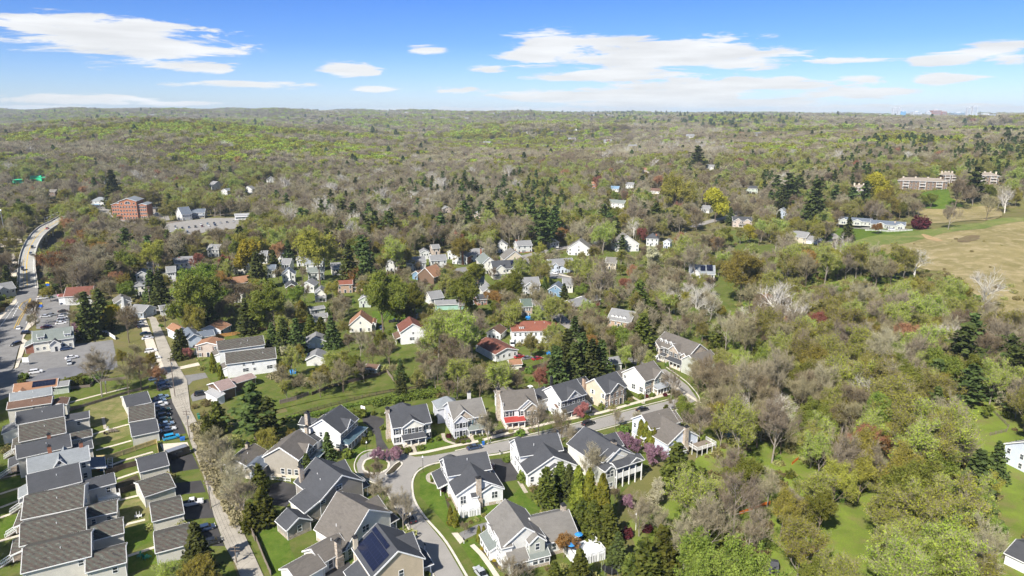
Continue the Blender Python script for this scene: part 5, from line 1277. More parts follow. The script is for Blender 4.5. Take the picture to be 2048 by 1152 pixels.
mh('pale house with dark gable beyond the dark red porch house','N',(625,385),(700,380),4.4,9,'y','offwhite','greyroof',.7,2)
mh('narrow two storey stone house with green roof beside the side street','N',(848,470),(905,468),5.2,10,'x','bricktan','greenroof',.5,3)
mh('white garage with gable beside the green cars','N',(645,620),(722,628),3.2,8,'y','white','brown',.6,2,name='garage',cat='garage')
h = mh('long two storey white house with red hipped roof','N',(792,612),(1062,605),6.0,11,'hip','white','red',.5,0,side=0); w = h.w; h.cur = (0,w,0,11,6)
h.row('F',9,[3.7],.9,1.4).row('F',7,[.8],.9,1.4).row('L',2,[3.7,.8]); h.vol(w * .2 - 1,w * .2 + 1,1.2,4,7.6,'hip',.4,'white','red',z0=6.2,ov=.2); h.win('F',[.6,1.4],6.5,.6,.8)
for k in range(2): h.vents([(w * (.5 + .2 * k),4,8.4)])
h = mh('low white ranch house with wide brown roof and small dark windows','N',(695,745),(820,718),3.6,16,'y','white','redbrown',.32,4,rows=[1.5],door=False)
mh('little tan shed with orange roof beside the board fence','N',(780,805),(845,800),2.4,4.5,'x','cream','orangebrown',.5,0,name='shed',cat='shed',side=0)
h = mh('low grey roofed ranch house beside the magenta flowering tree','N',(1150,470),(1240,450),3.4,10,'x','redbrown','greyroof',.45,3); h.vol(h.w,h.w + 9,2,11,3.6,'x',.45,'redbrown','greyroof')
mh('long brick ended house with grey roof and four white dormers','N',(1340,540),(1470,562),3.8,11,'x','bricktan','greyroof',.7,4,dorm=4)
h = mh('greige house with hipped front beside the upper road, the first of two','N',(1115,130),(1235,135),5.6,12,'y','offwhite','taupegrey',.7,3,wing=(-1,4,3,10,3.4,'x'))
mh('white house with grey gable, under tall trees at the start of the middle row','N',(60,225),(128,225),5.0,9,'y','white','greyroof',.7,2)
mh('pale house among bare trees beyond the middle row','N',(698,118),(762,118),5.2,9,'y','offwhite','greyroof',.7,2)
mh('grey roofed house below the tall budding trees','N',(332,135),(374,132),4.6,8,'x','pinktan','greyroof',.5,2)
mh('white narrow house beside the brick chimney house','N',(418,155),(445,158),5.2,7,'y','white','charcoal',.6,1)
mh('small grey garage with brown roof near the three tall firs','O',(212,800),(268,792),3.0,6,'x','offwhite','greyroof',.5,1,name='garage',cat='garage')
# right of centre
mh('greige house with large brown gable, second by the upper road','O',(232,110),(368,108),5.8,14,'y','offwhite','taupegrey',.7,3,rows=[3.4,.7])
mh('old white victorian house with dark mansard roof','O',(412,75),(480,78),6.4,9,'hip','white','charcoal',.8,3,chim=(.8,.4,9.5))
mh('slim white house next to the victorian one','O',(510,95),(548,98),5.2,7,'y','bluewhite','greyroof',.6,2)
h = mh('white house with a solar roof standing alone on the sloping lawn','O',(662,278),(805,284),5.4,11,'x','offwhite','slate',.75,5,cross=(.25,5,.9),dorm=0); w = h.w
roofpanel(h,1,4,7.2,9.4,w * .42,w * .62,ax='x'); roofpanel(h,1.2,4.6,7.3,9.9,w * .68,w * .92,ax='x')
h = mh('pale stone house with white garage wing and a curved drive','O',(1240,65),(1330,70),5.0,10,'x','beige','greyroof',.7,3); h.vol(h.w,h.w + 8,1,9,3.6,'x',.6,'white','greyroof'); h.gdoor('F',[2,5],2.4)
mh('blue-grey gabled house beside the cluster of dark pines','Q',(48,212),(100,215),6,12,'y','bluegrey','slate',.8,2,wing=(1,6,2,8,4,'x'))
h = mh('long low grey ranch house at the foot of the apartment lawn','Q',(590,285),(790,288),3.4,11,'x','sage','bluegreyroof',.4,8,rows=[1.0],chim=(.7,.3,6.5,'stone')); w = h.w
h.vol(-24,-.02,8,18,3.4,'x',.4,'sage','bluegreyroof'); h.row('F',8,[1]);
for u in (-20,-10,.3 * w,.88 * w): h.vol(u - 3,u + 3,(6.5 if u < 0 else -1),(12 if u < 0 else 5),3.6,'y',.5,'sage','bluegreyroof'); h.win('F',[2,3.6],.8,1.2,1.6)
M['aptbrown'] = siding('siding_warm_brown',(.19,.13,.09)); M['r_aptroof'] = shingle('shingle_warm_tan',(.26,.22,.18))
def apartment(label,t,A,B,d,n):
 h = House(label,A,B,9.0,t,depth=d,name='apartment_building',cat='apartment building'); w = h.w
 h.vol(0,w,0,d,9.0,'hip',.36,'aptbrown','aptroof',ov=.9)
 for z in (1,3.9,6.6): h.row('F',max(3,n * 3 // 4),[z],1.4,1.5)
 for k in range(4): u = w * (k + .5) / 4; h.chim(u,d * .5,1.4,1.4,12.6,'beige',z0=9)
 for k in range(max(2,n // 5)):
  u = w * (k + .5) / max(2,n // 5)
  for z in (3.3,6.1):
   m = MB(); m.box(u - 2.6,u + 2.6,-1.6,-.02,z,z + .15); m.build('balcony',M['trim'],h.root)
   m = MB(); m.box(u - 2.6,u + 2.6,-1.6,-1.54,z + 1.0,z + 1.1)
   for i in range(14): m.box(u - 2.6 + i * .4 - .03,u - 2.6 + i * .4 + .03,-1.59,-1.55,z + .15,z + 1.0)
   m.build('balcony_railing',M['trim'],h.root)
  for e in (-2.6,2.6): m = MB(); m.box(u + e - .1,u + e + .1,-1.55,-1.35,0,9); m.build('balcony_post',M['trim'],h.root)
 return h
apartment('long three storey brown apartment block with white balconies at the top of the lawn','W',(1180,613),(1520,612),14,16)
apartment('brown apartment block stepping back beside the long one','W',(1490,578),(1585,572),14,5)
apartment('brown apartment block mostly hidden by the tall pine','W',(1715,580),(1870,578),14,7)
apartment('low brown apartment block behind the big olive tree','W',(860,662),(985,662),12,5)
mh('cream house with grey roof in front of the dark pines near the road bend','W',(138,665),(230,668),5.4,9,'x','yellowgreen','charcoal',.5,4)
h = mh('pinkish stone house with three dark gables beside the upper road','W',(62,885),(190,888),5.6,11,'x','pinktan','charcoal',.5,5,cross=(.25,6,.7),porch=(.3,.9,'greybrown')); h.vol(h.w * .6,h.w * .9,-.6,5,5.6,'y',.7,'pinktan','charcoal')
for lb,a,b,wl_,rf,ez in [('white colonial house with green-grey roof alone among the trees beyond the road',(1080,700),(1188,705),'white','greenslate',6),('grey roofed house below the bright yellow tree',(1715,740),(1770,745),'offwhite','greyroof',4),('white low house beside the bright yellow tree',(1838,745),(1895,742),'white','slate',4),
        ('pink roofed house high among bare trees',(1295,478),(1362,475),'pinktan','orangebrown',5),('orange brick gable between red budding trees',(963,575),(1003,575),'brickorange','orangebrown',6),('white house with wide porch above the white colonial',(1200,578),(1252,578),'white','greyroof',5),
        ('tan ranch house with brown roof beside a lawn',(1358,620),(1430,620),'cream','brown',3.6),('long white house high on the wooded slope',(718,308),(775,308),'white','greyroof',5),('white house half hidden at mid slope',(542,350),(588,350),'white','greyroof',5),
        ('large white house above the dark pine row',(1820,228),(1870,228),'white','greyroof',7),('white house next to the large one on the ridge',(1955,215),(1998,215),'white','greyroof',7),('blue roofed house beside the redbud',(1092,605),(1150,605),'offwhite','blue',4),
        ('white cottage beneath tall bare trees on the wooded flat',(1740,455),(1800,455),'offwhite','greyroof',5),('pale house in the gap of the woods',(35,448),(100,450),'offwhite','greyroof',5)]:
 mh(lb,'V',a,b,ez,9,'x',wl_,rf,.6,4)
for lb,a,b,wl_,rf,ez in [('white house seen through bare trees above the station',(460,540),(515,538),'white','greyroof',5),('white gabled house in the brown woods',(145,620),(185,622),'white','slate',5),('pale house with white front in the brown woods',(295,608),(355,610),'white','greyroof',5),
        ('dark roofed house behind the station trees',(80,590),(165,580),'offwhite','greyroof',5),('tan house at the edge of the grey woods',(1662,745),(1715,742),'pinktan','greyroof',4),('brown house under the pines at the wood edge',(1870,780),(1930,780),'pinktan','greyroof',4)]:
 mh(lb,'U',a,b,ez,9,'y',wl_,rf,.6,3)
# along the main road
h = mh('shop with wide rust-brown roof and bright white side walls','S',(370,700),(525,690),5.0,12,'x','white','redbrown',.55,0,side=0,name='shop',cat='shop'); h.vol(-3.4,-.05,2,8,4.4,'x',.3,'greenroof' if 'greenroof' in M else 'white','redbrown')
h = mh('grey roofed corner tavern with white gabled dormers at the crossing','S',(190,965),(418,935),4.6,11,'x','cream','greenslate',.6,6,name='corner_building',cat='building',rows=[.9]); w = h.w
h.vol(w * .42,w * .68,-2.6,4,3.6,'y',.8,'offwhite','charcoal'); h.door('F',2,mat='door_dark')
for u in (.2,.88): h.vol(w * u - 1.2,w * u + 1.2,.6,4.5,6.4,'x',.3,'white','greenslate',z0=4.2,ov=.2); h.win('F',[.7,1.7],4.9,.7,1)
h.vol(-3,-.05,0,7,3.6,'y',wall='redbrown',roof='greenslate',prof=[(0,3.2),(2.95,4.4)])
mh('white gabled house with a white chimney in the middle of its front','S',(662,740),(755,728),4.6,10,'y','white','taupegrey',.6,2,chim=(.48,-.04,8,'trim'))
mh('grey bungalow behind the dark evergreens by the cross street','S',(745,785),(825,790),3.4,9,'x','bluegrey','greyroof',.5,2,wing=(-1,3,2,7,3,'x'))
mh('yellow-grey house with flat hip next to the tall firs','S',(772,640),(832,635),5.6,9,'hip','cream','greyroof',.5,2)
mh('white gabled house with dark roof behind tall firs','S',(782,575),(850,570),5.4,9,'y','white','bluegreyroof',.6,2)
mh('cream house with pale grey roof beside a russet tree','S',(850,530),(910,525),5.2,8,'x','cream','slate',.6,2)
mh('long white house with red chimney behind the budding trees','S',(1008,510),(1110,500),5.2,9,'x','white','greyroof',.6,4,chim=(.3,.5,8.5))
mh('white single garage at the top of the alley','S',(925,780),(1018,768),3.2,9,'x','white','greyroof',.3,1,name='garage',cat='garage')
mh('grey house at the edge of the view beside the bridge end','S',(-30,670),(88,650),4.6,10,'x','sage','greyroof',.55,4,cross=(.4,5,.7))
mh('pale house above the station among trees','S',(1195,430),(1258,425),5.2,9,'y','cream','greyroof',.7,2)
mh('white house behind a russet tree at the edge of town','S',(1342,525),(1425,520),5.2,9,'x','offwhite','greyroof',.6,3)
h = mh('white two storey house with blue awnings beyond the bridge','S',(520,150),(605,150),6.4,12,'hip','white','slate',.6,4,rows=[4.2]); h.cur = (0,h.w,0,12,6.4); h.porch(.5,h.w * .6,1.6,3.2,2.6,'blue',3,y0=0)
mh('small white house on the station side of the woods','S',(1015,220),(1048,228),6,9,'y','white','bluegreyroof',.9,1)
mh('white house with porch beside the rail line','S',(1098,218),(1178,216),5.2,10,'x','white','bluegreyroof',.6,3,porch=(0,1))
mh('tiny white house high on the wooded valley road','S',(598,35),(625,35),5.5,7,'y','white','slate',.8,1)
mh('white house on a clearing of the far left slope','K',(137,485),(205,488),5,9,'x','white','greyroof',.6,3)
mh('brown roofed house in the woods above the bridge','K',(330,690),(372,690),5,8,'x','brownwood','taupegrey',.6,2)
for lb,a,b in [('building wrapped in bright green sheeting, the largest of three',(195,592),(272,590)),('low building wrapped in green sheeting, the longest of three',(90,612),(172,606)),('small peaked building wrapped in green sheeting',(280,598),(330,590))]:
 h = House(lb,a,b,4.5,'K',depth=8,name='building_site',cat='building'); h.vol(0,h.w,0,8,4.5,'x',.45 if 'largest' in lb else .2,'tarp_green','tarp_green',trim=None)
M['tarp'] = M['tarp_green']
# red brick office block
h = House('five storey red brick office block with arched window in its centre gable',(683,152),(783,150),17.5,'S',depth=26,name='office_building',cat='office building'); w = h.w
h.vol(0,w,0,20,17.5,'y',.35,'brickorange','slate',ov=.6)
for z in (1,4.4,7.8,11.2): h.row('F',6,[z],1.5,1.7)
h.win('F',[w * .14,w * .86],14.4,1.5,1.6)
m = MB(); n = 14; r = 2.6; pts = [(math.cos(PI * i / n) * r,-.05,math.sin(PI * i / n) * r) for i in range(n + 1)]; m.poly(pts[::-1]); wo_ = m.build('arched_window',M['glass'],h.root,(w / 2,0,14.8))
m = MB(); [m.bar(pts[i],pts[i + 1],.25,.15) for i in range(n)]; m.bar((0,-.08,0),(0,-.08,r),.15); m.bar((-r,-.08,0),(r,-.08,0),.2); m.build('arch_frame',M['trim'],wo_)
h.vol(-9,-.05,6,18,14,'y',.3,'brickorange','slate'); h.row('F',4,[1,4.4,7.8,11],1.5,1.7)
h.vol(w + .05,w + 8,2,18,13.5,'y',.3,'brickorange','slate')
for z in (1,4.4,7.8,10.6): h.row('F',4,[z],1.5,1.7)
h = House('low concrete garage deck with stair tower behind the brick office',(840,195),(895,195),4,'S',depth=12,name='parking_deck',cat='building'); h.vol(0,h.w,0,12,4,'flat',.1,'greytaupe','charcoal',trim=None,th=.3)
h = House('long low white station building beyond the car park',(1352,232),(1435,228),4.5,'S',depth=10,name='station_building',cat='building'); h.vol(0,h.w,0,10,4.5,'flat',.1,'white','lightgrey',th=.3); h.row('F',9,[1],1.2,1.6)
# right edge
h = House('blue-grey house at the edge of the wood, cut by the frame',(1390,560),(1510,538),6,'E',depth=10); h.vol(0,h.w,0,10,6,'x',.6,'bluewhite','greyroof'); h.row('F',5,[3.6,.8]); h.row('L',3,[3.6,.8])
h = House('low house with pale wall and dark roof at the lower corner of the view',(1215,1035),(1330,1090),3,'E',depth=9); h.vol(0,h.w,0,9,3,'x',.35,'white','charcoal')
h = House('cream-roofed shed with round dark roof deep in the wood',(712,1118),(775,1130),1.6,'D',depth=4,name='shed',cat='shed'); h.vol(0,h.w,0,4,1.6,'x',.4,'greytaupe','charcoal',trim=None)
# distant specks of houses on the far slopes, each one a plain gabled house
rnd = random.Random(5)
FARH = [(560 + i * 21 + rnd.uniform(-8,8),229 + rnd.uniform(-3,12)) for i in range(26)] + [(rnd.uniform(250,420),rnd.uniform(230,238)) for _ in range(12)] + [(rnd.uniform(1180,1250),rnd.uniform(229,235)) for _ in range(8)] + [(rnd.uniform(1480,1530),rnd.uniform(262,272)) for _ in range(5)] + \
  [(rnd.uniform(1700,1850),rnd.uniform(250,256)) for _ in range(5)] + [(rnd.uniform(900,1400),rnd.uniform(235,300)) for _ in range(14)]
fm = None
for i,(px,py) in enumerate(FARH):
 p = G(px,py,12)
 if p.y > 12000: continue
 s_ = 1.0 + p.y / 4500
 if fm is None:
  m1 = MB(); m1.box(-7,7,-5,5,0,7); m2 = MB()
  for q in ([(-7.5,-5.5,6.8),(7.5,-5.5,6.8),(7.5,0,11),(-7.5,0,11)],[(7.5,5.5,6.8),(-7.5,5.5,6.8),(-7.5,0,11),(7.5,0,11)],[(-7.5,5.5,6.8),(-7.5,-5.5,6.8),(-7.5,0,11)],[(7.5,-5.5,6.8),(7.5,5.5,6.8),(7.5,0,11)]): m2.poly(q)
  fm = (m1.mesh('wall',M['white']),m2.mesh('roof',M['r_greyroof']))
 o = empty('house',(p.x,p.y,p.z - 6),rnd.uniform(-.6,.6),'tiny pale house on the far wooded hillside below the horizon','house','distant houses on the far hillside')
 o.scale = (s_,s_,s_)
 link('wall',fm[0],o); link('roof',fm[1],o)
# skyline
def tower(label,px,py0,py1,wpx,mat,name='tower_block',windows=True,dist=5000):
 dx,dy,dz = ray(px,py1); t = dist / dy; top = CAMH + dz * t
 zb = tz(dx * t,dist) - 10; w = wpx / FPX * dist
 o = empty(name,(dx * t,dist,zb),0,label,'building')
 hgt = top - zb
 m = MB(); m.box(-w / 2,w / 2,-w * .3,w * .3,0,hgt); m.build('wall',M[mat],o)
 m = MB(); m.box(-w * .2,w * .2,-w * .1,w * .1,hgt,hgt + 8); m.build('roof_house',M['lightpanel'],o)
 if windows:
  m = MB(); nf = max(3,int(hgt / 9))
  for k in range(nf): m.box(-w / 2 + 4,w / 2 - 4,-w * .3 - .5,-w * .3 - .05,hgt * (k + .35) / nf,hgt * (k + .65) / nf)
  m.build('window_band',M['glassfar'],o)
 return o
M['lightpanel'] = plain('pale_panel',(.48,.50,.53)); M['glassfar'] = plain('blue_grey_glass',(.2,.27,.35),.3,.5); M['bluepanel'] = plain('blue_panel',(.12,.35,.6)); M['farbrick'] = plain('far_brick',(.30,.13,.09))
for lb,px,y0,y1,wp,mt in [('pale tower with open crane like top on the horizon',1790,236,216,8,'lightpanel'),('slender pale tower beside the blue one on the skyline',1799,236,215,5,'lightpanel'),('small blue clad tower on the skyline',1806,236,223,9,'bluepanel'),('wide pale block of the skyline between blue tower and brick towers',1832,236,224,17,'lightpanel'),
        ('brick tower block on the skyline, the broader one',1871,238,221,18,'farbrick'),('brick tower block on the skyline, the slimmer one',1887,238,223,10,'farbrick'),('white slab beside the brick tower blocks',1857,238,224,10,'lightpanel'),('low glassy block of the skyline',1915,238,226,22,'glassfar'),
        ('pale tall tower with roof frame, first of a pair',1938,238,216,8,'lightpanel'),('pale tall tower with roof frame, second of a pair',1950,238,213,10,'lightpanel'),('long white shed near the towers on the horizon',1970,238,229,30,'lightpanel'),('low white works building far along the horizon',1765,239,231,40,'lightpanel'),
        ('low white works building under the brick towers',1700,243,238,22,'lightpanel'),('reddish low block beside the pair of towers',1925,238,231,14,'farbrick'),('long white commercial block on the wooded horizon',1225,236,232,50,'lightpanel')]:
 tower(lb,px,y0,y1,wp,mt)
# ------------------------------------------------------------------ cars
CARC = dict(white=(.72,.72,.72),silver=(.42,.43,.44),grey=(.16,.17,.18),black=(.018,.019,.022),navy=(.03,.05,.10),blue=(.03,.12,.32),bluegrey=(.16,.24,.34),red=(.30,.02,.02),green=(.02,.055,.045),tan=(.40,.34,.26),jeep=(.02,.30,.55),maroon=(.10,.015,.02))
for k,c in CARC.items():
 b = NB('car_paint_' + k); m_ = b.pr(c,.28,.5); m_.node_tree.nodes['Principled BSDF'].inputs['Coat Weight'].default_value = .6; M['car_' + k] = m_
M['headlight'] = plain('headlight',(.75,.75,.72),.2,.6,var=.02); M['taillight'] = plain('taillight',(.35,.01,.01),.3,.5,var=.02)
def loft(secs,m=0):
 """secs: list of (x, [(y, z)...]) cross sections"""
 mb = MB()
 for (xa,a),(xb,b_) in zip(secs,secs[1:]):
  for i in range(len(a) - 1):
   mb.poly([(xa,*a[i]),(xb,*b_[i]),(xb,*b_[i + 1]),(xa,*a[i + 1])][::-1],m)
 mb.poly([(secs[0][0],*p) for p in secs[0][1]][::-1],m); mb.poly([(secs[-1][0],*p) for p in secs[-1][1]],m)
 return mb
def car_meshes(kind):
 L,Wd = {'sedan': (4.7,1.8),'suv': (4.7,1.88),'pickup': (5.7,1.95),'van': (5.1,1.95),'hatch': (4.2,1.76)}[kind]
 hb = .92 if kind != 'sedan' else .86
 prof = {'sedan': [(0,.62),(.04,.82),(.25,.93),(.72,.98),(.95,.96),(1,.7)],'suv': [(0,.7),(.04,.95),(.25,1.08),(.75,1.12),(.97,1.1),(1,.75)],
   'pickup': [(0,.75),(.04,1.0),(.25,1.12),(.6,1.14),(.97,1.14),(1,.8)],'van': [(0,.75),(.04,.98),(.2,1.15),(.75,1.2),(.98,1.18),(1,.8)],'hatch': [(0,.62),(.05,.85),(.25,.97),(.75,1.0),(.96,.98),(1,.7)]}[kind]
 secs = []
 for t,zt in prof:
  hw = Wd / 2 * (1 - .16 * (1 - min(1,min(t,1 - t) * 8)))
  secs.append((-L / 2 + t * L,[(-hw,.3),(-hw - .0,zt - .3),(-hw + .06,zt - .08),(-hw + .22,zt),(hw - .22,zt),(hw - .06,zt - .08),(hw,zt - .3),(hw,.3),(-hw,.3)]))
 body = loft(secs).mesh('car_body',M['car_white'])
 top = {'sedan': [(.24,.92,.92),(.38,1.40,.82),(.66,1.42,.80),(.86,.98,.9)],'suv': [(.22,1.05,.95),(.34,1.62,.84),(.88,1.66,.82),(.97,1.12,.93)],'pickup': [(.24,1.1,.95),(.35,1.75,.84),(.58,1.77,.84),(.61,1.15,.93)],
   'van': [(.12,1.12,.95),(.28,1.78,.84),(.93,1.8,.84),(.98,1.2,.93)],'hatch': [(.22,.95,.94),(.36,1.46,.84),(.8,1.48,.82),(.97,1.0,.92)]}[kind]
 zb = prof[2][1] - .02
 sc = []
 for t,z,k in top:
  hw = Wd / 2 - .06; ht = hw * k * (1 if z < 1.25 else .96)
  zz_ = max(z - .06,zb + .01)
  sc.append((-L / 2 + t * L,[(-hw + .04,zb),(-ht,zz_),(-ht + .1,z - .0),(ht - .1,z),(ht,zz_),(hw - .04,zb)]))
 g = loft(sc).mesh('cabin_glass',M['carglass'])
 r = MB(); a,b_ = top[1],top[2]; ht = (Wd / 2 - .06) * a[2] * .96 - .04
 x0,x1 = -L / 2 + a[0] * L + .03,-L / 2 + b_[0] * L - .03
 r.poly([(x0,-ht,a[1] + .015),(x1,-ht,b_[1] + .015),(x1,ht,b_[1] + .015),(x0,ht,a[1] + .015)][::-1])
 for yy in (-1,1):
  hb_ = Wd / 2 - .085; hg = (Wd / 2 - .06) * a[2] * .96
  for xx in (x0,(x0 + x1) / 2,x1 - .1): r.bar((xx,yy * (hb_ - .0),zb),(xx,yy * (hg + .005),a[1] - .06),.09,.05)
  r.bar((x0,yy * hg,a[1] - .03),(x1,yy * hg,b_[1] - .03),.07,.09)
 rf = r.mesh('car_roof',M['car_white'])
 wm_ = MB(); wm_.tube((0,-.11,0),(0,.11,0),.34,n=14); wh = wm_.mesh('wheel',M['rubber'])
 rm_ = MB(); rm_.tube((0,-.12,0),(0,.12,0),.2,n=10); ri = rm_.mesh('rim',M['rim'])
 hl = MB(); hl.box(-.06,.03,-.2,.2,-.08,.08); hl = hl.mesh('headlight',M['headlight']); tl = MB(); tl.box(-.03,.06,-.16,.16,-.1,.1); tl = tl.mesh('taillight',M['taillight'])
 bed = None
 if kind == 'pickup':
  bb = MB(); bb.box(L * .12,L * .46,-.78,.78,1.142,1.15); bed = bb.mesh('cargo_bed',M['rubber'])
 return dict(L=L,W=Wd,body=body,glass=g,roof=rf,wheel=wh,rim=ri,hl=hl,tl=tl,bed=bed,zf=prof[1][1] - .15,zr=prof[-2][1] - .2)
CM = {}
CARGROUP = {}
def car(label,t,px,py,kind,col,heading=None,to=None,z=0.0,group=None,detail=True):
 """px, py: where the middle of the car is seen; to: a second position (same tile) it points at"""
 if kind not in CM: CM[kind] = car_meshes(kind)
 k = CM[kind]
 p = GT(t,px,py,z + .7)
 if to is not None:
  q = GT(t,to[0],to[1],z + .7); heading = math.atan2(p.y - q.y,p.x - q.x)
 gz = z if z else tz(p.x,p.y)
 gz += .08 if p.y < 330 else .12
 if p.y > 320 and not z: gz += .2
 o = empty('parked_car' if group != 'cars driving on the road' else 'moving_car',(p.x,p.y,gz),heading or 0,label,'car',group)
 for nm,me in (('body',k['body']),('car_roof',k['roof'])):
  b = link(nm,me,o); b.material_slots[0].link = 'OBJECT'; b.material_slots[0].material = M['car_' + col]
 link('windscreen',k['glass'],o)
 for sx in (-1,1):
  for sy in (-1,1):
   wv = link('wheel',k['wheel'],o,(sx * k['L'] * .31,sy * (k['W'] / 2 - .12),.34))
   if detail: link('rim',k['rim'],wv)
 for sy in (-1,1):
  link('headlight',k['hl'],o,(-k['L'] / 2 + .02,sy * k['W'] * .34,k['zf'])); link('taillight',k['tl'],o,(k['L'] / 2 - .05,sy * k['W'] * .36,k['zr']))
 if k['bed']: link('cargo_bed',k['bed'],o)
 NOGO.append(((p.x - 3,p.x + 3,p.y - 3,p.y + 3),[(p.x - 2.6,p.y - 2.6),(p.x + 2.6,p.y - 2.6),(p.x + 2.6,p.y + 2.6),(p.x - 2.6,p.y + 2.6)]))
 return o
R_ = lambda x,y: (x + 60,y - 14)
ga = 'cars parked in a row beside the garages'
for lb,x,y,k,c in [('blue-grey saloon at the far end of the row beside the garages',822,238,'sedan','bluegrey'),('grey-blue estate second in the row beside the garages',812,258,'hatch','bluegrey'),('white four-wheel drive car among the blue-grey ones beside the garages',817,278,'suv','white'),('dark green saloon just past the white one in the garage row',830,305,'sedan','green'),
      ('black hatchback in the middle of the garage row',832,332,'hatch','black'),('dark green hatchback between a black and a grey car in the garage row',838,354,'hatch','green'),('slate grey saloon beside the white one near the jeep',846,376,'sedan','bluegrey'),('white saloon next to the bright blue jeep',856,403,'sedan','white'),
      ('bright blue jeep at the near end of the garage row',872,443,'suv','jeep')]:
 car(lb,'A',x,y,k,c,to=R_(x,y),group=ga)
gb = 'cars parked under the trees at the alley'
for lb,x,y,k,c in [('black saloon with bright windows, the nearest of the cars under the alley trees',838,193,'sedan','black'),('navy hatchback beside the black saloon under the alley trees',832,178,'hatch','navy'),('blue-grey car half covered by branches above the navy one',822,160,'sedan','bluegrey'),('pale blue car deepest under the alley trees',790,145,'hatch','bluegrey')]:
 car(lb,'A',x,y,k,c,to=R_(x,y),group=gb)
car('white pickup truck parked behind a shingled garage','A',975,778,'pickup','white',to=(1040,765))
car('blue car nose in beside the big bush at the alley','A',1050,905,'hatch','navy',to=(1100,890)); car('black car partly behind the big bush at the alley','A',1082,975,'hatch','black',to=(1130,960))
car('black four-wheel drive car on the grey drive by the lawn','A',1025,221,'suv','black',to=(1080,212)); car('white van on the side strip of the alley, one of two close together','S',868,1012,'suv','white',to=(920,1005)); car('white estate car nearer the low end of the alley strip','S',890,1053,'suv','white',to=(940,1045))
car('silver minivan under the bare tree at the cross street','S',805,857,'van','silver',to=(850,850)); car('dark car beside the silver minivan','S',822,872,'sedan','black',to=(870,866)); car('dark teal car in the shade of the alley strip','S',838,912,'sedan','green',to=(890,905)); car('white pickup beside the dark teal car','S',850,938,'sedan','white',to=(900,930))
car('black saloon parked along the kerb of the curving street','2',1590,488,'sedan','black',to=(1500,380)); car('silver saloon at the lower edge of the street','3',515,1122,'sedan','silver',to=(440,1030))
car('dark blue car with red rear by the blue recycling bin','3',460,58,'sedan','navy',to=(560,38)); car('black car parked by the far sidewalk behind the brown roofed blue house','5',1278,728,'sedan','black',to=(1380,700)); car('dark car on the shaded drive beside the white deck house','C',335,605,'suv','maroon',to=(345,560))
car('dark car beneath the birch clump on the street','C',833,372,'suv','black',to=(900,350))
for lb,x,y,c in [('red car behind the low white ranch house, the one at its corner',832,758,'red'),('grey car between two red cars behind the ranch house',878,765,'grey'),('red car farthest from the ranch house',935,768,'red')]: car(lb,'N',x,y,'sedan',c,to=(x + 40,y - 8))
car('white van beside the long white house with red roof','N',790,685,'van','white',to=(800,720)); car('black saloon by the blue tarp on the side street','N',955,542,'sedan','black',to=(1000,532)); car('silver car under trees at the head of the side street','N',845,411,'sedan','silver',to=(890,405)); car('dark car beside the silver one at the head of the side street','N',935,411,'sedan','black',to=(960,400))
car('navy saloon in front of the cream cape house','M',1190,592,'sedan','navy',to=(1215,640)); car('black pickup beside the white farmhouse','M',1265,553,'pickup','black',to=(1300,550)); car('white car on the drive of the pale blue house','N',1035,278,'sedan','white',to=(1080,285))
car('bright blue car before the white garage wing on the hill','Q',295,388,'sedan','blue',to=(340,384)); car('black car on the curved drive of the hill house','Q',396,378,'suv','black',to=(440,372)); car('black car in the court of the low ranch house','Q',552,280,'sedan','black',to=(590,284)); car('white car in the court of the low ranch house','Q',568,287,'sedan','white',to=(610,290)); car('silver car parked at the white fence of the ranch','Q',712,314,'van','white',to=(750,314))
car('dark car travelling on the upper road above the greige houses','O',366,51,'sedan','black',to=(330,60),group='cars driving on the road')
for lb,x,y,k,c,to in [('silver car in the middle of the shop car park',262,815,'sedan','silver',(300,812)),('dark car beside the silver one in the shop car park',296,806,'sedan','grey',(330,803)),('dark car crossing the shop car park alone',365,786,'sedan','black',(400,783)),('navy car by the shop door',354,737,'suv','navy',(358,760)),('black car next to the navy one by the shop door',386,732,'suv','black',(390,755)),
       ('grey car at the hedge, first of four',372,806,'sedan','grey',(410,800)),('white car at the hedge, second of four',362,822,'suv','white',(400,817)),('silver car at the hedge, third of four',356,837,'sedan','silver',(395,832)),('white car at the hedge with red lights, last of four',350,852,'sedan','white',(390,847)),
       ('dark red car beside the hedge of the tavern',268,873,'sedan','maroon',(300,870)),('black car by the tavern side door',155,908,'suv','black',(200,902)),('dark car parked in front of the tavern porch',382,1000,'suv','navy',(420,994)),('white car near the middle of the tavern car park',412,1050,'sedan','white',(450,1042)),
       ('silver car just behind the white one in the tavern car park',400,1080,'hatch','silver',(402,1110)),('white car at the low end of the tavern car park',205,1133,'suv','white',(245,1127)),('white pickup by the yellow and blue sign',245,711,'pickup','white',(290,705)),('dark car beside the yellow sign',280,706,'sedan','green',(320,702))]:
 car(lb,'S',x,y,k,c,to=to)
gd = 'cars driving on the road'
for lb,x,y,c,k,to,z in [('dark green car on the main road just before the bridge',170,757,'green','suv',(150,800),0),('white car waiting at the crossing',107,880,'white','sedan',(95,930),0),('black car turning at the crosswalk',92,974,'black','suv',(60,985),0),('dark car on the bridge nearest the crossing',130,540,'black','suv',(135,600),3),('dark car in the middle of the bridge',177,453,'grey','suv',(165,500),5),
        ('dark car close behind another on the bridge',186,415,'black','suv',(172,460),5.6),('dark car on the far bend of the bridge',272,307,'red','sedan',(230,330),7)]: car(lb,'S',x,y,k,c,to=to,z=z,group=gd)
rnd = random.Random(3)
cols = ['black','grey','silver','white','navy','maroon','bluegrey']
names_ = ['row nearest the trees','middle row','row along the tracks']
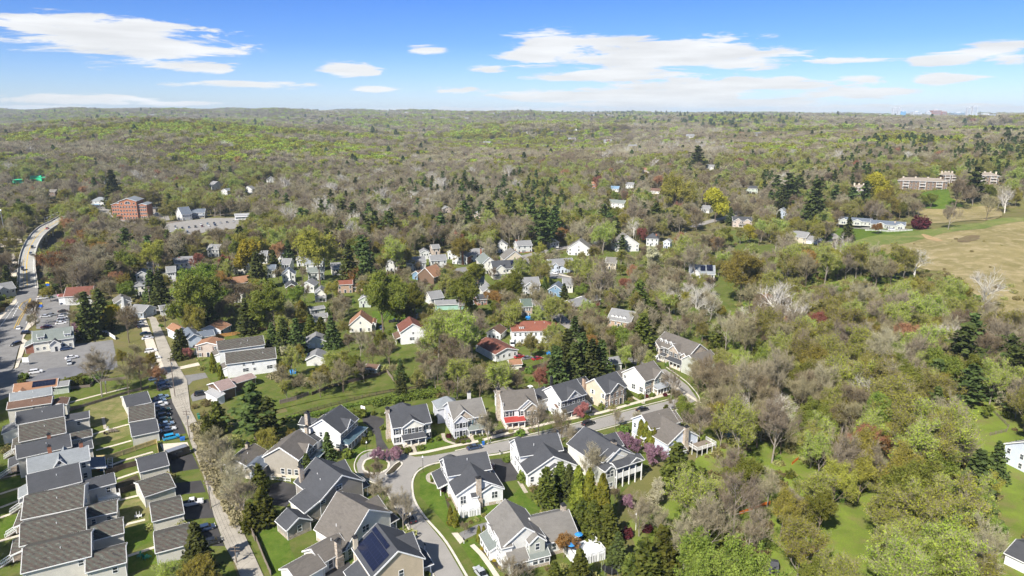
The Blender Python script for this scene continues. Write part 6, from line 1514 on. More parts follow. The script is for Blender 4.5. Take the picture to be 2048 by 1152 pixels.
for r_,(x0,y0,x1,y1,n) in enumerate([(830,345,1080,330,6),(900,318,1240,290,10),(1010,300,1420,262,12)]):
 for i in range(n):
  if rnd.random() < .3: continue
  t_ = i / (n - 1); x,y = x0 + (x1 - x0) * t_,y0 + (y1 - y0) * t_; c = rnd.choice(cols)
  car(f'small {c} car in the station car park, {names_[r_]}','S',x,y,rnd.choice(['sedan','suv']),c,to=(x + 4,y + 20),group='cars in the station car park',detail=False)
for i,(x,y) in enumerate([(905,225),(940,228),(870,215),(610,165),(640,172)]): car(f'{["white", "silver", "grey", "white", "silver"][i]} car in the office car park, ' + ['by the garage deck','at its open middle','beside the brick block','near the awning house','next to the first white one'][i],'S',x,y,'suv',["white","silver","grey","white","silver"][i],to=(x + 20,y + 2),group='cars at the office block',detail=False)
for i,(x,y,c) in enumerate([(20,470,'white'),(35,490,'silver'),(10,515,'white'),(30,530,'tan'),(60,520,'grey')]): car(f'{c} van in the works yard below the bridge, ' + ['by the fence','next to it','at the back','by the debris','near the wall'][i],'S',x,y,'van',c,to=(x + 30,y - 4),group='vans in the works yard',detail=False)
# ------------------------------------------------------------------ small things
def pole(label,t,base,top,lamp=False,cross=True,r=.16,name='utility_pole',cat='utility pole',mat='pole',group=None):
 p = GT(t,*base)
 hgt = 10.0
 for _ in range(3):
  q = GT(t,top[0],top[1])
  # height at which the pole meets the ray of its top
  dx,dy,dz = ray(*T(t,*top)); tt = p.y / dy; hgt = CAMH + dz * tt - p.z
 hgt = max(4.5,min(hgt,16))
 o = empty(name,(p.x,p.y,p.z),0,label,cat,group)
 m = MB(); m.tube((0,0,0),(0,0,hgt),r,r * .65,8); m.build('shaft',M[mat],o)
 if cross:
  for dz_ in (.5,1.3): m = MB(); m.box(-1.1,1.1,-.07,.07,hgt - dz_,hgt - dz_ + .14); m.build('crossarm',M[mat],o)
  m = MB(); [m.tube((x,0,hgt - .36),(x,0,hgt - .12),.06,n=5) for x in (-1,-.4,.4,1)]; m.build('insulator',M['steel'],o)
  m = MB(); m.tube((.35,-.1,hgt - 2.7),(.35,-.1,hgt - 1.8),.25,n=8); m.build('transformer',M['steel'],o)
 if lamp:
  m = MB(); m.tube((0,0,hgt),(0,0,hgt + .12),.26,.22,8); m.tube((0,0,hgt + .12),(0,0,hgt + .5),.2,.1,8); m.build('lamp_head',M['signwhite'],o)
 return o,Vector((p.x,p.y,p.z + hgt - .4))
tops = []
for lb,b_,t_ in [('wooden utility pole at the upper bend of the alley',(893,240),(832,40)),('wooden utility pole beside the blue jeep',(968,460),(935,308)),('wooden utility pole by the white pickup',(1075,808),(1058,664)),('leaning utility pole at the low end of the alley',(1206,1088),(1193,1014))]:
 tops.append(pole(lb,'A',b_,t_)[1])
for lb,t,b_,t_ in [('utility pole on the grass strip behind the row','A',(543,220),(525,135)),('tall brown utility pole at the cross street','S',(868,762),(856,640)),('utility pole beside the white single garage','S',(957,893),(940,755)),('utility pole beside the tavern wall','S',(205,1000),(188,900)),
      ('utility pole under the upper road firs','V',(1352,895),(1356,815)),('utility pole by the cream house gate','V',(1716,868),(1718,800)),('utility pole at the row of white houses','V',(864,950),(862,870)),('slim pole with pale cap on the lawn','N',(1384,388),(1383,318)),('bare wooden pole in the wood clearing','D',(692,1045),(706,885)),('short broken pole in the wood','D',(1008,625),(1026,530))]:
 pole(lb,t,b_,t_,cross='bare' not in lb and 'broken' not in lb and 'slim' not in lb)
wire = MB()
for a,b_ in zip(tops,tops[1:]):
 for off in (-.9,0,.9):
  prev = None
  for i in range(9):
   t_ = i / 8; q = a.lerp(b_,t_) + Vector((off,0,-1.2 * 4 * t_ * (1 - t_)))
   if prev is not None: wire.bar(prev,q,.03)
   prev = q
tag(wire.build('power_lines',M['rubber']),'thin black power lines strung between the alley poles','power line')
for lb,t,b_,t_ in [('black street lamp beside the crescent lawn','3',(27,270),(25,160)),('street lamp at the kerb by the black saloon','2',(1603,640),(1597,545)),('street lamp before the bare street tree','4',(1345,890),(1345,800)),('street lamp in front of the taupe house circle','1',(1448,760),(1443,690)),('white garden lamp post in the back gardens','C',(1074,922),(1076,877)),('small white lamp in the lawn by the side street','5',(1305,660),(1304,590))]:
 pole(lb,t,b_,t_,lamp=True,cross=False,r=.07,name='street_lamp',cat='street lamp',mat='trim' if 'white' in lb else 'blackmetal')
for i,(x,y,yt) in enumerate([(265,310,285),(282,300,272),(300,290,262),(325,275,248),(365,300,275)]):
 p = GT('S',x,y,7); o = empty('street_lamp',(p.x,p.y,7),0,['first','second','third','fourth','fifth'][i] + ' tall lamp with bent arm along the bridge bend, counted from the crossing','street lamp','lamps along the bridge')
 m = MB(); m.tube((0,0,0),(0,0,8.5),.1,.06,6); m.bar((0,0,8.5),(2.2,0,8.9),.08); m.build('shaft',M['steel'],o); m = MB(); m.box(1.9,2.7,-.15,.15,8.8,8.95); m.build('lamp_head',M['signwhite'],o)
p = GT('S',38,400); o = empty('floodlight_mast',(p.x,p.y,0),0,'very tall pale mast beside the rail yard','mast'); m = MB(); m.tube((0,0,0),(0,0,26),.3,.18,8); m.build('shaft',M['steel'],o); m = MB(); m.box(-.7,.7,-.3,.3,26,27); m.build('lamp_head',M['signwhite'],o)
for lb,x,y in [('mailbox on white post by the crescent kerb drive',372,880),('mailbox pair by the lower kerb',42,925),('white mailbox by the asphalt drive',677,128),('mailbox at the garden of the lavender-grey house',598,22),('white mailbox before the coral tree',345,-40)]:
 p = GT('3',x,y); o = empty('mailbox',(p.x,p.y,.1),.4,lb,'mailbox'); m = MB(); m.box(-.06,.06,-.06,.06,0,1.05); m.build('post',M['trim'],o); m = MB(); m.box(-.14,.14,-.28,.28,1.052,1.3); m.tube((0,-.28,1.3),(0,.28,1.3),.14,n=8); m.build('box',M['blackmetal'],o)
def bin_(label,t,x,y,mat):
 p = GT(t,x,y); o = empty('wheelie_bin',(p.x,p.y,.06),.3,label,'bin'); m = MB()
 m.poly([(-.28,-.3,0),(.28,-.3,0),(.34,-.38,1),(-.34,-.38,1)]); m.poly([(.28,.3,0),(-.28,.3,0),(-.34,.34,1),(.34,.34,1)]); m.poly([(.28,-.3,0),(.28,.3,0),(.34,.34,1),(.34,-.38,1)]); m.poly([(-.28,.3,0),(-.28,-.3,0),(-.34,-.38,1),(-.34,.34,1)]); m.build('bin_body',M[mat],o)
 m = MB(); m.box(-.37,.37,-.42,.38,1.002,1.1); m.build('bin_lid',M[mat],o)
 for sx in (-.28,.28): m = MB(); m.tube((sx - .04,.33,.12),(sx + .04,.33,.12),.12,n=8); m.build('wheel',M['rubber'],o)
for a in [('blue recycling bin at the kerb beside the dark blue car','3',536,42,'plastic_blue'),('blue bin beside the blue jeep','A',925,462,'plastic_blue'),('second blue bin beside the jeep, nearer the pole','A',938,460,'plastic_blue'),('teal bin under the hedge at the alley bend','A',1015,352,'plastic_green'),('green bin by the alley hedge','A',1012,340,'plastic_green'),
   ('green bin beside the solar roofed tan house','2',915,1130,'plastic_green'),('green bin by the white farmhouse steps','M',1218,680,'plastic_green'),('green bin beside the low white garage','M',828,552,'plastic_green')]: bin_(*a)
# camper trailer
p = GT('A',905,545); q = GT('A',955,528); o = empty('camper_trailer',(p.x,p.y,.06),math.atan2(q.y - p.y,q.x - p.x),'black camper trailer with pale roof on the concrete pad','trailer')
m = loft([(-3.2,[(-1.15,.6),(-1.15,2.0),(1.15,2.0),(1.15,.6),(-1.15,.6)]),(-2.8,[(-1.15,.5),(-1.15,2.7),(1.15,2.7),(1.15,.5),(-1.15,.5)]),(2.8,[(-1.15,.5),(-1.15,2.7),(1.15,2.7),(1.15,.5),(-1.15,.5)]),(3.3,[(-1.15,.7),(-1.15,2.4),(1.15,2.4),(1.15,.7),(-1.15,.7)])]); m.build('trailer_body',M['car_black'],o)
m = MB(); m.box(-2.75,2.75,-1.1,1.1,2.71,2.8); m.build('trailer_roof',M['steel'],o); m = MB(); m.box(-1.4,1.4,-1.17,-1.152,1.5,2.1); m.build('window',M['glass'],o)
for sy in (-1.05,1.05):
 for sx in (-.4,.4): m = MB(); m.tube((sx,sy - .1,.33),(sx,sy + .1,.33),.33,n=12); m.build('wheel',M['rubber'],o)
m = MB(); m.bar((-3.2,0,.55),(-4.3,0,.5),.12); m.build('tow_bar',M['blackmetal'],o)
# fences
def fence(label,t,pts,mat,h=1.7,kind='board',cat='fence',gap=2.4):
 P_ = [GT(t,x,y) for x,y in pts]
 o = empty('board_fence' if kind == 'board' else 'rail_fence',(P_[0].x,P_[0].y,P_[0].z),0,label,cat)
 pan = MB(); n_ = 0
 for a,b_ in zip(P_,P_[1:]):
  L_ = (b_ - a).length; n = max(1,int(L_ / gap))
  for i in range(n + 1):
   q = a.lerp(b_,i / n) - P_[0]
   if i == n and b_ is not P_[-1]: continue
   m = MB(); m.bar(tuple(q),(q.x,q.y,q.z + h + .1),.14);
   if n_ < 100: m.build('post',M[mat],o)
   n_ += 1
  A_,B_ = a - P_[0],b_ - P_[0]
  if kind == 'board':
   pan.bar((A_.x,A_.y,A_.z + h / 2 + .05),(B_.x,B_.y,B_.z + h / 2 + .05),.04,h - .1)
   d = (B_ - A_).normalized(); nn = Vector((d.y,-d.x,0)) * .05
   for zz_ in (.35,h - .3): pan.bar(tuple(A_ + nn + Vector((0,0,zz_))),tuple(B_ + nn + Vector((0,0,zz_))),.05,.1)
  else:
   for zz_ in (.35,.75,1.15): pan.bar((A_.x,A_.y,A_.z + zz_),(B_.x,B_.y,B_.z + zz_),.06,.14)
 pan.build('fence_panel' if kind == 'board' else 'rail',M[mat],o)
fence('new pale board fence beside the garages','A',[(497,565),(560,560),(690,515),(800,478),(808,525)],'wood_new')
fence('dark brown slatted fence of the garden with the climbing frame','A',[(545,640),(640,605),(702,590)],'wood_dark')
fence('dark wooden fence in front of the messy garden bed','A',[(555,755),(640,725),(725,695)],'wood_dark')
fence('low weathered fence between the back lawns, farthest','A',[(330,320),(480,275),(660,220),(760,195)],'wood',1.1)
fence('weathered fence behind the car park hedge','A',[(325,205),(460,190),(480,165),(640,150)],'wood',1.1)
fence('grey board fence along the alley below the tall hedge','A',[(1228,805),(1262,890),(1300,975)],'wood')
fence('long grey fence between the alley and the deep green lawn','B',[(210,812),(245,890),(290,980),(330,1080),(362,1152)],'wood',1.4)
fence('long dark rail fence behind the white house and the hedge','M',[(640,1118),(740,1090),(900,1045),(1080,1000),(1240,965),(1400,942),(1475,932)],'wood_dark',1.3,'rail')
fence('grey plank fence at the end of the long lawn','M',[(605,1035),(700,1012),(770,985)],'wood',1.7)
fence('plank fence behind the garden plots','M',[(790,985),(900,940),(1100,890),(1180,870),(1222,850)],'wood_dark',1.5)
fence('short grey fence beside the bare dirt','M',[(1218,848),(1260,905)],'wood',1.6)
fence('orange cedar fence behind the long white houses','M',[(215,655),(330,640),(430,625)],'wood_orange',1.8)
fence('orange cedar fence crossing behind the green maple','M',[(455,615),(600,590),(760,560)],'wood_orange',1.8)
fence('white board fence around the tavern yard','S',[(430,975),(435,950),(500,935),(520,925),(615,918),(665,950)],'trim',1.8)
fence('dark board fence at the tan shed','N',[(830,848),(900,838),(975,818),(1010,805)],'wood_dark',1.8)
fence('white paling along the ranch drive','Q',[(560,322),(690,330),(830,322)],'trim',1.2,'rail')
fence('grey fence by the swimming pool','E',[(1150,322),(1225,398),(1215,420),(1130,440)],'wood',1.3,'rail')
fence('grey retaining wall beside the white house drive','N',[(1060,290),(1150,310)],'concrete',1.0)
# terrace furniture, umbrellas, chairs
def umbrella(label,t,x,y,z,mat):
 p = GT(t,x,y,z); o = empty('patio_umbrella',(p.x,p.y,z),0,label,'umbrella')
 m = MB(); m.tube((0,0,0),(0,0,2.3),.04,n=6); m.build('shaft',M['steel'],o)
 m = MB(); n = 8
 for i in range(n): a,b_ = 2 * PI * i / n,2 * PI * (i + 1) / n; m.poly([(0,0,2.4),(math.cos(a),math.sin(a),2),(math.cos(b_),math.sin(b_),2)])
 m.build('canopy',M[mat],o)
umbrella('blue parasol at the back of the railed terrace','3',1342,862,2,'fabric_blue'); umbrella('small blue parasol by the terrace stairs','3',1278,950,2,'fabric_blue')
umbrella('pink parasol in front of the rust roofed shop','S',342,712,.1,'pink')
def chair(label,t,x,y,z,mat,rz,group=None):
 p = GT(t,x,y,z); o = empty('garden_chair',(p.x,p.y,z + .05),rz,label,'chair',group)
 m = MB(); m.box(-.4,.4,-.4,.35,.4,.47); m.build('seat',M[mat],o); m = MB(); m.bar((0,.35,.45),(0,.62,1.25),.8,.06); m.build('backrest',M[mat],o)
 for sx in (-.38,.38):
  for sy in (-.35,.33): m = MB(); m.box(sx - .04,sx + .04,sy - .04,sy + .04,0,.4); m.build('leg',M[mat],o)
  m = MB(); m.box(sx - .06,sx + .06,-.4,.35,.62,.66); m.build('armrest',M[mat],o)
g_ = 'white deck chairs on the patchy lawn'
chair('white deck chair on the patchy lawn, the one farther from the garage','A',698,855,0,'trim',.5,g_); chair('white deck chair on the patchy lawn, the one nearer the garage','A',714,853,0,'trim',.5,g_)
for i,(x,y,m_) in enumerate([(548,412,'door_white'),(572,420,'wood'),(595,418,'wood'),(540,432,'wood_dark')]): chair(['white garden seat beside the picnic table','wooden garden seat in the middle of the lawn group','wooden garden seat at the lawn group edge','dark garden seat apart from the lawn group'][i],'A',x,y,0,m_,i)
for i,(x,y) in enumerate([(712,1058),(740,1068),(760,1062)]): chair(['green chair on the near lawn, beside the path','green chair on the near lawn, in the middle','green chair on the near lawn, close to the garage'][i],'A',x,y,0,'plastic_green',i * 1.3)
p = GT('A',570,418); o = empty('picnic_table',(p.x,p.y,.05),.3,'pinkish picnic table on the lawn behind the row','table'); m = MB(); m.box(-.9,.9,-.4,.4,.7,.76); m.build('table_top',M['pinkish'] if 'pinkish' in M else M['wood'],o)
for s in (-.7,.7): m = MB(); m.box(-.9,.9,s - .13,s + .13,.42,.47); m.build('bench',M['wood'],o)
for s in (-.7,.7): m = MB(); m.box(s - .05,s + .05,-.75,.75,.0,.42); m.box(s - .05,s + .05,-.35,.35,.42,.7); m.build('leg',M['wood'],o)
p = GT('A',565,600); o = empty('climbing_frame',(p.x,p.y,.05),.3,'white rung climbing frame in the toy strewn garden','climbing frame')
for s in (-.6,.6): m = MB(); m.bar((s,-.8,0),(s,.8,2.6),.1); m.build('side_rail',M['trim'],o)
m = MB(); [m.bar((-.6,-.8 + 1.6 * k / 7,2.6 * k / 7),(.6,-.8 + 1.6 * k / 7,2.6 * k / 7),.07) for k in range(1,8)]; m.build('rung',M['trim'],o)
for i,(x,y,mt) in enumerate([(505,610,'orange'),(520,615,'fabric_blue'),(532,608,'plastic_green'),(540,600,'fabric_blue')]):
 p = GT('A',x,y); m = MB(); m.ball((0,0,.4),.45,8,sz=.8); m.box(-.5,.5,-.2,.2,.0,.3); tag(m.build('garden_toy',M[mt],None,(p.x,p.y,.05)),['orange','blue','green','second blue'][i] + ' plastic toy on the patio beside the slate farmhouse','toy')
p = GT('1',1415,300); o = empty('basketball_hoop',(p.x,p.y,.05),-.5,'basketball hoop with pale board at the end of the dark drive','basketball hoop'); m = MB(); m.tube((0,0,0),(0,0,3.2),.08,n=8); m.build('pole',M['blackmetal'],o); m = MB(); m.box(-.9,.9,-.5,-.45,2.8,3.9); m.build('backboard',M['signwhite'],o)
m = MB(); [m.bar((.23 * math.cos(a),-.75 + .23 * math.sin(a),3.05),(.23 * math.cos(a + .6),-.75 + .23 * math.sin(a + .6),3.05),.03) for a in [k * .6 for k in range(11)]]; m.build('rim',M['orange'],o)
for lb,t,x,y,wv,mt in [('blue roofed tent in the garden plots','M',680,858,2.2,'fabric_blue'),('bright blue tarp by the side street cars','N',882,545,2.2,'fabric_blue'),('small blue tarp beside the firs','N',1000,748,1.6,'fabric_blue'),('blue tarp beside the bright tarp','N',912,552,1.6,'fabric_blue')]:
 p = GT(t,x,y); m = MB(); a = wv / 2
 for q in ([(-a,-a,.9),(a,-a,.9),(a,0,1.9),(-a,0,1.9)],[(a,a,.9),(-a,a,.9),(-a,0,1.9),(a,0,1.9)],[(-a,a,.9),(-a,-a,.9),(-a,0,1.9)],[(a,-a,.9),(a,a,.9),(a,0,1.9)]): m.poly(q)
 m.box(-a + .1,a - .1,-a + .1,a - .1,0,.9); tag(m.build('tarp_tent',M[mt],None,(p.x,p.y,.02),.4),lb,'tent')
p = GT('B',420,0)
# signs
def sign(label,t,x,y,w_,h_,z0,mat,mat2=None,cat='sign',legs=2,text=None):
 p = GT(t,x,y); o = empty('road_sign',(p.x,p.y,.05),0,label,cat)
 for i in range(legs): s = (-w_ * .4 if legs == 2 and i == 0 else w_ * .4 if legs == 2 else 0); m = MB(); m.box(s - .1,s + .1,-.08,.08,0,z0); m.build('post',M['steel'],o)
 m = MB(); m.box(-w_ / 2,w_ / 2,-.15,.15,z0,z0 + h_); m.build('sign_panel',M[mat],o)
 if mat2: m = MB(); m.box(-w_ / 2,w_ / 2,-.14,.14,z0 + h_ + .02,z0 + h_ * 1.7); m.build('top_panel',M[mat2],o)
sign('white panel sign on the planted corner of the car park','S',152,1095,2.6,1.9,1.2,'signwhite'); sign('blue price sign with a yellow top beside the main road','S',238,785,2.2,1.4,2.2,'signblue','yellow'); sign('tall blue and yellow sign at the bridge end','S',285,690,2.0,1.3,5.0,'signblue','yellow',legs=1)
p = GT('D',525,442); m = MB(); m.tube((0,0,0),(0,0,1.2),2.3,n=20); tag(m.build('garden_pool',M['poolwater'],None,(p.x,p.y,0)),'round teal above-ground pool hidden by trees','pool')
p = GT('C',945,1130); o = empty('trampoline',(p.x,p.y,.05),0,'round trampoline at the lower edge between evergreens','trampoline'); m = MB(); m.tube((0,0,.8),(0,0,.85),1.9,n=20); m.build('mat',M['blackmetal'],o)
for k in range(8): a = k * PI / 4; m = MB(); m.bar((2 * math.cos(a),2 * math.sin(a),0),(2 * math.cos(a),2 * math.sin(a),2.4),.07); m.build('leg',M['steel'],o)
# orange construction netting in the wood
for i,(a,b_) in enumerate([((580,845),(700,800)),((700,800),(740,790)),((850,590),(885,560))]):
 P1,P2 = GT('D',*a),GT('D',*b_); m = MB(); m.bar((P1.x,P1.y,.6),(P2.x,P2.y,.6),.04,1.1); tag(m.build('safety_netting',M['netorange'] if 'netorange' in M else M['orange']),['long strip of orange netting in the wood','short strip of orange netting joining the long one','reddish netting under dark bushes'][i],'netting')
# ------------------------------------------------------------------ trees
def bark(name,c,var=.3):
 b = NB(name); n = b.noise(b.obj(),3.0,4)
 return b.pr(b.mix(b.rng(n,.3,.7),dk(c,1 - var),dk(c,1 + var)),.95,.1)
def leafmat(name,cs,tr=.25,hv=.12):
 """cs: dark and light; clumps of the two through the crown, each copy of the tree a little different"""
 b = NB(name); oi = b.n('ShaderNodeObjectInfo')
 n = b.noise(b.obj(),.45,3,.7)
 col = b.mix(b.rng(n,.38,.62),cs[0],cs[1])
 r = b.rng(oi.outputs['Random'],0,1,1 - hv * 1.6,1 + hv * 1.4)
 h = b.n('ShaderNodeHueSaturation'); b.l(col,h.inputs['Color']); b.l(r,h.inputs['Value'])
 b.l(b.rng(oi.outputs['Random'],0,1,.5 - hv * .16,.5 + hv * .12),h.inputs['Hue'])
 d = b.n('ShaderNodeBsdfDiffuse'); b.l(h.outputs[0],d.inputs[0])
 t = b.n('ShaderNodeBsdfTranslucent'); b.l(h.outputs[0],t.inputs[0])
 m = b.n('ShaderNodeMixShader'); m.inputs[0].default_value = tr; b.l(d.outputs[0],m.inputs[1]); b.l(t.outputs[0],m.inputs[2]); b.l(m.outputs[0],b.out.inputs[0])
 return b.m
BK = bark('bark_brown',(.17,.135,.10)); BG = bark('bark_grey',(.26,.23,.19)); BW = bark('bark_white',(.66,.62,.55),.2)
LM = dict(twig=leafmat('twigs_brown',((.19,.158,.09),(.30,.255,.155)),.1,.18),twiggrey=leafmat('twigs_grey',((.25,.215,.14),(.37,.325,.22)),.1,.16),twigred=leafmat('twigs_russet',((0.264,0.121,0.0715),(0.363,0.187,0.11)),.1,.2),twigwhite=leafmat('twigs_pale',((.34,.31,.25),(.52,.49,.42)),.1,.1),
   bud=leafmat('young_leaves',((.22,.26,.032),(.39,.42,.062)),.35,.25),green=leafmat('fresh_leaves',((.14,.18,.03),(.25,.285,.055)),.35,.2),olive=leafmat('olive_leaves',((0.24,0.228,0.042),(0.372,0.348,0.06)),.3,.18),yellow=leafmat('yellow_leaves',((0.32,0.3,0.03),(0.46,0.42,0.05)),.3,.15),
   orange=leafmat('orange_buds',((0.28,0.15,0.045),(0.36,0.22,0.07)),.3,.15),pine=leafmat('pine_needles',((.045,.066,.02),(.095,.125,.036)),.1,.2),spruce=leafmat('spruce_needles',((.046,.062,.02),(.10,.125,.036)),.1,.2),cypress=leafmat('cypress_foliage',((.055,.072,.016),(.12,.135,.028)),.12,.18),
   arbor=leafmat('arborvitae_foliage',((0.1,0.115,0.018),(0.2,0.205,0.03)),.1,.15),pink=leafmat('redbud_blossom',((.28,.15,.20),(.38,.23,.29)),.3,.1),coral=leafmat('coral_blossom',((0.42,0.17,0.14),(0.55,0.29,0.23)),.3,.1),cream_=leafmat('cream_blossom',((0.42,0.4,0.24),(0.6,0.57,0.4)),.3,.1),
   maroon=leafmat('maroon_leaves',((0.07,0.018,0.022),(0.14,0.035,0.04)),.2,.1),brush=leafmat('brush_mixed',((0.213,0.188,0.075),(0.312,0.294,0.1)),.2,.3),bush=leafmat('bush_green',((0.0978,0.138,0.0287),(0.172,0.218,0.0403)),.2,.25),box=leafmat('boxwood_green',((0.09,0.12,0.025),(0.16,0.18,0.04)),.1,.12),goldbush=leafmat('golden_shrub',((0.35,0.28,0.03),(0.5,0.42,0.05)),.2,.1))
class Arr:
 """fast quad and prism buffer"""
 def __init__(s): s.q = []; s.mi = []
 def quad(s,a,b,c,d,m=0): s.q.append((a,b,c,d)); s.mi.append(m)
 def tube(s,a,b,r0,r1,n=5,m=0):
  d = b - a; L = np.linalg.norm(d)
  if L < 1e-6: return
  d = d / L; u = np.array((0,0,1.)) if abs(d[2]) < .9 else np.array((1.,0,0))
  x = np.cross(d,u); x /= np.linalg.norm(x); y = np.cross(d,x)
  p = [x * math.cos(2 * math.pi * i / n) + y * math.sin(2 * math.pi * i / n) for i in range(n)]
  for i in range(n):
   j = (i + 1) % n; s.quad(a + p[i] * r0,b + p[i] * r1,b + p[j] * r1,a + p[j] * r0,m)
 def ribbon(s,a,b,w,rg,m=0):
  d = b - a; r = np.cross(d,rg.normal(size=3)); l = np.linalg.norm(r)
  if l < 1e-6: return
  r *= w / 2 / l; s.quad(a - r,a + r,b + r * .3,b - r * .3,m)
 def mesh(s,name,mats):
  q = np.array(s.q,dtype=np.float32).reshape(-1,3); n = len(s.q)
  me = bpy.data.meshes.new(name)
  me.vertices.add(n * 4); me.vertices.foreach_set('co',q.ravel())
  me.loops.add(n * 4); me.loops.foreach_set('vertex_index',np.arange(n * 4,dtype=np.int32))
  me.polygons.add(n); me.polygons.foreach_set('loop_start',np.arange(0,n * 4,4,dtype=np.int32)); me.polygons.foreach_set('loop_total',np.full(n,4,dtype=np.int32))
  for mt in mats: me.materials.append(mt)
  me.polygons.foreach_set('material_index',np.array(s.mi,dtype=np.int32))
  me.update(); me.validate(); return me
def rot(d,ang,rg):
 a = rg.normal(size=3); a = np.cross(d,a); a /= np.linalg.norm(a) + 1e-9
 return d * math.cos(ang) + a * math.sin(ang)
def skeleton(rg,H,spread=.62,lev=4,n0=7,up=.25,low=.3,trunk=1.0,kids=(7,5,4,4)):
 segs = []
 def br(p,d,L,r,k):
  n = 3; pts = [p]; dd = d.copy()
  for i in range(n):
   dd = dd + rg.normal(size=3) * (.12 if k else .04); dd[2] += up * .35 * (k > 0); dd /= np.linalg.norm(dd)
   q = pts[-1] + dd * L / n; segs.append((pts[-1],q,r * (1 - .55 * i / n),r * (1 - .55 * (i + 1) / n),k)); pts.append(q)
  if k >= lev: return
  nk = kids[min(k,len(kids) - 1)]
  for j in range(nk):
   t = (low + (1 - low) * (j + rg.random()) / nk) if k == 0 else (.25 + .75 * (j + rg.random()) / nk)
   i = min(n - 1,int(t * n)); f = t * n - i; q = pts[i] * (1 - f) + pts[i + 1] * f
   nd = rot(dd,spread * (.7 + .6 * rg.random()) * (1.25 - .5 * t),rg)
   br(q,nd,L * (.5 + .28 * rg.random()) * (1.15 - .35 * t) if k else L * (.42 + .25 * rg.random()) * (1.35 - .6 * t) ,r * (.45 if k else .42),k + 1)
 br(np.zeros(3),np.array((0,0,1.)),H * .72 * trunk,H * .019,0)
 return segs
def decid(seed,H=15,tw=.05,ntw=3,tl=1.0,leaf=0,ls=.3,nl=2,lev=4,spread=.62,kids=(8,5,4,3),low=.28,trw=0,thick=1.0,skel_mat=None,crown_mats=None,tubes=2):
 """one broadleaf tree, as a trunk mesh and a crown mesh"""
 rg = np.random.default_rng(seed); sg = skeleton(rg,H,spread,lev,kids=kids,low=low)
 T_ = Arr(); Cr = Arr()
 for a,b,r0,r1,k in sg:
  if k <= tubes: T_.tube(a,b,max(r0,.04) * thick,max(r1,.03) * thick,6 if k == 0 else 4 if k == 1 else 3)
  else: Cr.ribbon(a,b,max(r0 * 2,tw * 1.5) * thick,rg,1)
  if k >= lev - 1:
   for _ in range(ntw):
    t = rg.random(); p = a * (1 - t) + b * t; d = (b - a) / (np.linalg.norm(b - a) + 1e-9); d = rot(d,.5 + .5 * rg.random(),rg); d[2] += .25
    e = p + d * tl * (.5 + rg.random())
    if tw > 0: Cr.ribbon(p,e,tw,rg,1)
    for _ in range(leaf):
     c = p + (e - p) * rg.random() + rg.normal(size=3) * ls * .9
     u = rg.normal(size=3); v = rg.normal(size=3); u /= np.linalg.norm(u); v -= u * v.dot(u); v /= np.linalg.norm(v); s_ = ls * (.55 + .6 * rg.random()) / 2
     Cr.quad(c - u * s_ - v * s_,c + u * s_ - v * s_,c + u * s_ + v * s_,c - u * s_ + v * s_,0)
 return T_,Cr
def card(Cr,c,s,rg,n=None,flat=0.,m=0,asp=1.0):
 u = rg.normal(size=3)
 if n is not None: u = u - n * u.dot(n) * flat
 u /= np.linalg.norm(u) + 1e-9; v = rg.normal(size=3)
 if n is not None: v = v - n * v.dot(n) * flat
 v -= u * v.dot(u); v /= np.linalg.norm(v) + 1e-9
 Cr.quad(c - u * s * asp - v * s,c + u * s * asp - v * s,c + u * s * asp + v * s,c - u * s * asp + v * s,m)
def conifer(seed,H=16,R0=4,nb=26,per=9,ls=.42,droop=-.15,shape=1.0,bare=.12,irr=.25,cards=9,kind='spruce'):
 rg = np.random.default_rng(seed); T_ = Arr(); Cr = Arr(); Z = np.array((0,0,1.))
 T_.tube(np.zeros(3),np.array((0,0,H * .98)),H * .016,.03,6)
 for i in range(nb):
  t = bare + (1 - bare) * (i + rg.random() * .5) / nb; z = H * t
  rr = R0 * ((1 - (t - bare) / (1 - bare)) ** shape * .95 + .06) * (1 if kind == 'spruce' else (.75 + .35 * math.sin(i * 1.7 + seed)))
  for j in range(per):
   if rg.random() < irr * .5: continue
   a = 2 * math.pi * (j + rg.random() * .8) / per + i * 1.3; L = rr * (1 - irr + 2 * irr * rg.random() * .8)
   d = np.array((math.cos(a),math.sin(a),droop)); e = np.array((0,0,z)) + d * L
   if kind == 'pine': e[2] += L * .35
   p0 = np.array((0,0,z)); T_.tube(p0,p0 * .3 + e * .7,.07,.03,3)
   nc = max(3,int(cards * L / R0 * 1.2))
   for k in range(nc):
    f = .25 + .75 * (k + rg.random()) / nc
    c = p0 + (e - p0) * f + rg.normal(size=3) * np.array((.22,.22,.12)) * (1 + L * .22)
    card(Cr,c,ls * (.6 + .5 * rg.random()) * (1.1 - .3 * f),rg,Z,.55,0,1.2)
 return T_,Cr
def column(seed,H=9,R0=1.3,n=1500,ls=.28,taper=.75,lumps=.16):
 rg = np.random.default_rng(seed); T_ = Arr(); Cr = Arr(); T_.tube(np.zeros(3),np.array((0,0,H * .8)),.14,.03,5)
 ph = rg.random(6) * 6
 for i in range(n):
  t = rg.random() ** 1.15; a = rg.random() * 2 * math.pi
  r = R0 * (math.sin(min(1,t * 5 + .35) * 1.57)) * (1 - t ** 1.6 * taper - (t > .9) * (t - .9) * 3) * (1 + lumps * (math.sin(a * 3 + t * 9 + ph[0]) + math.sin(a * 5 - t * 14 + ph[1]) + .7 * math.sin(a * 9 + t * 31 + ph[2])))
  r *= (.82 + .22 * rg.random()); c = np.array((math.cos(a) * r,math.sin(a) * r,t * H))
  nrm = np.array((math.cos(a),math.sin(a),.2)); card(Cr,c,ls * (.6 + .6 * rg.random()),rg,nrm,.6)
 return T_,Cr
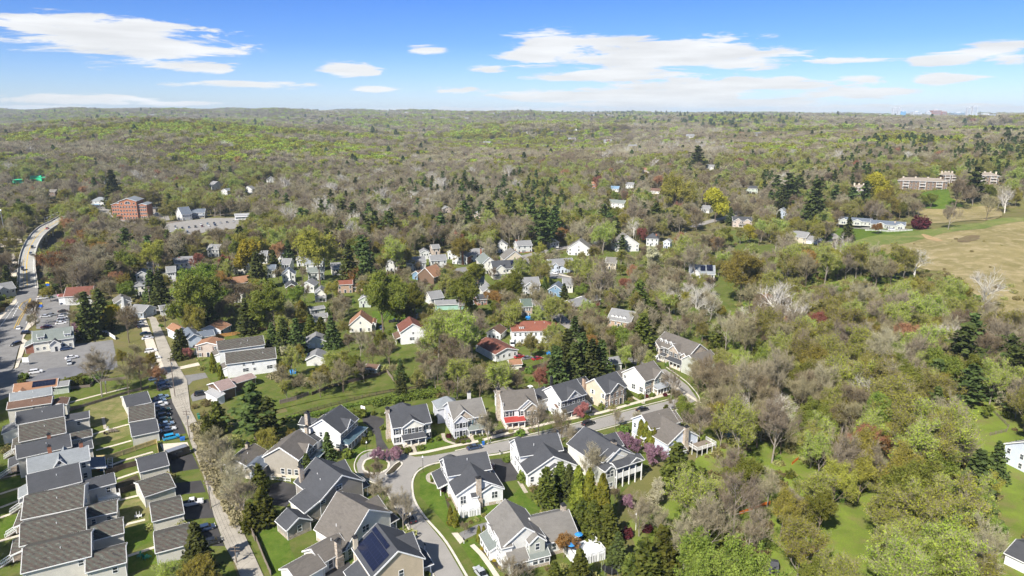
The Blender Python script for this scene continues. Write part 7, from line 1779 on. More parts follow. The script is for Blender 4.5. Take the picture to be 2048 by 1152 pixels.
def shrub(seed,H=1.6,R0=1.2,n=320,ls=.16,tw=False):
 rg = np.random.default_rng(seed); T_ = Arr(); Cr = Arr()
 for k in range(5): d = rg.normal(size=3); d[2] = abs(d[2]) + 1.5; d /= np.linalg.norm(d); T_.tube(np.zeros(3),d * H * .8,.05,.02,3)
 for i in range(n):
  d = rg.normal(size=3); d /= np.linalg.norm(d); d[2] = d[2] * .5 + .5; r = (.75 + .28 * rg.random()) * (1 + .15 * math.sin(d[0] * 5 + seed) + .12 * math.sin(d[1] * 7))
  c = d * np.array((R0,R0,H)) * r; card(Cr,c,ls * (.6 + .7 * rg.random()),rg)
  if tw and i % 2: Cr.ribbon(c * .25,c * 1.15,.05,rg,1)
 return T_,Cr
PROTO = {}
FULL = {}
def addp(kind,make,n,trunk,crown,H,aspect):
 """aspect: crown height over crown width, used when a tree is sized by its crown"""
 PROTO[kind] = dict(v=[],H=H,aspect=aspect)
 for i in range(n):
  T_,Cr = make(i)
  q = np.array([p for f in Cr.q for p in f]); zmax = float(q[:,2].max()); wid = float(np.percentile(np.hypot(q[:,0],q[:,1]),94)) * 2
  C2 = Arr(); C2.q = T_.q + Cr.q; C2.mi = [0] * len(T_.q) + [m_ + 1 for m_ in Cr.mi]; FULL.setdefault(kind,[]).append(C2.mesh('tree_' + kind,[trunk] + crown))
  PROTO[kind]['v'].append((T_.mesh('trunk',[trunk]),Cr.mesh('crown',crown),zmax,wid,float(np.percentile(q[:,2],5))))
BARE = dict(leaf=0,tw=.045,ntw=4,tl=.95)
addp('bare',lambda i: decid(10 + i,15,**BARE),4,BG,[LM['twig'],LM['twiggrey']],15,1.2)
addp('brown',lambda i: decid(20 + i,15,leaf=0,ls=.2,tw=.045,ntw=4,tl=1.0),3,BK,[LM['twig'],LM['twig']],15,1.2)
addp('russet',lambda i: decid(30 + i,13,leaf=1,ls=.22,tw=.05,ntw=4),2,BK,[LM['twigred'],LM['twigred']],13,1.1)
addp('bud',lambda i: decid(40 + i,15,leaf=1,ls=.26,tw=.04,ntw=5),4,BG,[LM['bud'],LM['twiggrey']],15,1.15)
addp('green',lambda i: decid(50 + i,14,leaf=4,ls=.3,tw=.03,ntw=4,spread=.72),3,BK,[LM['green'],LM['twig']],14,1.0)
addp('olive',lambda i: decid(60 + i,15,leaf=3,ls=.25,tw=.04,ntw=4,spread=.7),3,BK,[LM['olive'],LM['twig']],15,1.0)
addp('yellow',lambda i: decid(70 + i,13,leaf=4,ls=.42,tw=.03,ntw=3,spread=.75),1,BK,[LM['yellow'],LM['twig']],13,.95)
addp('orange',lambda i: decid(75 + i,13,leaf=2,ls=.34,tw=.04,ntw=3),1,BK,[LM['orange'],LM['twig']],13,1.0)
addp('sycamore',lambda i: decid(80 + i,19,leaf=0,tw=.06,ntw=1,tl=1.2,kids=(8,5,4,3),low=.22,spread=.7,thick=1.35,tubes=3),3,BW,[LM['twigwhite'],LM['twigwhite']],19,1.3)
addp('pine',lambda i: conifer(90 + i,18,5.2,19,7,.5,.05,.75,.18,.45,12,'pine'),3,BK,[LM['pine']],18,1.6)
addp('spruce',lambda i: conifer(95 + i,16,4.2,28,10,.42,-.2,.9,.05,.22,9),2,BK,[LM['spruce']],16,1.9)
addp('cypress',lambda i: conifer(100 + i,12,3.5,26,11,.4,.35,.8,.03,.25,9),3,BK,[LM['cypress']],12,1.8)
addp('arbor',lambda i: column(110 + i),3,BK,[LM['arbor']],9,3.2)
addp('redbud',lambda i: decid(120 + i,5.5,leaf=2,ls=.2,tw=.03,ntw=3,tl=.4,kids=(7,4,3,3),low=.15,spread=.85),2,BK,[LM['pink'],LM['twig']],5.5,.8)
addp('coral',lambda i: decid(125 + i,5.5,leaf=4,ls=.22,tw=.03,ntw=3,tl=.4,kids=(7,4,3,3),low=.15,spread=.8),1,BK,[LM['coral'],LM['twig']],5.5,.8)
addp('blossom',lambda i: decid(127 + i,8,leaf=2,ls=.24,tw=.03,ntw=3,tl=.5,kids=(7,4,3,3),low=.15,spread=.8),1,BK,[LM['cream_'],LM['twig']],8,.8)
addp('maroon',lambda i: shrub(130 + i,3.2,2.0,900,.2),1,BK,[LM['maroon']],3.2,1)
addp('shrub',lambda i: shrub(135 + i,2.0,1.3,600,.16),3,BK,[LM['bush'],LM['twig']],2,1)
addp('ball',lambda i: shrub(140 + i,1.3,.75,420,.12),2,BK,[LM['box']],1.3,1)
addp('gold',lambda i: shrub(145 + i,.9,.7,260,.13),1,BK,[LM['goldbush']],.9,1)
addp('brush',lambda i: shrub(150 + i,3.2,2.6,380,.22,True),3,BK,[LM['brush'],LM['twig']],3.2,1)
NM = dict(bare='bare_tree',brown='bare_tree',russet='budding_tree',bud='budding_tree',green='leafy_tree',olive='leafy_tree',yellow='leafy_tree',orange='budding_tree',sycamore='sycamore_tree',pine='pine_tree',spruce='spruce_tree',cypress='cypress_tree',arbor='arborvitae',redbud='redbud_tree',coral='flowering_tree',
   blossom='flowering_tree',maroon='maroon_shrub',shrub='shrub',ball='clipped_shrub',gold='golden_shrub',brush='bush')
DESC = dict(bare='bare grey-brown tree',brown='bare brown twigged tree',russet='russet budding tree',bud='pale green budding tree',green='fresh green leafy tree',olive='olive leafed round tree',yellow='bright yellow-green tree',orange='orange-brown budding tree',sycamore='white barked bare sycamore',pine='dark green pine',
   spruce='dark conical spruce',cypress='olive green feathery cypress',arbor='slim pointed arborvitae',redbud='pink flowering redbud',coral='coral flowering tree',blossom='cream blossoming tree',maroon='dark maroon shrub',shrub='loose green shrub',ball='clipped round boxwood',gold='small golden shrub',brush='tangled brown-green bush')
rt = random.Random(11)
LABN = {}
def plant(kind,x,y,h,label=None,group=None,wide=1.0,z=None):
 P = PROTO[kind]; v = P['v'][rt.randrange(len(P['v']))]; s_ = h / v[2]
 o = empty(NM[kind],(x,y,(tz(x,y) if z is None else z) - .05),rt.uniform(0,6.28),label,'shrub' if kind in ('maroon','shrub','ball','gold','brush') else 'tree',group)
 o.scale = (s_ * wide,s_ * wide,s_)
 link('trunk',v[0],o); link('crown',v[1],o)
 return o
TREES = []
HX = dict(pine=.62,spruce=.8,cypress=.85)
def tree(t,cx_,cy_,rpx,kind,label=None,group=None,hx=None):
 """cx_, cy_: middle of the crown in the picture, rpx: half its width there"""
 hx = hx or HX.get(kind,1.0); px,py = T(t,cx_,cy_); P = PROTO[kind]; s = TILE[t][2]
 zc = P['H'] * .6; v = P['v'][0]
 for _ in range(3):
  p = G(px,py,zc); f = proj(p.x,p.y,p.z)[2]
  wd = 2 * rpx / s / FPX * f; h = wd / v[3] * v[2] * hx
  zc = (v[4] + v[2]) / 2 / v[2] * h
 o = plant(kind,p.x,p.y,h,label,group,1 / hx)
 TREES.append((p.x,p.y,wd / 2)); return o
# street, garden and town trees, one by one
TL = [('B',265,280,120,'pine','very large blue-green pine beside the old tin roofed house'),('B',345,330,95,'pine','second large pine, overlapping the very large one, nearer the rail fence'),('B',90,330,48,'cypress','pointed cypress between the tin roofed house and the big pine'),('B',35,385,36,'cypress','small cypress at the kink of the alley'),
 ('B',345,440,62,'olive','yellow-green evergreen bush behind the taupe garage wing'),('B',455,415,28,'olive','small yellow-green tree by the taupe chimney'),('B',650,485,42,'spruce','upright holly between the taupe house and the white porch house'),('B',545,600,46,'spruce','olive green holly at the corner of the taupe house'),
 ('B',300,640,42,'cypress','tall cypress behind the garage wing of the taupe house'),('B',320,780,62,'cypress','broad cypress beside the small garage of the grey-taupe house'),('B',255,840,45,'cypress','dark cypress at the alley fence'),('B',95,480,80,'bare','bare thicket tree at the top of the alley hedge'),('B',150,560,85,'bare','bare tree in the middle of the alley hedge'),
 ('B',185,640,90,'bare','bare tree overhanging the alley fence'),('B',215,700,80,'bare','low end bare tree of the alley hedge'),('B',60,430,60,'brown','reddish brown bare tree at the alley bend'),('B',1030,760,75,'bare','bare street tree behind the black saloon'),('B',925,680,68,'bare','bare street tree before the grey-taupe porch'),('B',905,590,55,'brown','small bare tree on the round traffic island'),('B',720,755,48,'orange','orange tinged tree in front of the grey-taupe gable wall'),
 ('B',900,520,34,'redbud','pale pink redbud at the turning circle, by the drive'),('B',1000,515,36,'redbud','pink redbud at the turning circle, before the cream gable house'),('B',940,525,30,'redbud','small pink redbud between the two others at the circle'),
 ('A',270,335,26,'olive','little tree growing over a dark row house roof'),('A',1000,1000,78,'spruce','big dark bush tree at the foot of the garages'),('A',1010,1110,95,'olive','yellow-green tree at the low end of the alley'),('A',860,1120,60,'bud','pale budding tree under the last garage'),('A',490,840,45,'brush',None),('A',490,50,88,'bare','tall bare tree on the car park edge'),('A',700,60,75,'brown','wide bare evergreen-tinged tree beside the alley cars'),('A',640,110,60,'brown',None),('A',790,110,45,'russet','reddish bare tree above the parked black cars'),('A',760,40,45,'olive',None),
 ('C',322,350,62,'bare','bare street tree beside the lavender-grey porch'),('C',585,300,75,'bare','tall bare street tree beside the stone gable'),('C',700,350,65,'brown','brown twigged street tree before the white porch'),('C',745,420,55,'bare','white stemmed birch clump on the street bend'),('C',850,520,78,'bare','large bare tree beside the two-level porch house'),('C',820,295,42,'coral','coral flowering tree in front of the dark porch'),
 ('C',1010,440,40,'redbud','pink redbud tree behind the stone chimney of the columned house'),('C',1060,470,45,'redbud','second pink redbud, next to the pointed conifers'),('C',1165,510,55,'redbud','largest magenta redbud below the pale blue house'),('C',1080,330,35,'bare',None),('C',970,320,38,'bare','bare sapling at the lower sidewalk by the stone fronted house'),('C',1010,400,28,'bush' if 'bush' in PROTO else 'shrub',None),
 ('C',620,680,58,'cypress',None),('C',690,640,50,'cypress',None),('C',735,660,48,'spruce',None),('C',560,700,34,'brush',None),('C',500,640,34,'shrub',None),('C',780,700,40,'arbor','tall golden-green arborvitae in the hedge, first'),('C',838,710,40,'arbor','tall golden-green arborvitae in the hedge, second'),('C',905,760,48,'arbor','tall golden-green arborvitae in the hedge, third'),('C',860,860,62,'cypress',None),('C',930,880,66,'cypress','biggest green cypress of the hedge beside the maroon shrub'),('C',800,830,52,'cypress',None),('C',985,1010,55,'spruce',None),
 ('C',1030,930,32,'maroon','dark maroon shrub against the big cypress'),('C',1130,905,28,'maroon','low maroon shrub by the white lamp'),('C',1100,780,85,'bare','wide vase shaped bare tree in the back gardens'),('C',1190,700,75,'blossom','pale pink blossoming tree behind the columned house'),('C',1030,760,36,'redbud','faint pink redbud beside the wide bare tree'),('C',970,720,36,'brown',None),('C',1210,830,60,'bare',None),('C',1270,600,55,'cypress',None),('C',1245,1000,75,'cypress',None),('C',1180,1060,70,'cypress',None),('C',1090,1100,62,'cypress',None),
 ('C',275,935,15,'arbor','dark slim arborvitae beside the grey bay window house, outer one'),('C',300,930,14,'arbor','dark slim arborvitae beside the grey bay window house, inner one'),('C',130,840,18,'arbor','squat arborvitae before the white deck, outer one'),('C',155,850,17,'arbor','squat arborvitae before the white deck, inner one'),('C',200,890,28,'brown','tawny little tree over the kerb drive'),('C',710,960,62,'orange','half leafed tree in front of the greige roof'),('C',790,1100,60,'cypress','bright green cypress under the white terrace'),('C',430,1090,65,'bare','bare branched tree before the pale grey house'),('C',660,1130,40,'cypress',None),('C',500,1100,45,'bare',None),
 ('C',1100,415,22,'arbor','pointed conifer beside the pale blue house, outermost'),('C',1125,425,22,'arbor','pointed conifer beside the pale blue house, second'),('C',1150,445,18,'arbor','pointed conifer beside the pale blue house, third'),('C',1168,445,18,'arbor','pointed conifer beside the pale blue house, fourth'),('C',670,100,72,'spruce','first of three big firs behind the white house'),('C',760,70,66,'spruce','second of three big firs behind the white house'),('C',850,50,66,'spruce','tallest of the three big firs behind the white house'),('C',935,102,14,'arbor',None),('C',960,105,12,'arbor',None),('C',660,150,12,'arbor',None),('C',1092,62,12,'arbor','lone little cone shaped conifer on the drive island'),
 ('D',600,290,95,'sycamore','white barked sycamore in the wood, the most branching of three'),('D',790,290,110,'sycamore','tallest white barked sycamore of the near wood'),('D',700,380,60,'sycamore','leaning white barked sycamore between two others'),('D',390,320,78,'bare','bare birch like tree below the road end'),('D',460,130,100,'brown',None),('D',380,110,60,'brown',None),('D',520,540,90,'bare','wide silvery bare tree behind the deck'),('D',740,640,80,'bare','crooked pale trunk tree in the wood'),('D',620,620,85,'green','bright yellow-green tree in the wood before the deck'),('D',520,700,70,'bud',None),
 ('D',265,580,75,'cypress',None),('D',330,650,60,'cypress',None),('D',390,690,62,'cypress',None),('D',430,800,78,'cypress',None),('D',370,880,85,'cypress',None),('D',450,900,70,'cypress',None),('D',290,960,85,'cypress',None),('D',190,1020,85,'cypress',None),('D',100,1080,85,'cypress',None),('D',30,1120,60,'cypress',None),('D',1210,600,95,'olive','round golden-brown tree in the wood clearing'),('D',870,760,88,'bare',None),('D',880,1000,75,'orange','rusty twigged bush tree near the clearing'),
 ('E',690,310,80,'pine',None),('E',860,130,85,'pine',None),('E',1040,150,85,'pine',None),('E',1190,80,70,'pine',None),('E',850,310,75,'spruce',None),('E',1270,230,60,'pine',None),('E',1060,680,110,'spruce','large drooping dark spruce near the blue-grey house'),('E',1170,560,60,'spruce',None),('E',700,480,90,'orange','wide copper budding tree'),('E',640,780,110,'bud','large pale green tree beside the clearing, outer one'),('E',810,740,120,'bud','large pale green tree beside the clearing, inner one'),('E',790,880,90,'bud',None),('E',1000,460,72,'bare','bare tree in front of the pool terrace'),('E',1190,230,48,'blossom','cream flowering dogwood beside the dark pines'),('E',1130,300,26,'green',None),
 ('M',140,400,118,'green','big yellow-green tree beyond the dark roofed cottage'),('M',560,440,105,'green','round crowned green maple with a tall clear trunk'),('M',820,120,125,'olive','big olive crowned tree beyond the white gambrel house'),('M',1190,400,115,'green','green maple on the lawn behind the farmhouse, nearer the street'),('M',1380,430,85,'green','green maple on the lawn behind the farmhouse, beside the drive'),('M',1290,380,85,'green','green maple on the lawn behind the farmhouse, middle one'),('M',405,520,58,'spruce','tall dark spruce above the orange cedar fence'),('M',190,500,62,'spruce','dark broad spruce behind the orange roofed bungalow'),('M',470,260,62,'spruce','dark spruce pair in the town, the broader'),('M',280,250,40,'spruce',None),('M',570,200,34,'spruce',None),
 ('M',60,110,52,'pine',None),('M',20,130,40,'spruce',None),('M',1010,50,45,'pine','tall narrow pine on the edge of the grey wood'),('M',1075,120,65,'pine','broad pine at the end of the grass gap'),('M',1000,230,70,'spruce',None),('M',1100,235,70,'spruce',None),('M',1040,270,55,'orange','rusty round tree behind the orange-red roofed brick house'),('M',625,635,60,'spruce',None),('M',700,640,60,'spruce',None),('M',560,640,48,'spruce',None),('M',900,610,52,'spruce',None),('M',840,590,40,'cypress',None),('M',780,570,36,'cypress',None),('M',930,480,30,'cypress',None),('M',890,490,26,'cypress',None),('M',620,720,45,'blossom','beige blossoming tree by the grey drive'),('M',700,695,24,'maroon',None),
 ('M',1060,640,60,'bare','bare tree over the grey drive to the double garage'),('M',1410,670,42,'bare','thin bare tree before the farmhouse gable'),('M',60,730,36,'coral','coral flowering bush by the alley cottages'),('M',40,650,34,'spruce',None),('M',260,290,60,'orange',None),('M',130,185,36,'russet','round russet tree near the white cottage, first'),('M',290,195,42,'russet','round russet tree near the white cottage, second'),('M',585,125,48,'russet','brick red budding tree at the edge of town'),('M',430,150,75,'yellow','bright yellow-green tree among the russet ones'),('M',640,90,40,'spruce',None),('M',650,150,38,'spruce',None),('M',740,350,50,'bare',None),('M',690,400,55,'green',None),('M',1260,130,70,'bud',None),('M',370,370,70,'brown',None),('M',330,440,60,'brown',None),
 ('M',960,820,75,'brown',None),('M',830,880,60,'brown',None),('M',900,760,50,'bud',None),('M',1085,800,50,'bare',None),('M',640,920,42,'bud',None),('M',720,880,40,'brown',None),('M',1300,840,40,'spruce',None),('M',1430,820,50,'brown',None),('M',1250,820,36,'brown',None),
 ('N',360,560,100,'bud',None),('N',500,570,105,'bud','tall grey budding tree between the farmhouse and the brown roofed ranch'),('N',440,680,90,'brown',None),('N',560,640,60,'bud',None),('N',280,760,60,'brown',None),('N',360,790,65,'brown',None),('N',470,820,75,'bud',None),('N',600,850,80,'brown',None),('N',700,850,80,'bud',None),('N',820,880,65,'brown',None),('N',530,900,60,'brown',None),('N',420,930,60,'brown',None),('N',250,890,42,'brush',None),('N',760,830,60,'brown',None),('N',650,900,60,'brush',None),('N',150,920,44,'spruce',None),
 ('N',130,130,75,'olive',None),('N',230,60,55,'brown',None),('N',575,70,36,'spruce','tall slim spruce behind the middle row of white houses'),('N',500,110,60,'olive',None),('N',660,110,60,'bare',None),('N',780,320,65,'green','fresh green tree below the solar roofed house'),('N',490,380,90,'green',None),('N',400,320,40,'spruce','dark blue-green spruce by the grey street'),('N',590,270,55,'green',None),('N',690,400,55,'orange',None),('N',800,500,65,'bud',None),('N',740,480,60,'brown',None),('N',920,350,40,'bare',None),('N',980,350,30,'spruce',None),('N',1090,390,32,'spruce',None),('N',1020,450,55,'bud',None),('N',1130,470,48,'bare',None),('N',950,240,50,'bud',None),
 ('N',1300,260,95,'bare','big forked bare tree in front of the greige houses'),('N',1250,240,70,'bud',None),('N',1170,320,50,'brown',None),('N',1215,470,30,'redbud','magenta redbud before the grey ranch house'),('N',1150,620,58,'spruce',None),('N',1110,740,85,'spruce',None),('N',1030,790,60,'spruce',None),('N',1200,730,66,'spruce',None),('N',1305,770,66,'spruce',None),('N',1020,650,60,'bud',None),('N',900,660,45,'bud',None),('N',1240,560,60,'brown',None),('N',1400,640,60,'green',None),('N',1330,610,60,'brown',None),('N',1425,95,40,'pine','blue-green conifer before the second greige house'),
 ('O',370,400,55,'cypress','bronze-green cedar on the lawn beside the dormered house'),('O',450,520,55,'cypress',None),('O',390,620,75,'cypress',None),('O',260,640,62,'green',None),('O',540,390,58,'sycamore','tall white sycamore in front of the grass slope, first'),('O',640,370,62,'sycamore','tall white sycamore in front of the grass slope, second'),('O',760,370,70,'sycamore','leaning white sycamore pair before the solar house, one stem'),('O',790,440,65,'sycamore','forked white sycamore before the solar house'),('O',975,480,45,'sycamore','slim white sycamore beside the stream'),('O',450,320,48,'bare',None),
 ('O',965,240,110,'olive','large golden-green tree on the slope above the solar house'),('O',440,170,85,'blossom','cream blossoming thicket beside the victorian house'),('O',700,160,80,'bare',None),('O',640,110,70,'bud',None),('O',1230,90,72,'bare','broad bare tree before the stone house on the hill'),('O',1350,180,75,'orange',None),('O',880,560,80,'bare','spreading bare tree over the stream'),('O',800,820,110,'brown','wide bare tree below the large stone house'),('O',1010,30,36,'yellow','small bright yellow tree at the meadow foot'),('O',700,800,60,'brown',None),('O',820,640,45,'cypress',None),
 ('Q',270,190,88,'spruce','huge blue-green spruce on the hill beside the drive'),('Q',320,300,42,'spruce','bronze-green conical spruce near the curved drive'),('Q',465,305,38,'spruce','small dark spruce on the ranch lawn'),('Q',590,125,60,'olive','dark olive tree behind the ranch house roof, first of three'),('Q',675,120,66,'olive','dark olive tree behind the ranch house roof, middle of three'),('Q',755,160,36,'olive','dark olive tree behind the ranch house roof, last of three'),('Q',635,45,62,'yellow','tall golden round tree before the apartments'),('Q',490,130,60,'pine',None),('Q',390,110,55,'pine',None),('Q',560,140,60,'spruce',None),('Q',120,70,80,'pine','dense tall pines on the rise, broadest one'),('Q',180,60,62,'pine',None),('Q',50,60,60,'pine',None),('Q',60,260,30,'spruce',None),('Q',880,270,46,'maroon','round maroon tree at the end of the ranch house'),('Q',1055,200,52,'bare','lone bare tree on the tan field'),
 ('Q',875,160,34,'bare',None),('Q',1095,60,70,'brown',None),('Q',1380,120,62,'sycamore','white limbed sycamore beyond the tan field'),('Q',1200,30,80,'pine','tall pine between the apartment blocks'),('Q',1275,150,55,'brown',None),('Q',1265,590,130,'sycamore','great white sycamore against the dry meadow'),('Q',860,470,85,'sycamore','low white limbed tree at the meadow foot'),('Q',640,510,70,'brown',None),('Q',640,290,30,'orange',None),('Q',230,300,34,'maroon','low maroon tree behind the stone garage house'),('Q',720,520,60,'brown',None),('Q',120,420,72,'bare',None),('Q',415,230,36,'brown',None),('Q',210,100,22,'redbud',None),('Q',230,500,75,'brown',None),
 ('S',500,800,75,'spruce','wide dark evergreen behind the shop, lower one'),('S',580,770,68,'spruce','wide dark evergreen behind the shop, upper one'),('S',455,870,42,'redbud','magenta redbud behind the tavern'),('S',720,800,85,'brown','brown mop headed tree at the cross street'),('S',640,790,50,'yellow',None),('S',870,640,55,'spruce',None),('S',920,650,60,'spruce','tall fir beside the yellow-grey house, nearest the street'),('S',310,590,60,'pine','dark tree at the foot of the bridge'),('S',40,590,42,'spruce',None),('S',640,560,70,'pine',None),('S',1060,410,52,'pine',None),('S',970,400,48,'spruce',None),('S',955,480,50,'brown',None),('S',1140,620,105,'green',None),('S',1190,770,60,'spruce',None),('S',870,430,75,'olive','orange-olive round tree in a row above town'),('S',740,490,62,'green',None),('S',130,210,48,'green','pale green tall tree beyond the bridge curve'),('S',360,450,55,'sycamore','white branched tree beside the bridge'),('S',540,890,22,'spruce',None),('S',700,1030,40,'olive',None),('S',770,1000,42,'brown',None),('S',1030,970,48,'spruce',None),('S',1090,800,75,'olive',None),('S',1050,1020,32,'coral',None),('S',545,75,36,'spruce',None),('S',650,80,60,'spruce',None),('S',975,165,34,'spruce',None),('S',510,110,28,'orange',None),('S',280,660,36,'olive',None),
 ('V',640,850,110,'pine','biggest dark pine clump above the middle row'),('V',560,790,70,'pine',None),('V',720,800,80,'pine',None),('V',840,860,55,'pine',None),('V',330,640,55,'pine',None),('V',410,680,60,'pine',None),('V',100,760,75,'pine',None),('V',210,740,50,'pine',None),('V',660,660,55,'pine',None),('V',865,650,30,'pine',None),('V',820,600,26,'spruce',None),('V',1370,780,32,'spruce',None),('V',1410,800,32,'spruce',None),('V',1455,810,34,'spruce',None),('V',1520,800,30,'spruce',None),('V',1480,800,32,'spruce',None),('V',1535,620,120,'olive','wide olive-gold tree above the upper road'),('V',1820,680,78,'yellow','brilliant yellow tree at the road bend'),('V',1915,790,34,'spruce',None),('V',1840,560,48,'pine',None),('V',1280,680,60,'sycamore',None),('V',1690,390,70,'pine',None),('V',165,900,34,'spruce',None),('V',1610,740,60,'brown',None),('V',1310,560,45,'pine',None),('V',1000,540,40,'russet',None),('V',1200,640,32,'russet',None)]
NEAR_NAMES = []
import itertools
def near_label(kind,x,y):
 """what the tree is and the two buildings it stands by"""
 best = sorted(((Vector((x,y)) - o_).length,n_) for o_,n_ in LANDM)[:1]
 return best
LANDM = []
for o in C.objects:
 if o.parent is None and o.get('label') and o.get('category') in ('house','garage','cottage','shop','apartment building','office building','building','shed') and 'distant' not in (o.get('group') or '') and o.location.y < 900:
  LANDM.append((Vector((o.location.x,o.location.y)),o['label']))
USED = set()
STOP = set('with and of the a in at by to its on from one two between beside behind before under above next near beneath beyond across below whose is'.split())
def autolabel(kind,x,y):
 c = sorted(LANDM,key=lambda q: (q[0] - Vector((x,y))).length)[:10]
 for k in range(len(c)):
  o_,n_ = c[k]; ws = n_.split(); short = []
  for w_ in ws:
   if w_ in ('with','beside','behind','in','at','between','among','before','under','near','on','by','next') and len(short) >= 3: break
   short.append(w_)
  rel = 'behind' if y > o_.y + 8 else 'in front of' if y < o_.y - 4 else 'beside'
  for extra in ('','tall ' ,'smaller '):
   lb = f'{extra}{DESC[kind]} {rel} the {" ".join(short[:8])}'.rstrip(',')
   if lb not in USED:
    if extra == 'tall ' or extra == 'smaller ': continue
    USED.add(lb); return ' '.join(lb.split()[:16])
 return None
for t,x,y,r,kd,lb in TL:
 o = tree(t,x,y,r,kd,lb)
 if not lb:
  l2 = autolabel(kd,o.location.x,o.location.y)
  if l2: o['label'] = l2
  else: o['label'] = DESC[kd] + ' standing among others around the town houses'; o['group'] = 'trees around the town houses, ' + DESC[kd]
# clipped and garden shrubs
SHL = [('4',735,770,30,'ball'),('4',688,850,28,'ball'),('4',775,830,30,'ball'),('1',1225,715,55,'ball'),('1',1472,495,30,'ball'),('1',1410,570,42,'shrub'),('1',1520,255,30,'ball'),('1',1618,265,22,'ball'),('1',1618,425,28,'ball'),('1',1380,255,60,'shrub'),('1',1300,250,50,'shrub'),
  ('4',1008,830,18,'ball'),('4',1045,818,18,'ball'),('4',1080,810,18,'ball'),('4',1195,805,17,'ball'),('4',1230,798,17,'ball'),('4',1265,790,17,'ball'),('4',1305,785,17,'ball'),('4',990,870,22,'shrub'),('4',1060,870,24,'shrub'),('4',1120,860,24,'shrub'),('4',1260,850,26,'shrub'),('4',350,945,26,'shrub'),('4',430,960,34,'shrub'),('4',580,930,34,'shrub'),('4',215,850,32,'brush'),('4',895,800,32,'maroon'),('4',1600,745,32,'brush'),('4',1730,740,22,'shrub'),('4',1860,740,28,'brush'),('4',1560,1060,34,'shrub'),('4',1640,1050,26,'shrub'),('4',1660,790,24,'shrub'),
  ('5',820,690,34,'ball'),('5',1270,575,30,'ball'),('5',1325,575,26,'maroon'),('5',1390,560,30,'shrub'),('5',1615,520,32,'ball'),('5',1540,560,26,'maroon'),('5',1560,215,30,'shrub'),('5',930,690,50,'brush'),('5',1150,610,40,'brush'),('5',640,810,36,'shrub'),('5',1060,940,50,'shrub'),('5',1100,650,26,'shrub'),
  ('3',528,915,20,'gold'),('3',600,982,24,'gold'),('3',628,1018,16,'gold'),('3',570,955,16,'gold'),('3',680,1075,18,'gold'),('3',735,155,34,'shrub'),('3',195,405,32,'maroon'),('3',105,340,16,'shrub'),('3',155,315,16,'coral'),('3',240,500,20,'brush'),('3',480,665,30,'brush'),('3',540,630,28,'brush'),('3',430,690,24,'brush'),('3',65,1130,24,'ball'),('3',1220,1060,36,'brush'),('3',1090,1080,36,'brush'),('3',1300,880,10,'ball'),
  ('8',970,545,36,'arbor'),('8',1055,670,34,'arbor'),('8',855,600,40,'brush'),('8',900,960,60,'brush'),('8',850,510,40,'brush'),('8',780,1000,40,'brush'),('8',870,1080,50,'brush'),('B',180,460,40,'brush'),('B',250,480,34,'shrub'),('A',860,640,40,'brush'),('A',925,880,34,'brush'),('A',760,900,24,'brush'),('A',120,130,20,'shrub'),('A',450,145,26,'shrub'),('A',400,155,30,'shrub'),('A',350,160,30,'shrub'),('A',500,130,26,'shrub'),('A',110,155,16,'shrub'),('A',30,500,34,'brush'),('A',40,440,24,'brush'),('A',455,850,26,'brush')]
SHL += [('A',900 + i * 3,10 + 0 * i,0,'skip') for i in range(0)]
for t,x,y,r,kd in SHL:
 o = tree(t,x,y,r,kd); l2 = autolabel(kd,o.location.x,o.location.y)
 if l2: o['label'] = l2
 else: o['label'] = DESC[kd] + ' in the garden beds of the cul-de-sac'; o['group'] = 'garden shrubs, ' + DESC[kd]
# long hedges: single clipped bodies
def hedge(label,t,pts,h=2.2,w_=1.6,mat='bush'):
 P_ = catmull([tuple(GT(t,x,y))[:2] for x,y in pts],5); rg = np.random.default_rng(7); Cr = Arr()
 for a,b in zip(P_,P_[1:]):
  a = np.array(a); b = np.array(b); L_ = np.linalg.norm(b - a); n = int(L_ * 95)
  d = (b - a) / L_; nn = np.array((-d[1],d[0]))
  for _ in range(n):
   q = a + (b - a) * rg.random(); th = rg.random() * math.pi; k = .85 + .2 * rg.random() + .1 * math.sin(q[0] * 1.3) + .08 * math.sin(q[1] * 2.1)
   c = np.array((*(q + nn * math.cos(th) * w_ / 2 * 1.1 * k),(math.sin(th) ** .45) * h * k * (.4 + .6 * rg.random() ** .3)))
   card(Cr,c,.19,rg)
 o = link('hedge',Cr.mesh('hedge',[LM[mat]])); tag(o,label,'hedge')
hedge('long olive green hedge behind the houses with front gables','4',[(0,480),(200,425),(450,385),(700,355),(880,320),(1000,330)],2.6,4)
hedge('clipped green hedge along the tavern car park','A',[(340,165),(430,140),(520,125),(560,118)],1.6,2,'box')
hedge('bushy hedge beside the grey fence of the alley','A',[(1010,390),(1040,480),(1070,600),(1120,690),(1180,790),(1240,900)],1.7,4,'twig')
hedge('untidy brush line along the long dark plank fence','M',[(560,870),(700,920),(850,900),(1000,860),(1150,850)],1.8,5,'twig')
hedge('low brush hedge between rail fence and white houses','1',[(540,330),(800,300),(1250,190),(1500,150)],1.0,2,'bush')
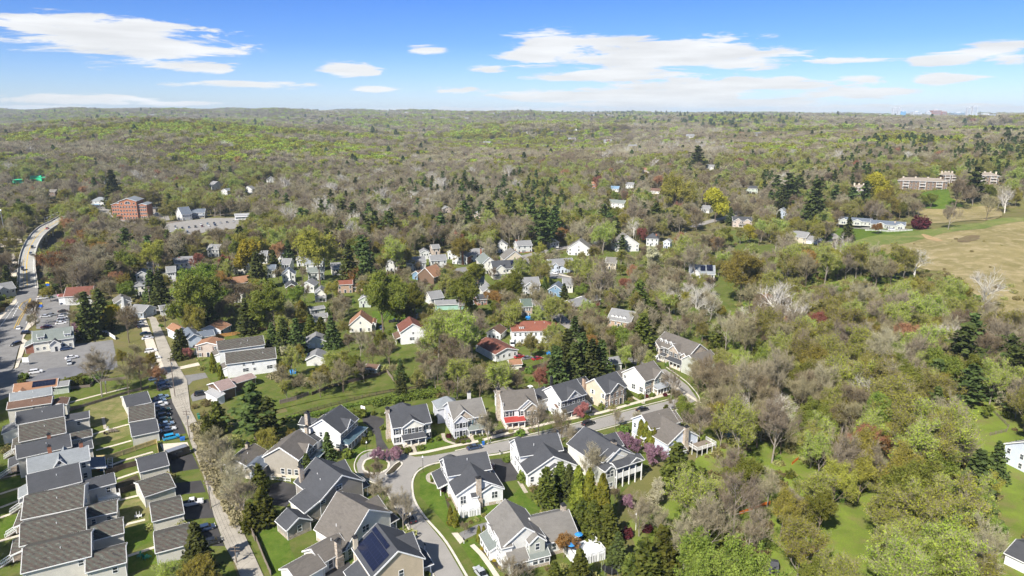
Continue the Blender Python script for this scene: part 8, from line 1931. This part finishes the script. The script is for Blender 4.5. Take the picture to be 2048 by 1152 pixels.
# ------------------------------------------------------------------ woods: scattered trees
rs = random.Random(77)
EXC = [e for e in NOGO]
GRID = {}
for k,(bb,xy) in enumerate(EXC):
 for i in range(int(bb[0] // 40),int(bb[1] // 40) + 1):
  for j in range(int(bb[2] // 40),int(bb[3] // 40) + 1): GRID.setdefault((i,j),[]).append(k)
def blocked(x,y):
 for k in GRID.get((int(x // 40),int(y // 40)),()):
  bb,xy = EXC[k]
  if bb[0] <= x <= bb[1] and bb[2] <= y <= bb[3] and inside((x,y),xy): return True
 return False
TG = {}
for x,y,r in TREES: TG.setdefault((int(x // 12),int(y // 12)),[]).append((x,y,r))
def crowded(x,y,k=.9):
 i,j = int(x // 12),int(y // 12)
 for a in (-1,0,1):
  for b in (-1,0,1):
   for (tx,ty,r) in TG.get((i + a,j + b),()):
    if (tx - x) ** 2 + (ty - y) ** 2 < (r * k) ** 2: return True
 return False
# clear views that trees may not cover: picture boxes (x0, y0, x1, y1) and how far the thing lies
VIEW = [(b[0],b[1],b[2],b[3],b[4]) for b in BOX]
for b in [(760,702,830,742),(640,785,760,815),(78,470,112,575),(35,480,80,540),(100,430,140,480),(1050,490,1165,522),(1150,478,1260,508),(1240,462,1350,490),(1330,448,1420,472),(1400,428,1480,455),(1050,590,1145,640),(905,530,960,555),(1440,770,1530,885),(1515,750,1605,895),(1325,555,1375,660),(1345,545,1440,685),(1478,560,1500,700),(1935,515,2035,600),(1400,850,1500,900),(30,560,80,650),(30,490,90,570),(35,440,100,500),(55,405,125,450),(90,380,150,415),(200,380,300,432),(0,620,60,790),(30,420,105,700),(75,600,145,660),(330,432,480,462),(1050,445,1420,530),(1560,440,2048,560),(1780,370,1900,440),(1420,470,1560,520),(60,700,230,760),(280,640,345,800),(1000,600,1160,660),(1660,1000,1760,1152),(1880,820,2010,900),(1440,540,1500,620),(1800,352,1898,385)]:
 q = G((b[0] + b[2]) / 2,b[3] - 4); VIEW.append((*b,q.y))
def hides(x,y,h,wd,soft=False):
 z = tz(x,y); a = proj(x,y,z); b = proj(x,y,z + h)
 hw = wd / 2 / a[2] * FPX * .8; x0,x1,y0,y1 = a[0] - hw,a[0] + hw,b[1],a[1]
 for v in VIEW:
  if a[2] > v[4] + 2: continue
  ox = min(x1,v[2]) - max(x0,v[0]); oy = min(y1,v[3]) - max(y0,v[1])
  if soft:
   if ox > 0 and oy > 0 and ox * oy > .3 * (v[2] - v[0]) * (v[3] - v[1]): return True
  elif ox > 0 and oy > 0 and ox * oy > .16 * (v[2] - v[0]) * (v[3] - v[1]) or (ox > 6 and oy > 12): return True
 return False
TOWN = [(330,660),(300,560),(560,490),(760,470),(1000,478),(1240,455),(1400,440),(1560,430),(1560,520),(1420,640),(1500,700),(1430,860),(1300,1152),(1290,1400),(-80,1400),(-80,640),(220,560)]
THICK = [(780,700),(860,620),(960,640),(1000,720),(1090,760),(1060,790),(900,800),(790,780)]
PINEZ = [[(560,470),(760,380),(1060,360),(1190,400),(1250,470),(900,490)],[(1240,430),(1380,390),(1420,440),(1250,460)],[(1700,290),(2048,270),(2048,330),(1700,330)],[(1500,380),(1600,330),(1740,340),(1740,400),(1560,430)],[(1860,700),(2048,640),(2048,800),(1980,850),(1900,800)],[(1100,225),(1600,232),(1600,262),(1300,262)],[(1380,230),(1500,250),(1480,275),(1370,262)],[(1900,320),(2048,300),(2048,380),(1930,380)],[(1640,330),(1760,320),(1780,370),(1650,370)]]
GREYZ = [[(420,420),(560,370),(860,330),(1060,350),(1000,440),(640,470)],[(1250,260),(1460,270),(1430,330),(1220,320)]]
def species(px,py,n1_,n2_):
 r = rs.random(); far = py < 470
 if any(inside((px,py),z_) for z_ in PINEZ) and n2_ > -.2 and r < .26: return 'pine' if rs.random() < .7 else 'spruce'
 r = rs.random()
 if any(inside((px,py),z_) for z_ in GREYZ): return 'bare' if r < .6 else 'sycamore' if r < .63 else 'brown' if r < .85 else 'bud' if r < .99 else 'pine'
 if py > 500 and px > 1280:     # stream wood
  g = .5 + .4 * n1_ + (.15 if px > 1560 else 0)
  if r < g: return rs.choice(['bud','bud','bud','green','olive'])
  return 'bare' if r < g + .3 else 'brown' if r < .955 else 'sycamore' if r < .985 else 'cypress' if r < .992 else 'russet'
 if far:
  g = .5 + .5 * n1_ + (.15 if px < 1000 and 245 < py < 300 else 0)
  if r < g: return 'bud' if n2_ > .1 else rs.choice(['bud','olive','green','olive'])
  r = rs.random()
  return ('brown' if n2_ > 0 else 'bare') if r < .8 else 'brown' if r < .955 else 'russet' if r < .97 else 'pine' if r < .99 else 'sycamore' if py > 300 else 'bud'
 g = .42 + .4 * n1_
 if r < g: return rs.choice(['bud','bud','green','olive','olive'])
 return 'brown' if r < g + .32 else 'bare' if r < .9 else 'russet' if r < .92 else 'orange' if r < .93 else 'pine' if r < .96 else 'sycamore' if r < .97 else 'bud'
cand = []
def lump(x,y,s): return math.sin(x / s + 1.7 * math.sin(y / s * .8)) * math.cos(y / s * 1.1 + math.sin(x / s * .6))
y = 118.0
while y < 7600:
 st = 7.7 if y < 420 else 8.8 if y < 900 else 10 if y < 1600 else 17 + (y - 1600) * .004
 half = y * .88 + 30; x = -half
 while x < half:
  xx,yy = x + rs.uniform(-.5,.5) * st,y + rs.uniform(-.5,.5) * st; x += st
  z = tz(xx,yy); px,py,f = proj(xx,yy,z + 6)
  if px < -190 or px > 2240 or py > 1240: continue
  n1_ = lump(xx,yy,28 if yy < 500 else 60 if yy < 1200 else 150); n2_ = lump(xx + 50,yy - 90,22 if yy < 600 else 50 if yy < 1500 else 110)
  intown = inside((px,py),TOWN) and yy < 460
  if intown:
   th = inside((px,py),THICK)
   if not th and rs.random() < .12: continue
   if px < 560 and py > 640 or (py > 760 and 380 < px < 1300): continue
  if yy < 900 and blocked(xx,yy): continue
  if yy < 620 and crowded(xx,yy,.8 if yy < 260 else .62 if not intown else .8): continue
  if inside((px,py),[(1180,880),(1320,860),(1395,890),(1405,1000),(1340,1130),(1330,1260),(1180,1260)]): continue
  kd = species(px,py,n1_,n2_)
  if px > 1600 and 215 < yy < 700 and inside((px,proj(xx,yy,z)[1]),[(1600,520),(1700,470),(2100,410),(2100,655),(1960,615),(1860,562),(1720,535)]): continue
  base = dict(pine=19,spruce=16,sycamore=21,green=14,olive=14,cypress=11,bare=17.5,bud=17).get(kd,16)
  h = base * rs.uniform(.68,1.15) * (1.18 if yy > 620 else 1) * (.78 if intown else 1.22 if yy < 620 else 1)
  if yy < 1050 and hides(xx,yy,h,PROTO[kd]['v'][0][3] / PROTO[kd]['v'][0][2] * h,intown and yy > 270 and kd in ('bare','brown','bud')):
   h *= .35
   if intown or hides(xx,yy,h,3): continue
   kd = 'brush'; h = rs.uniform(1.8,3.5)
  cand.append((f,xx,yy,h,kd))
 y += st
# low brush between the near trees
y = 118.0
while y < 460:
 x = -y * .8
 while x < y * .8 + 20:
  xx,yy = x + rs.uniform(-2,2),y + rs.uniform(-2,2); x += 4.6
  px,py,f = proj(xx,yy,1)
  if px < -30 or px > 2080 or py > 1200 or blocked(xx,yy): continue
  wood = not inside((px,py),TOWN) or inside((px,py),THICK)
  if not wood and rs.random() < .86: continue
  if rs.random() < .28 or (not wood and px < 560): continue
  if hides(xx,yy,2.5,3): continue
  cand.append((f,xx,yy,rs.uniform(1.2,3.4),'brush' if rs.random() < .6 else 'shrub'))
 y += 4.6
for _ in range(60):
 px,py = rs.uniform(1640,2080),rs.uniform(470,650); q = G(px,py)
 if q.y > 250 and inside((px,py),[(1620,500),(1700,475),(1900,470),(2100,440),(2100,660),(1960,620),(1860,562),(1720,535)]): cand.append((q.y,q.x,q.y,rs.uniform(.6,2.0) + (2 if py > 560 else 0),'brush'))
cand.sort()
count = {}; stuff = []
CAP = dict(bare=120,brown=110,bud=150,green=80,olive=70,russet=20,orange=15,sycamore=22,pine=60,spruce=20,cypress=15,brush=170,shrub=90)
ANCH = [(1940,870,'near the swimming pool'),(1700,1070,'around the green clearing'),(1550,780,'around the white sycamores of the near wood'),(1450,660,'along the stream'),(1620,640,'in the middle of the stream wood'),(1800,650,'in the wood below the dry meadow'),(1980,640,'at the lower edge of the meadow'),(1900,1000,'near the blue-grey house in the wood'),
  (1500,560,'on the slope beside the solar house'),(900,700,'in the thicket behind the gabled houses'),(1400,900,'beside the pale blue house and its deck'),(1560,960,'in the wood short of the clearing'),(1760,840,'beside the copper tree in the wood'),(150,480,'beside the curved bridge'),(350,470,'between the bridge and the station car park'),(600,450,'in the grey wood above the town'),
  (850,430,'in the wood above the middle row'),(1150,430,'along the upper road'),(1500,400,'near the golden tree above the upper road'),(1700,400,'around the ranch house'),(1900,380,'around the hill apartments'),(450,600,'among the houses by the alley'),(700,580,'among the houses in the middle of town'),(1000,560,'near the side street'),(1250,600,'by the dormered house'),(60,560,'beside the main road')]
def zone(px,py,yy): return min(ANCH,key=lambda a: (a[0] - px) ** 2 + (2 * (a[1] - py)) ** 2)[2]
for f,xx,yy,h,kd in cand:
 n = count.get(kd,0)
 if n < CAP.get(kd,20) and yy < 620:
  count[kd] = n + 1; px,py,_ = proj(xx,yy,6); zn = zone(px,py,yy); bs_ = PROTO[kd]['H']; ad = 'tall ' if h > bs_ * 1.12 else 'low ' if h < bs_ * .82 else ''
  plant(kd,xx,yy,h,wide={'pine': 1.45,'spruce': 1.15}.get(kd,.92),label=f'{ad}{DESC[kd]} {zn}',group=f'{ad}{DESC[kd]} {zn}')
 else: stuff.append((f,xx,yy,h,kd))
# the rest of the woods is one mass per distance band: points that carry instanced crowns
def lod(kind,seed,H,cols,bare=False,n=320,ls=.75,conif=False):
 rg = np.random.default_rng(seed); A_ = Arr()
 if conif:
  A_.tube(np.zeros(3),np.array((0,0,H)),.25,.05,4,1)
  for i in range(n):
   t = rg.random(); a = rg.random() * 6.283; lay = .75 + .25 * math.sin(t * 40)
   r = H * .34 * (1 - t) ** .6 * lay * (.6 + .45 * rg.random()) + .2; card(A_,np.array((math.cos(a) * r,math.sin(a) * r,H * (.14 + .86 * t))),ls * .7,rg,np.array((0,0,1.)),.5)
 else:
  A_.tube(np.zeros(3),np.array((0,0,H * .6)),.28,.12,4,1)
  cs = [np.array((rg.normal() * H * .17,rg.normal() * H * .17,H * (.5 + .3 * rg.random()))) for _ in range(9)]
  for c in cs: A_.tube(np.array((0,0,H * .3)),c,.12,.05,3,1)
  for i in range(n):
   c = cs[i % 9]; d = rg.normal(size=3); d /= np.linalg.norm(d); r = H * .17 * (.45 + .6 * rg.random()); q = c + d * r * np.array((1,1,.85))
   if bare: e = q + (d + np.array((0,0,.5))) * H * .10; A_.ribbon(c + d * r * .3,e,.17,rg,0)
   else: card(A_,q,ls * (.4 + .4 * rg.random()),rg)
 return A_.mesh('tree_' + kind,[LM[cols],BG])
LODS = []
def addl(kind,col,k=2,**a):
 ix = []
 for i in range(k): me = lod(kind,500 + len(LODS),15,col,**a); ix.append(len(LODS)); LODS.append(me)
 return ix
LI = dict(bud=addl('bud','bud',2,n=420),green=addl('green','green',2,n=420),olive=addl('olive','olive',2,n=420),brown=addl('brown','twig',2,bare=True,n=620),bare=addl('bare','twiggrey',2,bare=True,n=560),russet=addl('russet','twigred',1,bare=True,n=560),orange=addl('orange','orange',1,n=300),
   pine=addl('pine','pine',2,conif=True,n=520),spruce=addl('spruce','spruce',1,conif=True,n=520),cypress=addl('cypress','cypress',1,conif=True,n=520),sycamore=addl('sycamore','twigwhite',1,bare=True,n=330),brush=addl('brush','brush',1,n=260),shrub=addl('shrub','bush',1,n=260),yellow=addl('yellow','yellow',1,n=420))
LF = {}
for k in LI:
 LF[k] = []
 for me,v in zip(FULL[k],PROTO[k]['v']): LF[k].append((len(LODS),15 / v[2])); LODS.append(me)
lodcol = bpy.data.collections.new('woodland_sources')
for i,me in enumerate(LODS):
 o = bpy.data.objects.new('source_%03d' % i,me); lodcol.objects.link(o)
def wood_mass(name,pts,label):
 me = bpy.data.meshes.new(name); me.from_pydata([(x,y,tz(x,y) - .1) for _,x,y,h,k in pts],[],[])
 pick = [rs.choice(LF[k]) if y < 1150 else (rs.choice(LI[k]),1) for _,x,y,h,k in pts]
 a = me.attributes.new('idx','INT','POINT'); a.data.foreach_set('value',[p_[0] for p_ in pick])
 a = me.attributes.new('rz','FLOAT','POINT'); a.data.foreach_set('value',[rs.uniform(0,6.28) for _ in pts])
 a = me.attributes.new('sc','FLOAT','POINT'); a.data.foreach_set('value',[h / 15 * p_[1] * (1.7 if y > 2200 else 1.08 if y > 1150 else 1) for (_,x,y,h,k),p_ in zip(pts,pick)])
 o = link(name,me); tag(o,label,'woodland',kind='stuff')
 ng = bpy.data.node_groups.new(name,'GeometryNodeTree')
 ng.interface.new_socket('Geometry',in_out='INPUT',socket_type='NodeSocketGeometry'); ng.interface.new_socket('Geometry',in_out='OUTPUT',socket_type='NodeSocketGeometry')
 N = lambda t: ng.nodes.new(t)
 gi,go = N('NodeGroupInput'),N('NodeGroupOutput'); ip = N('GeometryNodeInstanceOnPoints'); ci = N('GeometryNodeCollectionInfo'); m2p = N('GeometryNodeMeshToPoints')
 ci.inputs['Collection'].default_value = lodcol; ci.inputs['Separate Children'].default_value = True; ci.inputs['Reset Children'].default_value = True
 ip.inputs['Pick Instance'].default_value = True
 def at(nm,ty):
  n = N('GeometryNodeInputNamedAttribute'); n.data_type = ty; n.inputs['Name'].default_value = nm; return n.outputs['Attribute']
 ng.links.new(gi.outputs[0],m2p.inputs[0]); ng.links.new(m2p.outputs[0],ip.inputs['Points']); ng.links.new(ci.outputs[0],ip.inputs['Instance'])
 ng.links.new(at('idx','INT'),ip.inputs['Instance Index'])
 cx_ = N('ShaderNodeCombineXYZ'); ng.links.new(at('rz','FLOAT'),cx_.inputs[2]); e2r = N('FunctionNodeEulerToRotation'); ng.links.new(cx_.outputs[0],e2r.inputs[0]); ng.links.new(e2r.outputs[0],ip.inputs['Rotation'])
 ng.links.new(at('sc','FLOAT'),ip.inputs['Scale']); ng.links.new(ip.outputs[0],go.inputs[0])
 md = o.modifiers.new('trees','NODES'); md.node_group = ng
 return o
wood_mass('near_woodland',[c for c in stuff if c[2] < 620],'continuing mass of mixed spring trees and brush between the nearer trees')
wood_mass('middle_woodland',[c for c in stuff if 620 <= c[2] < 1700],'rolling mixed spring woodland beyond the town and bridge')
wood_mass('far_woodland',[c for c in stuff if c[2] >= 1700],'distant wooded hills reaching the horizon')
print('TREES',count,len(stuff),len(cand))
# ------------------------------------------------------------------ haze
m = MB(); X = 14500; m.box(-X,X,-700,15000,-2,190)
hb = NB('haze_air'); vol = hb.n('ShaderNodeVolumePrincipled'); vol.inputs['Color'].default_value = (.76,.9,1.0,1); vol.inputs['Density'].default_value = .000065; vol.inputs['Anisotropy'].default_value = .0
hb.l(vol.outputs[0],hb.out.inputs['Volume'])
HAZE = m.build('haze',hb.m); tag(HAZE,kind='stuff')
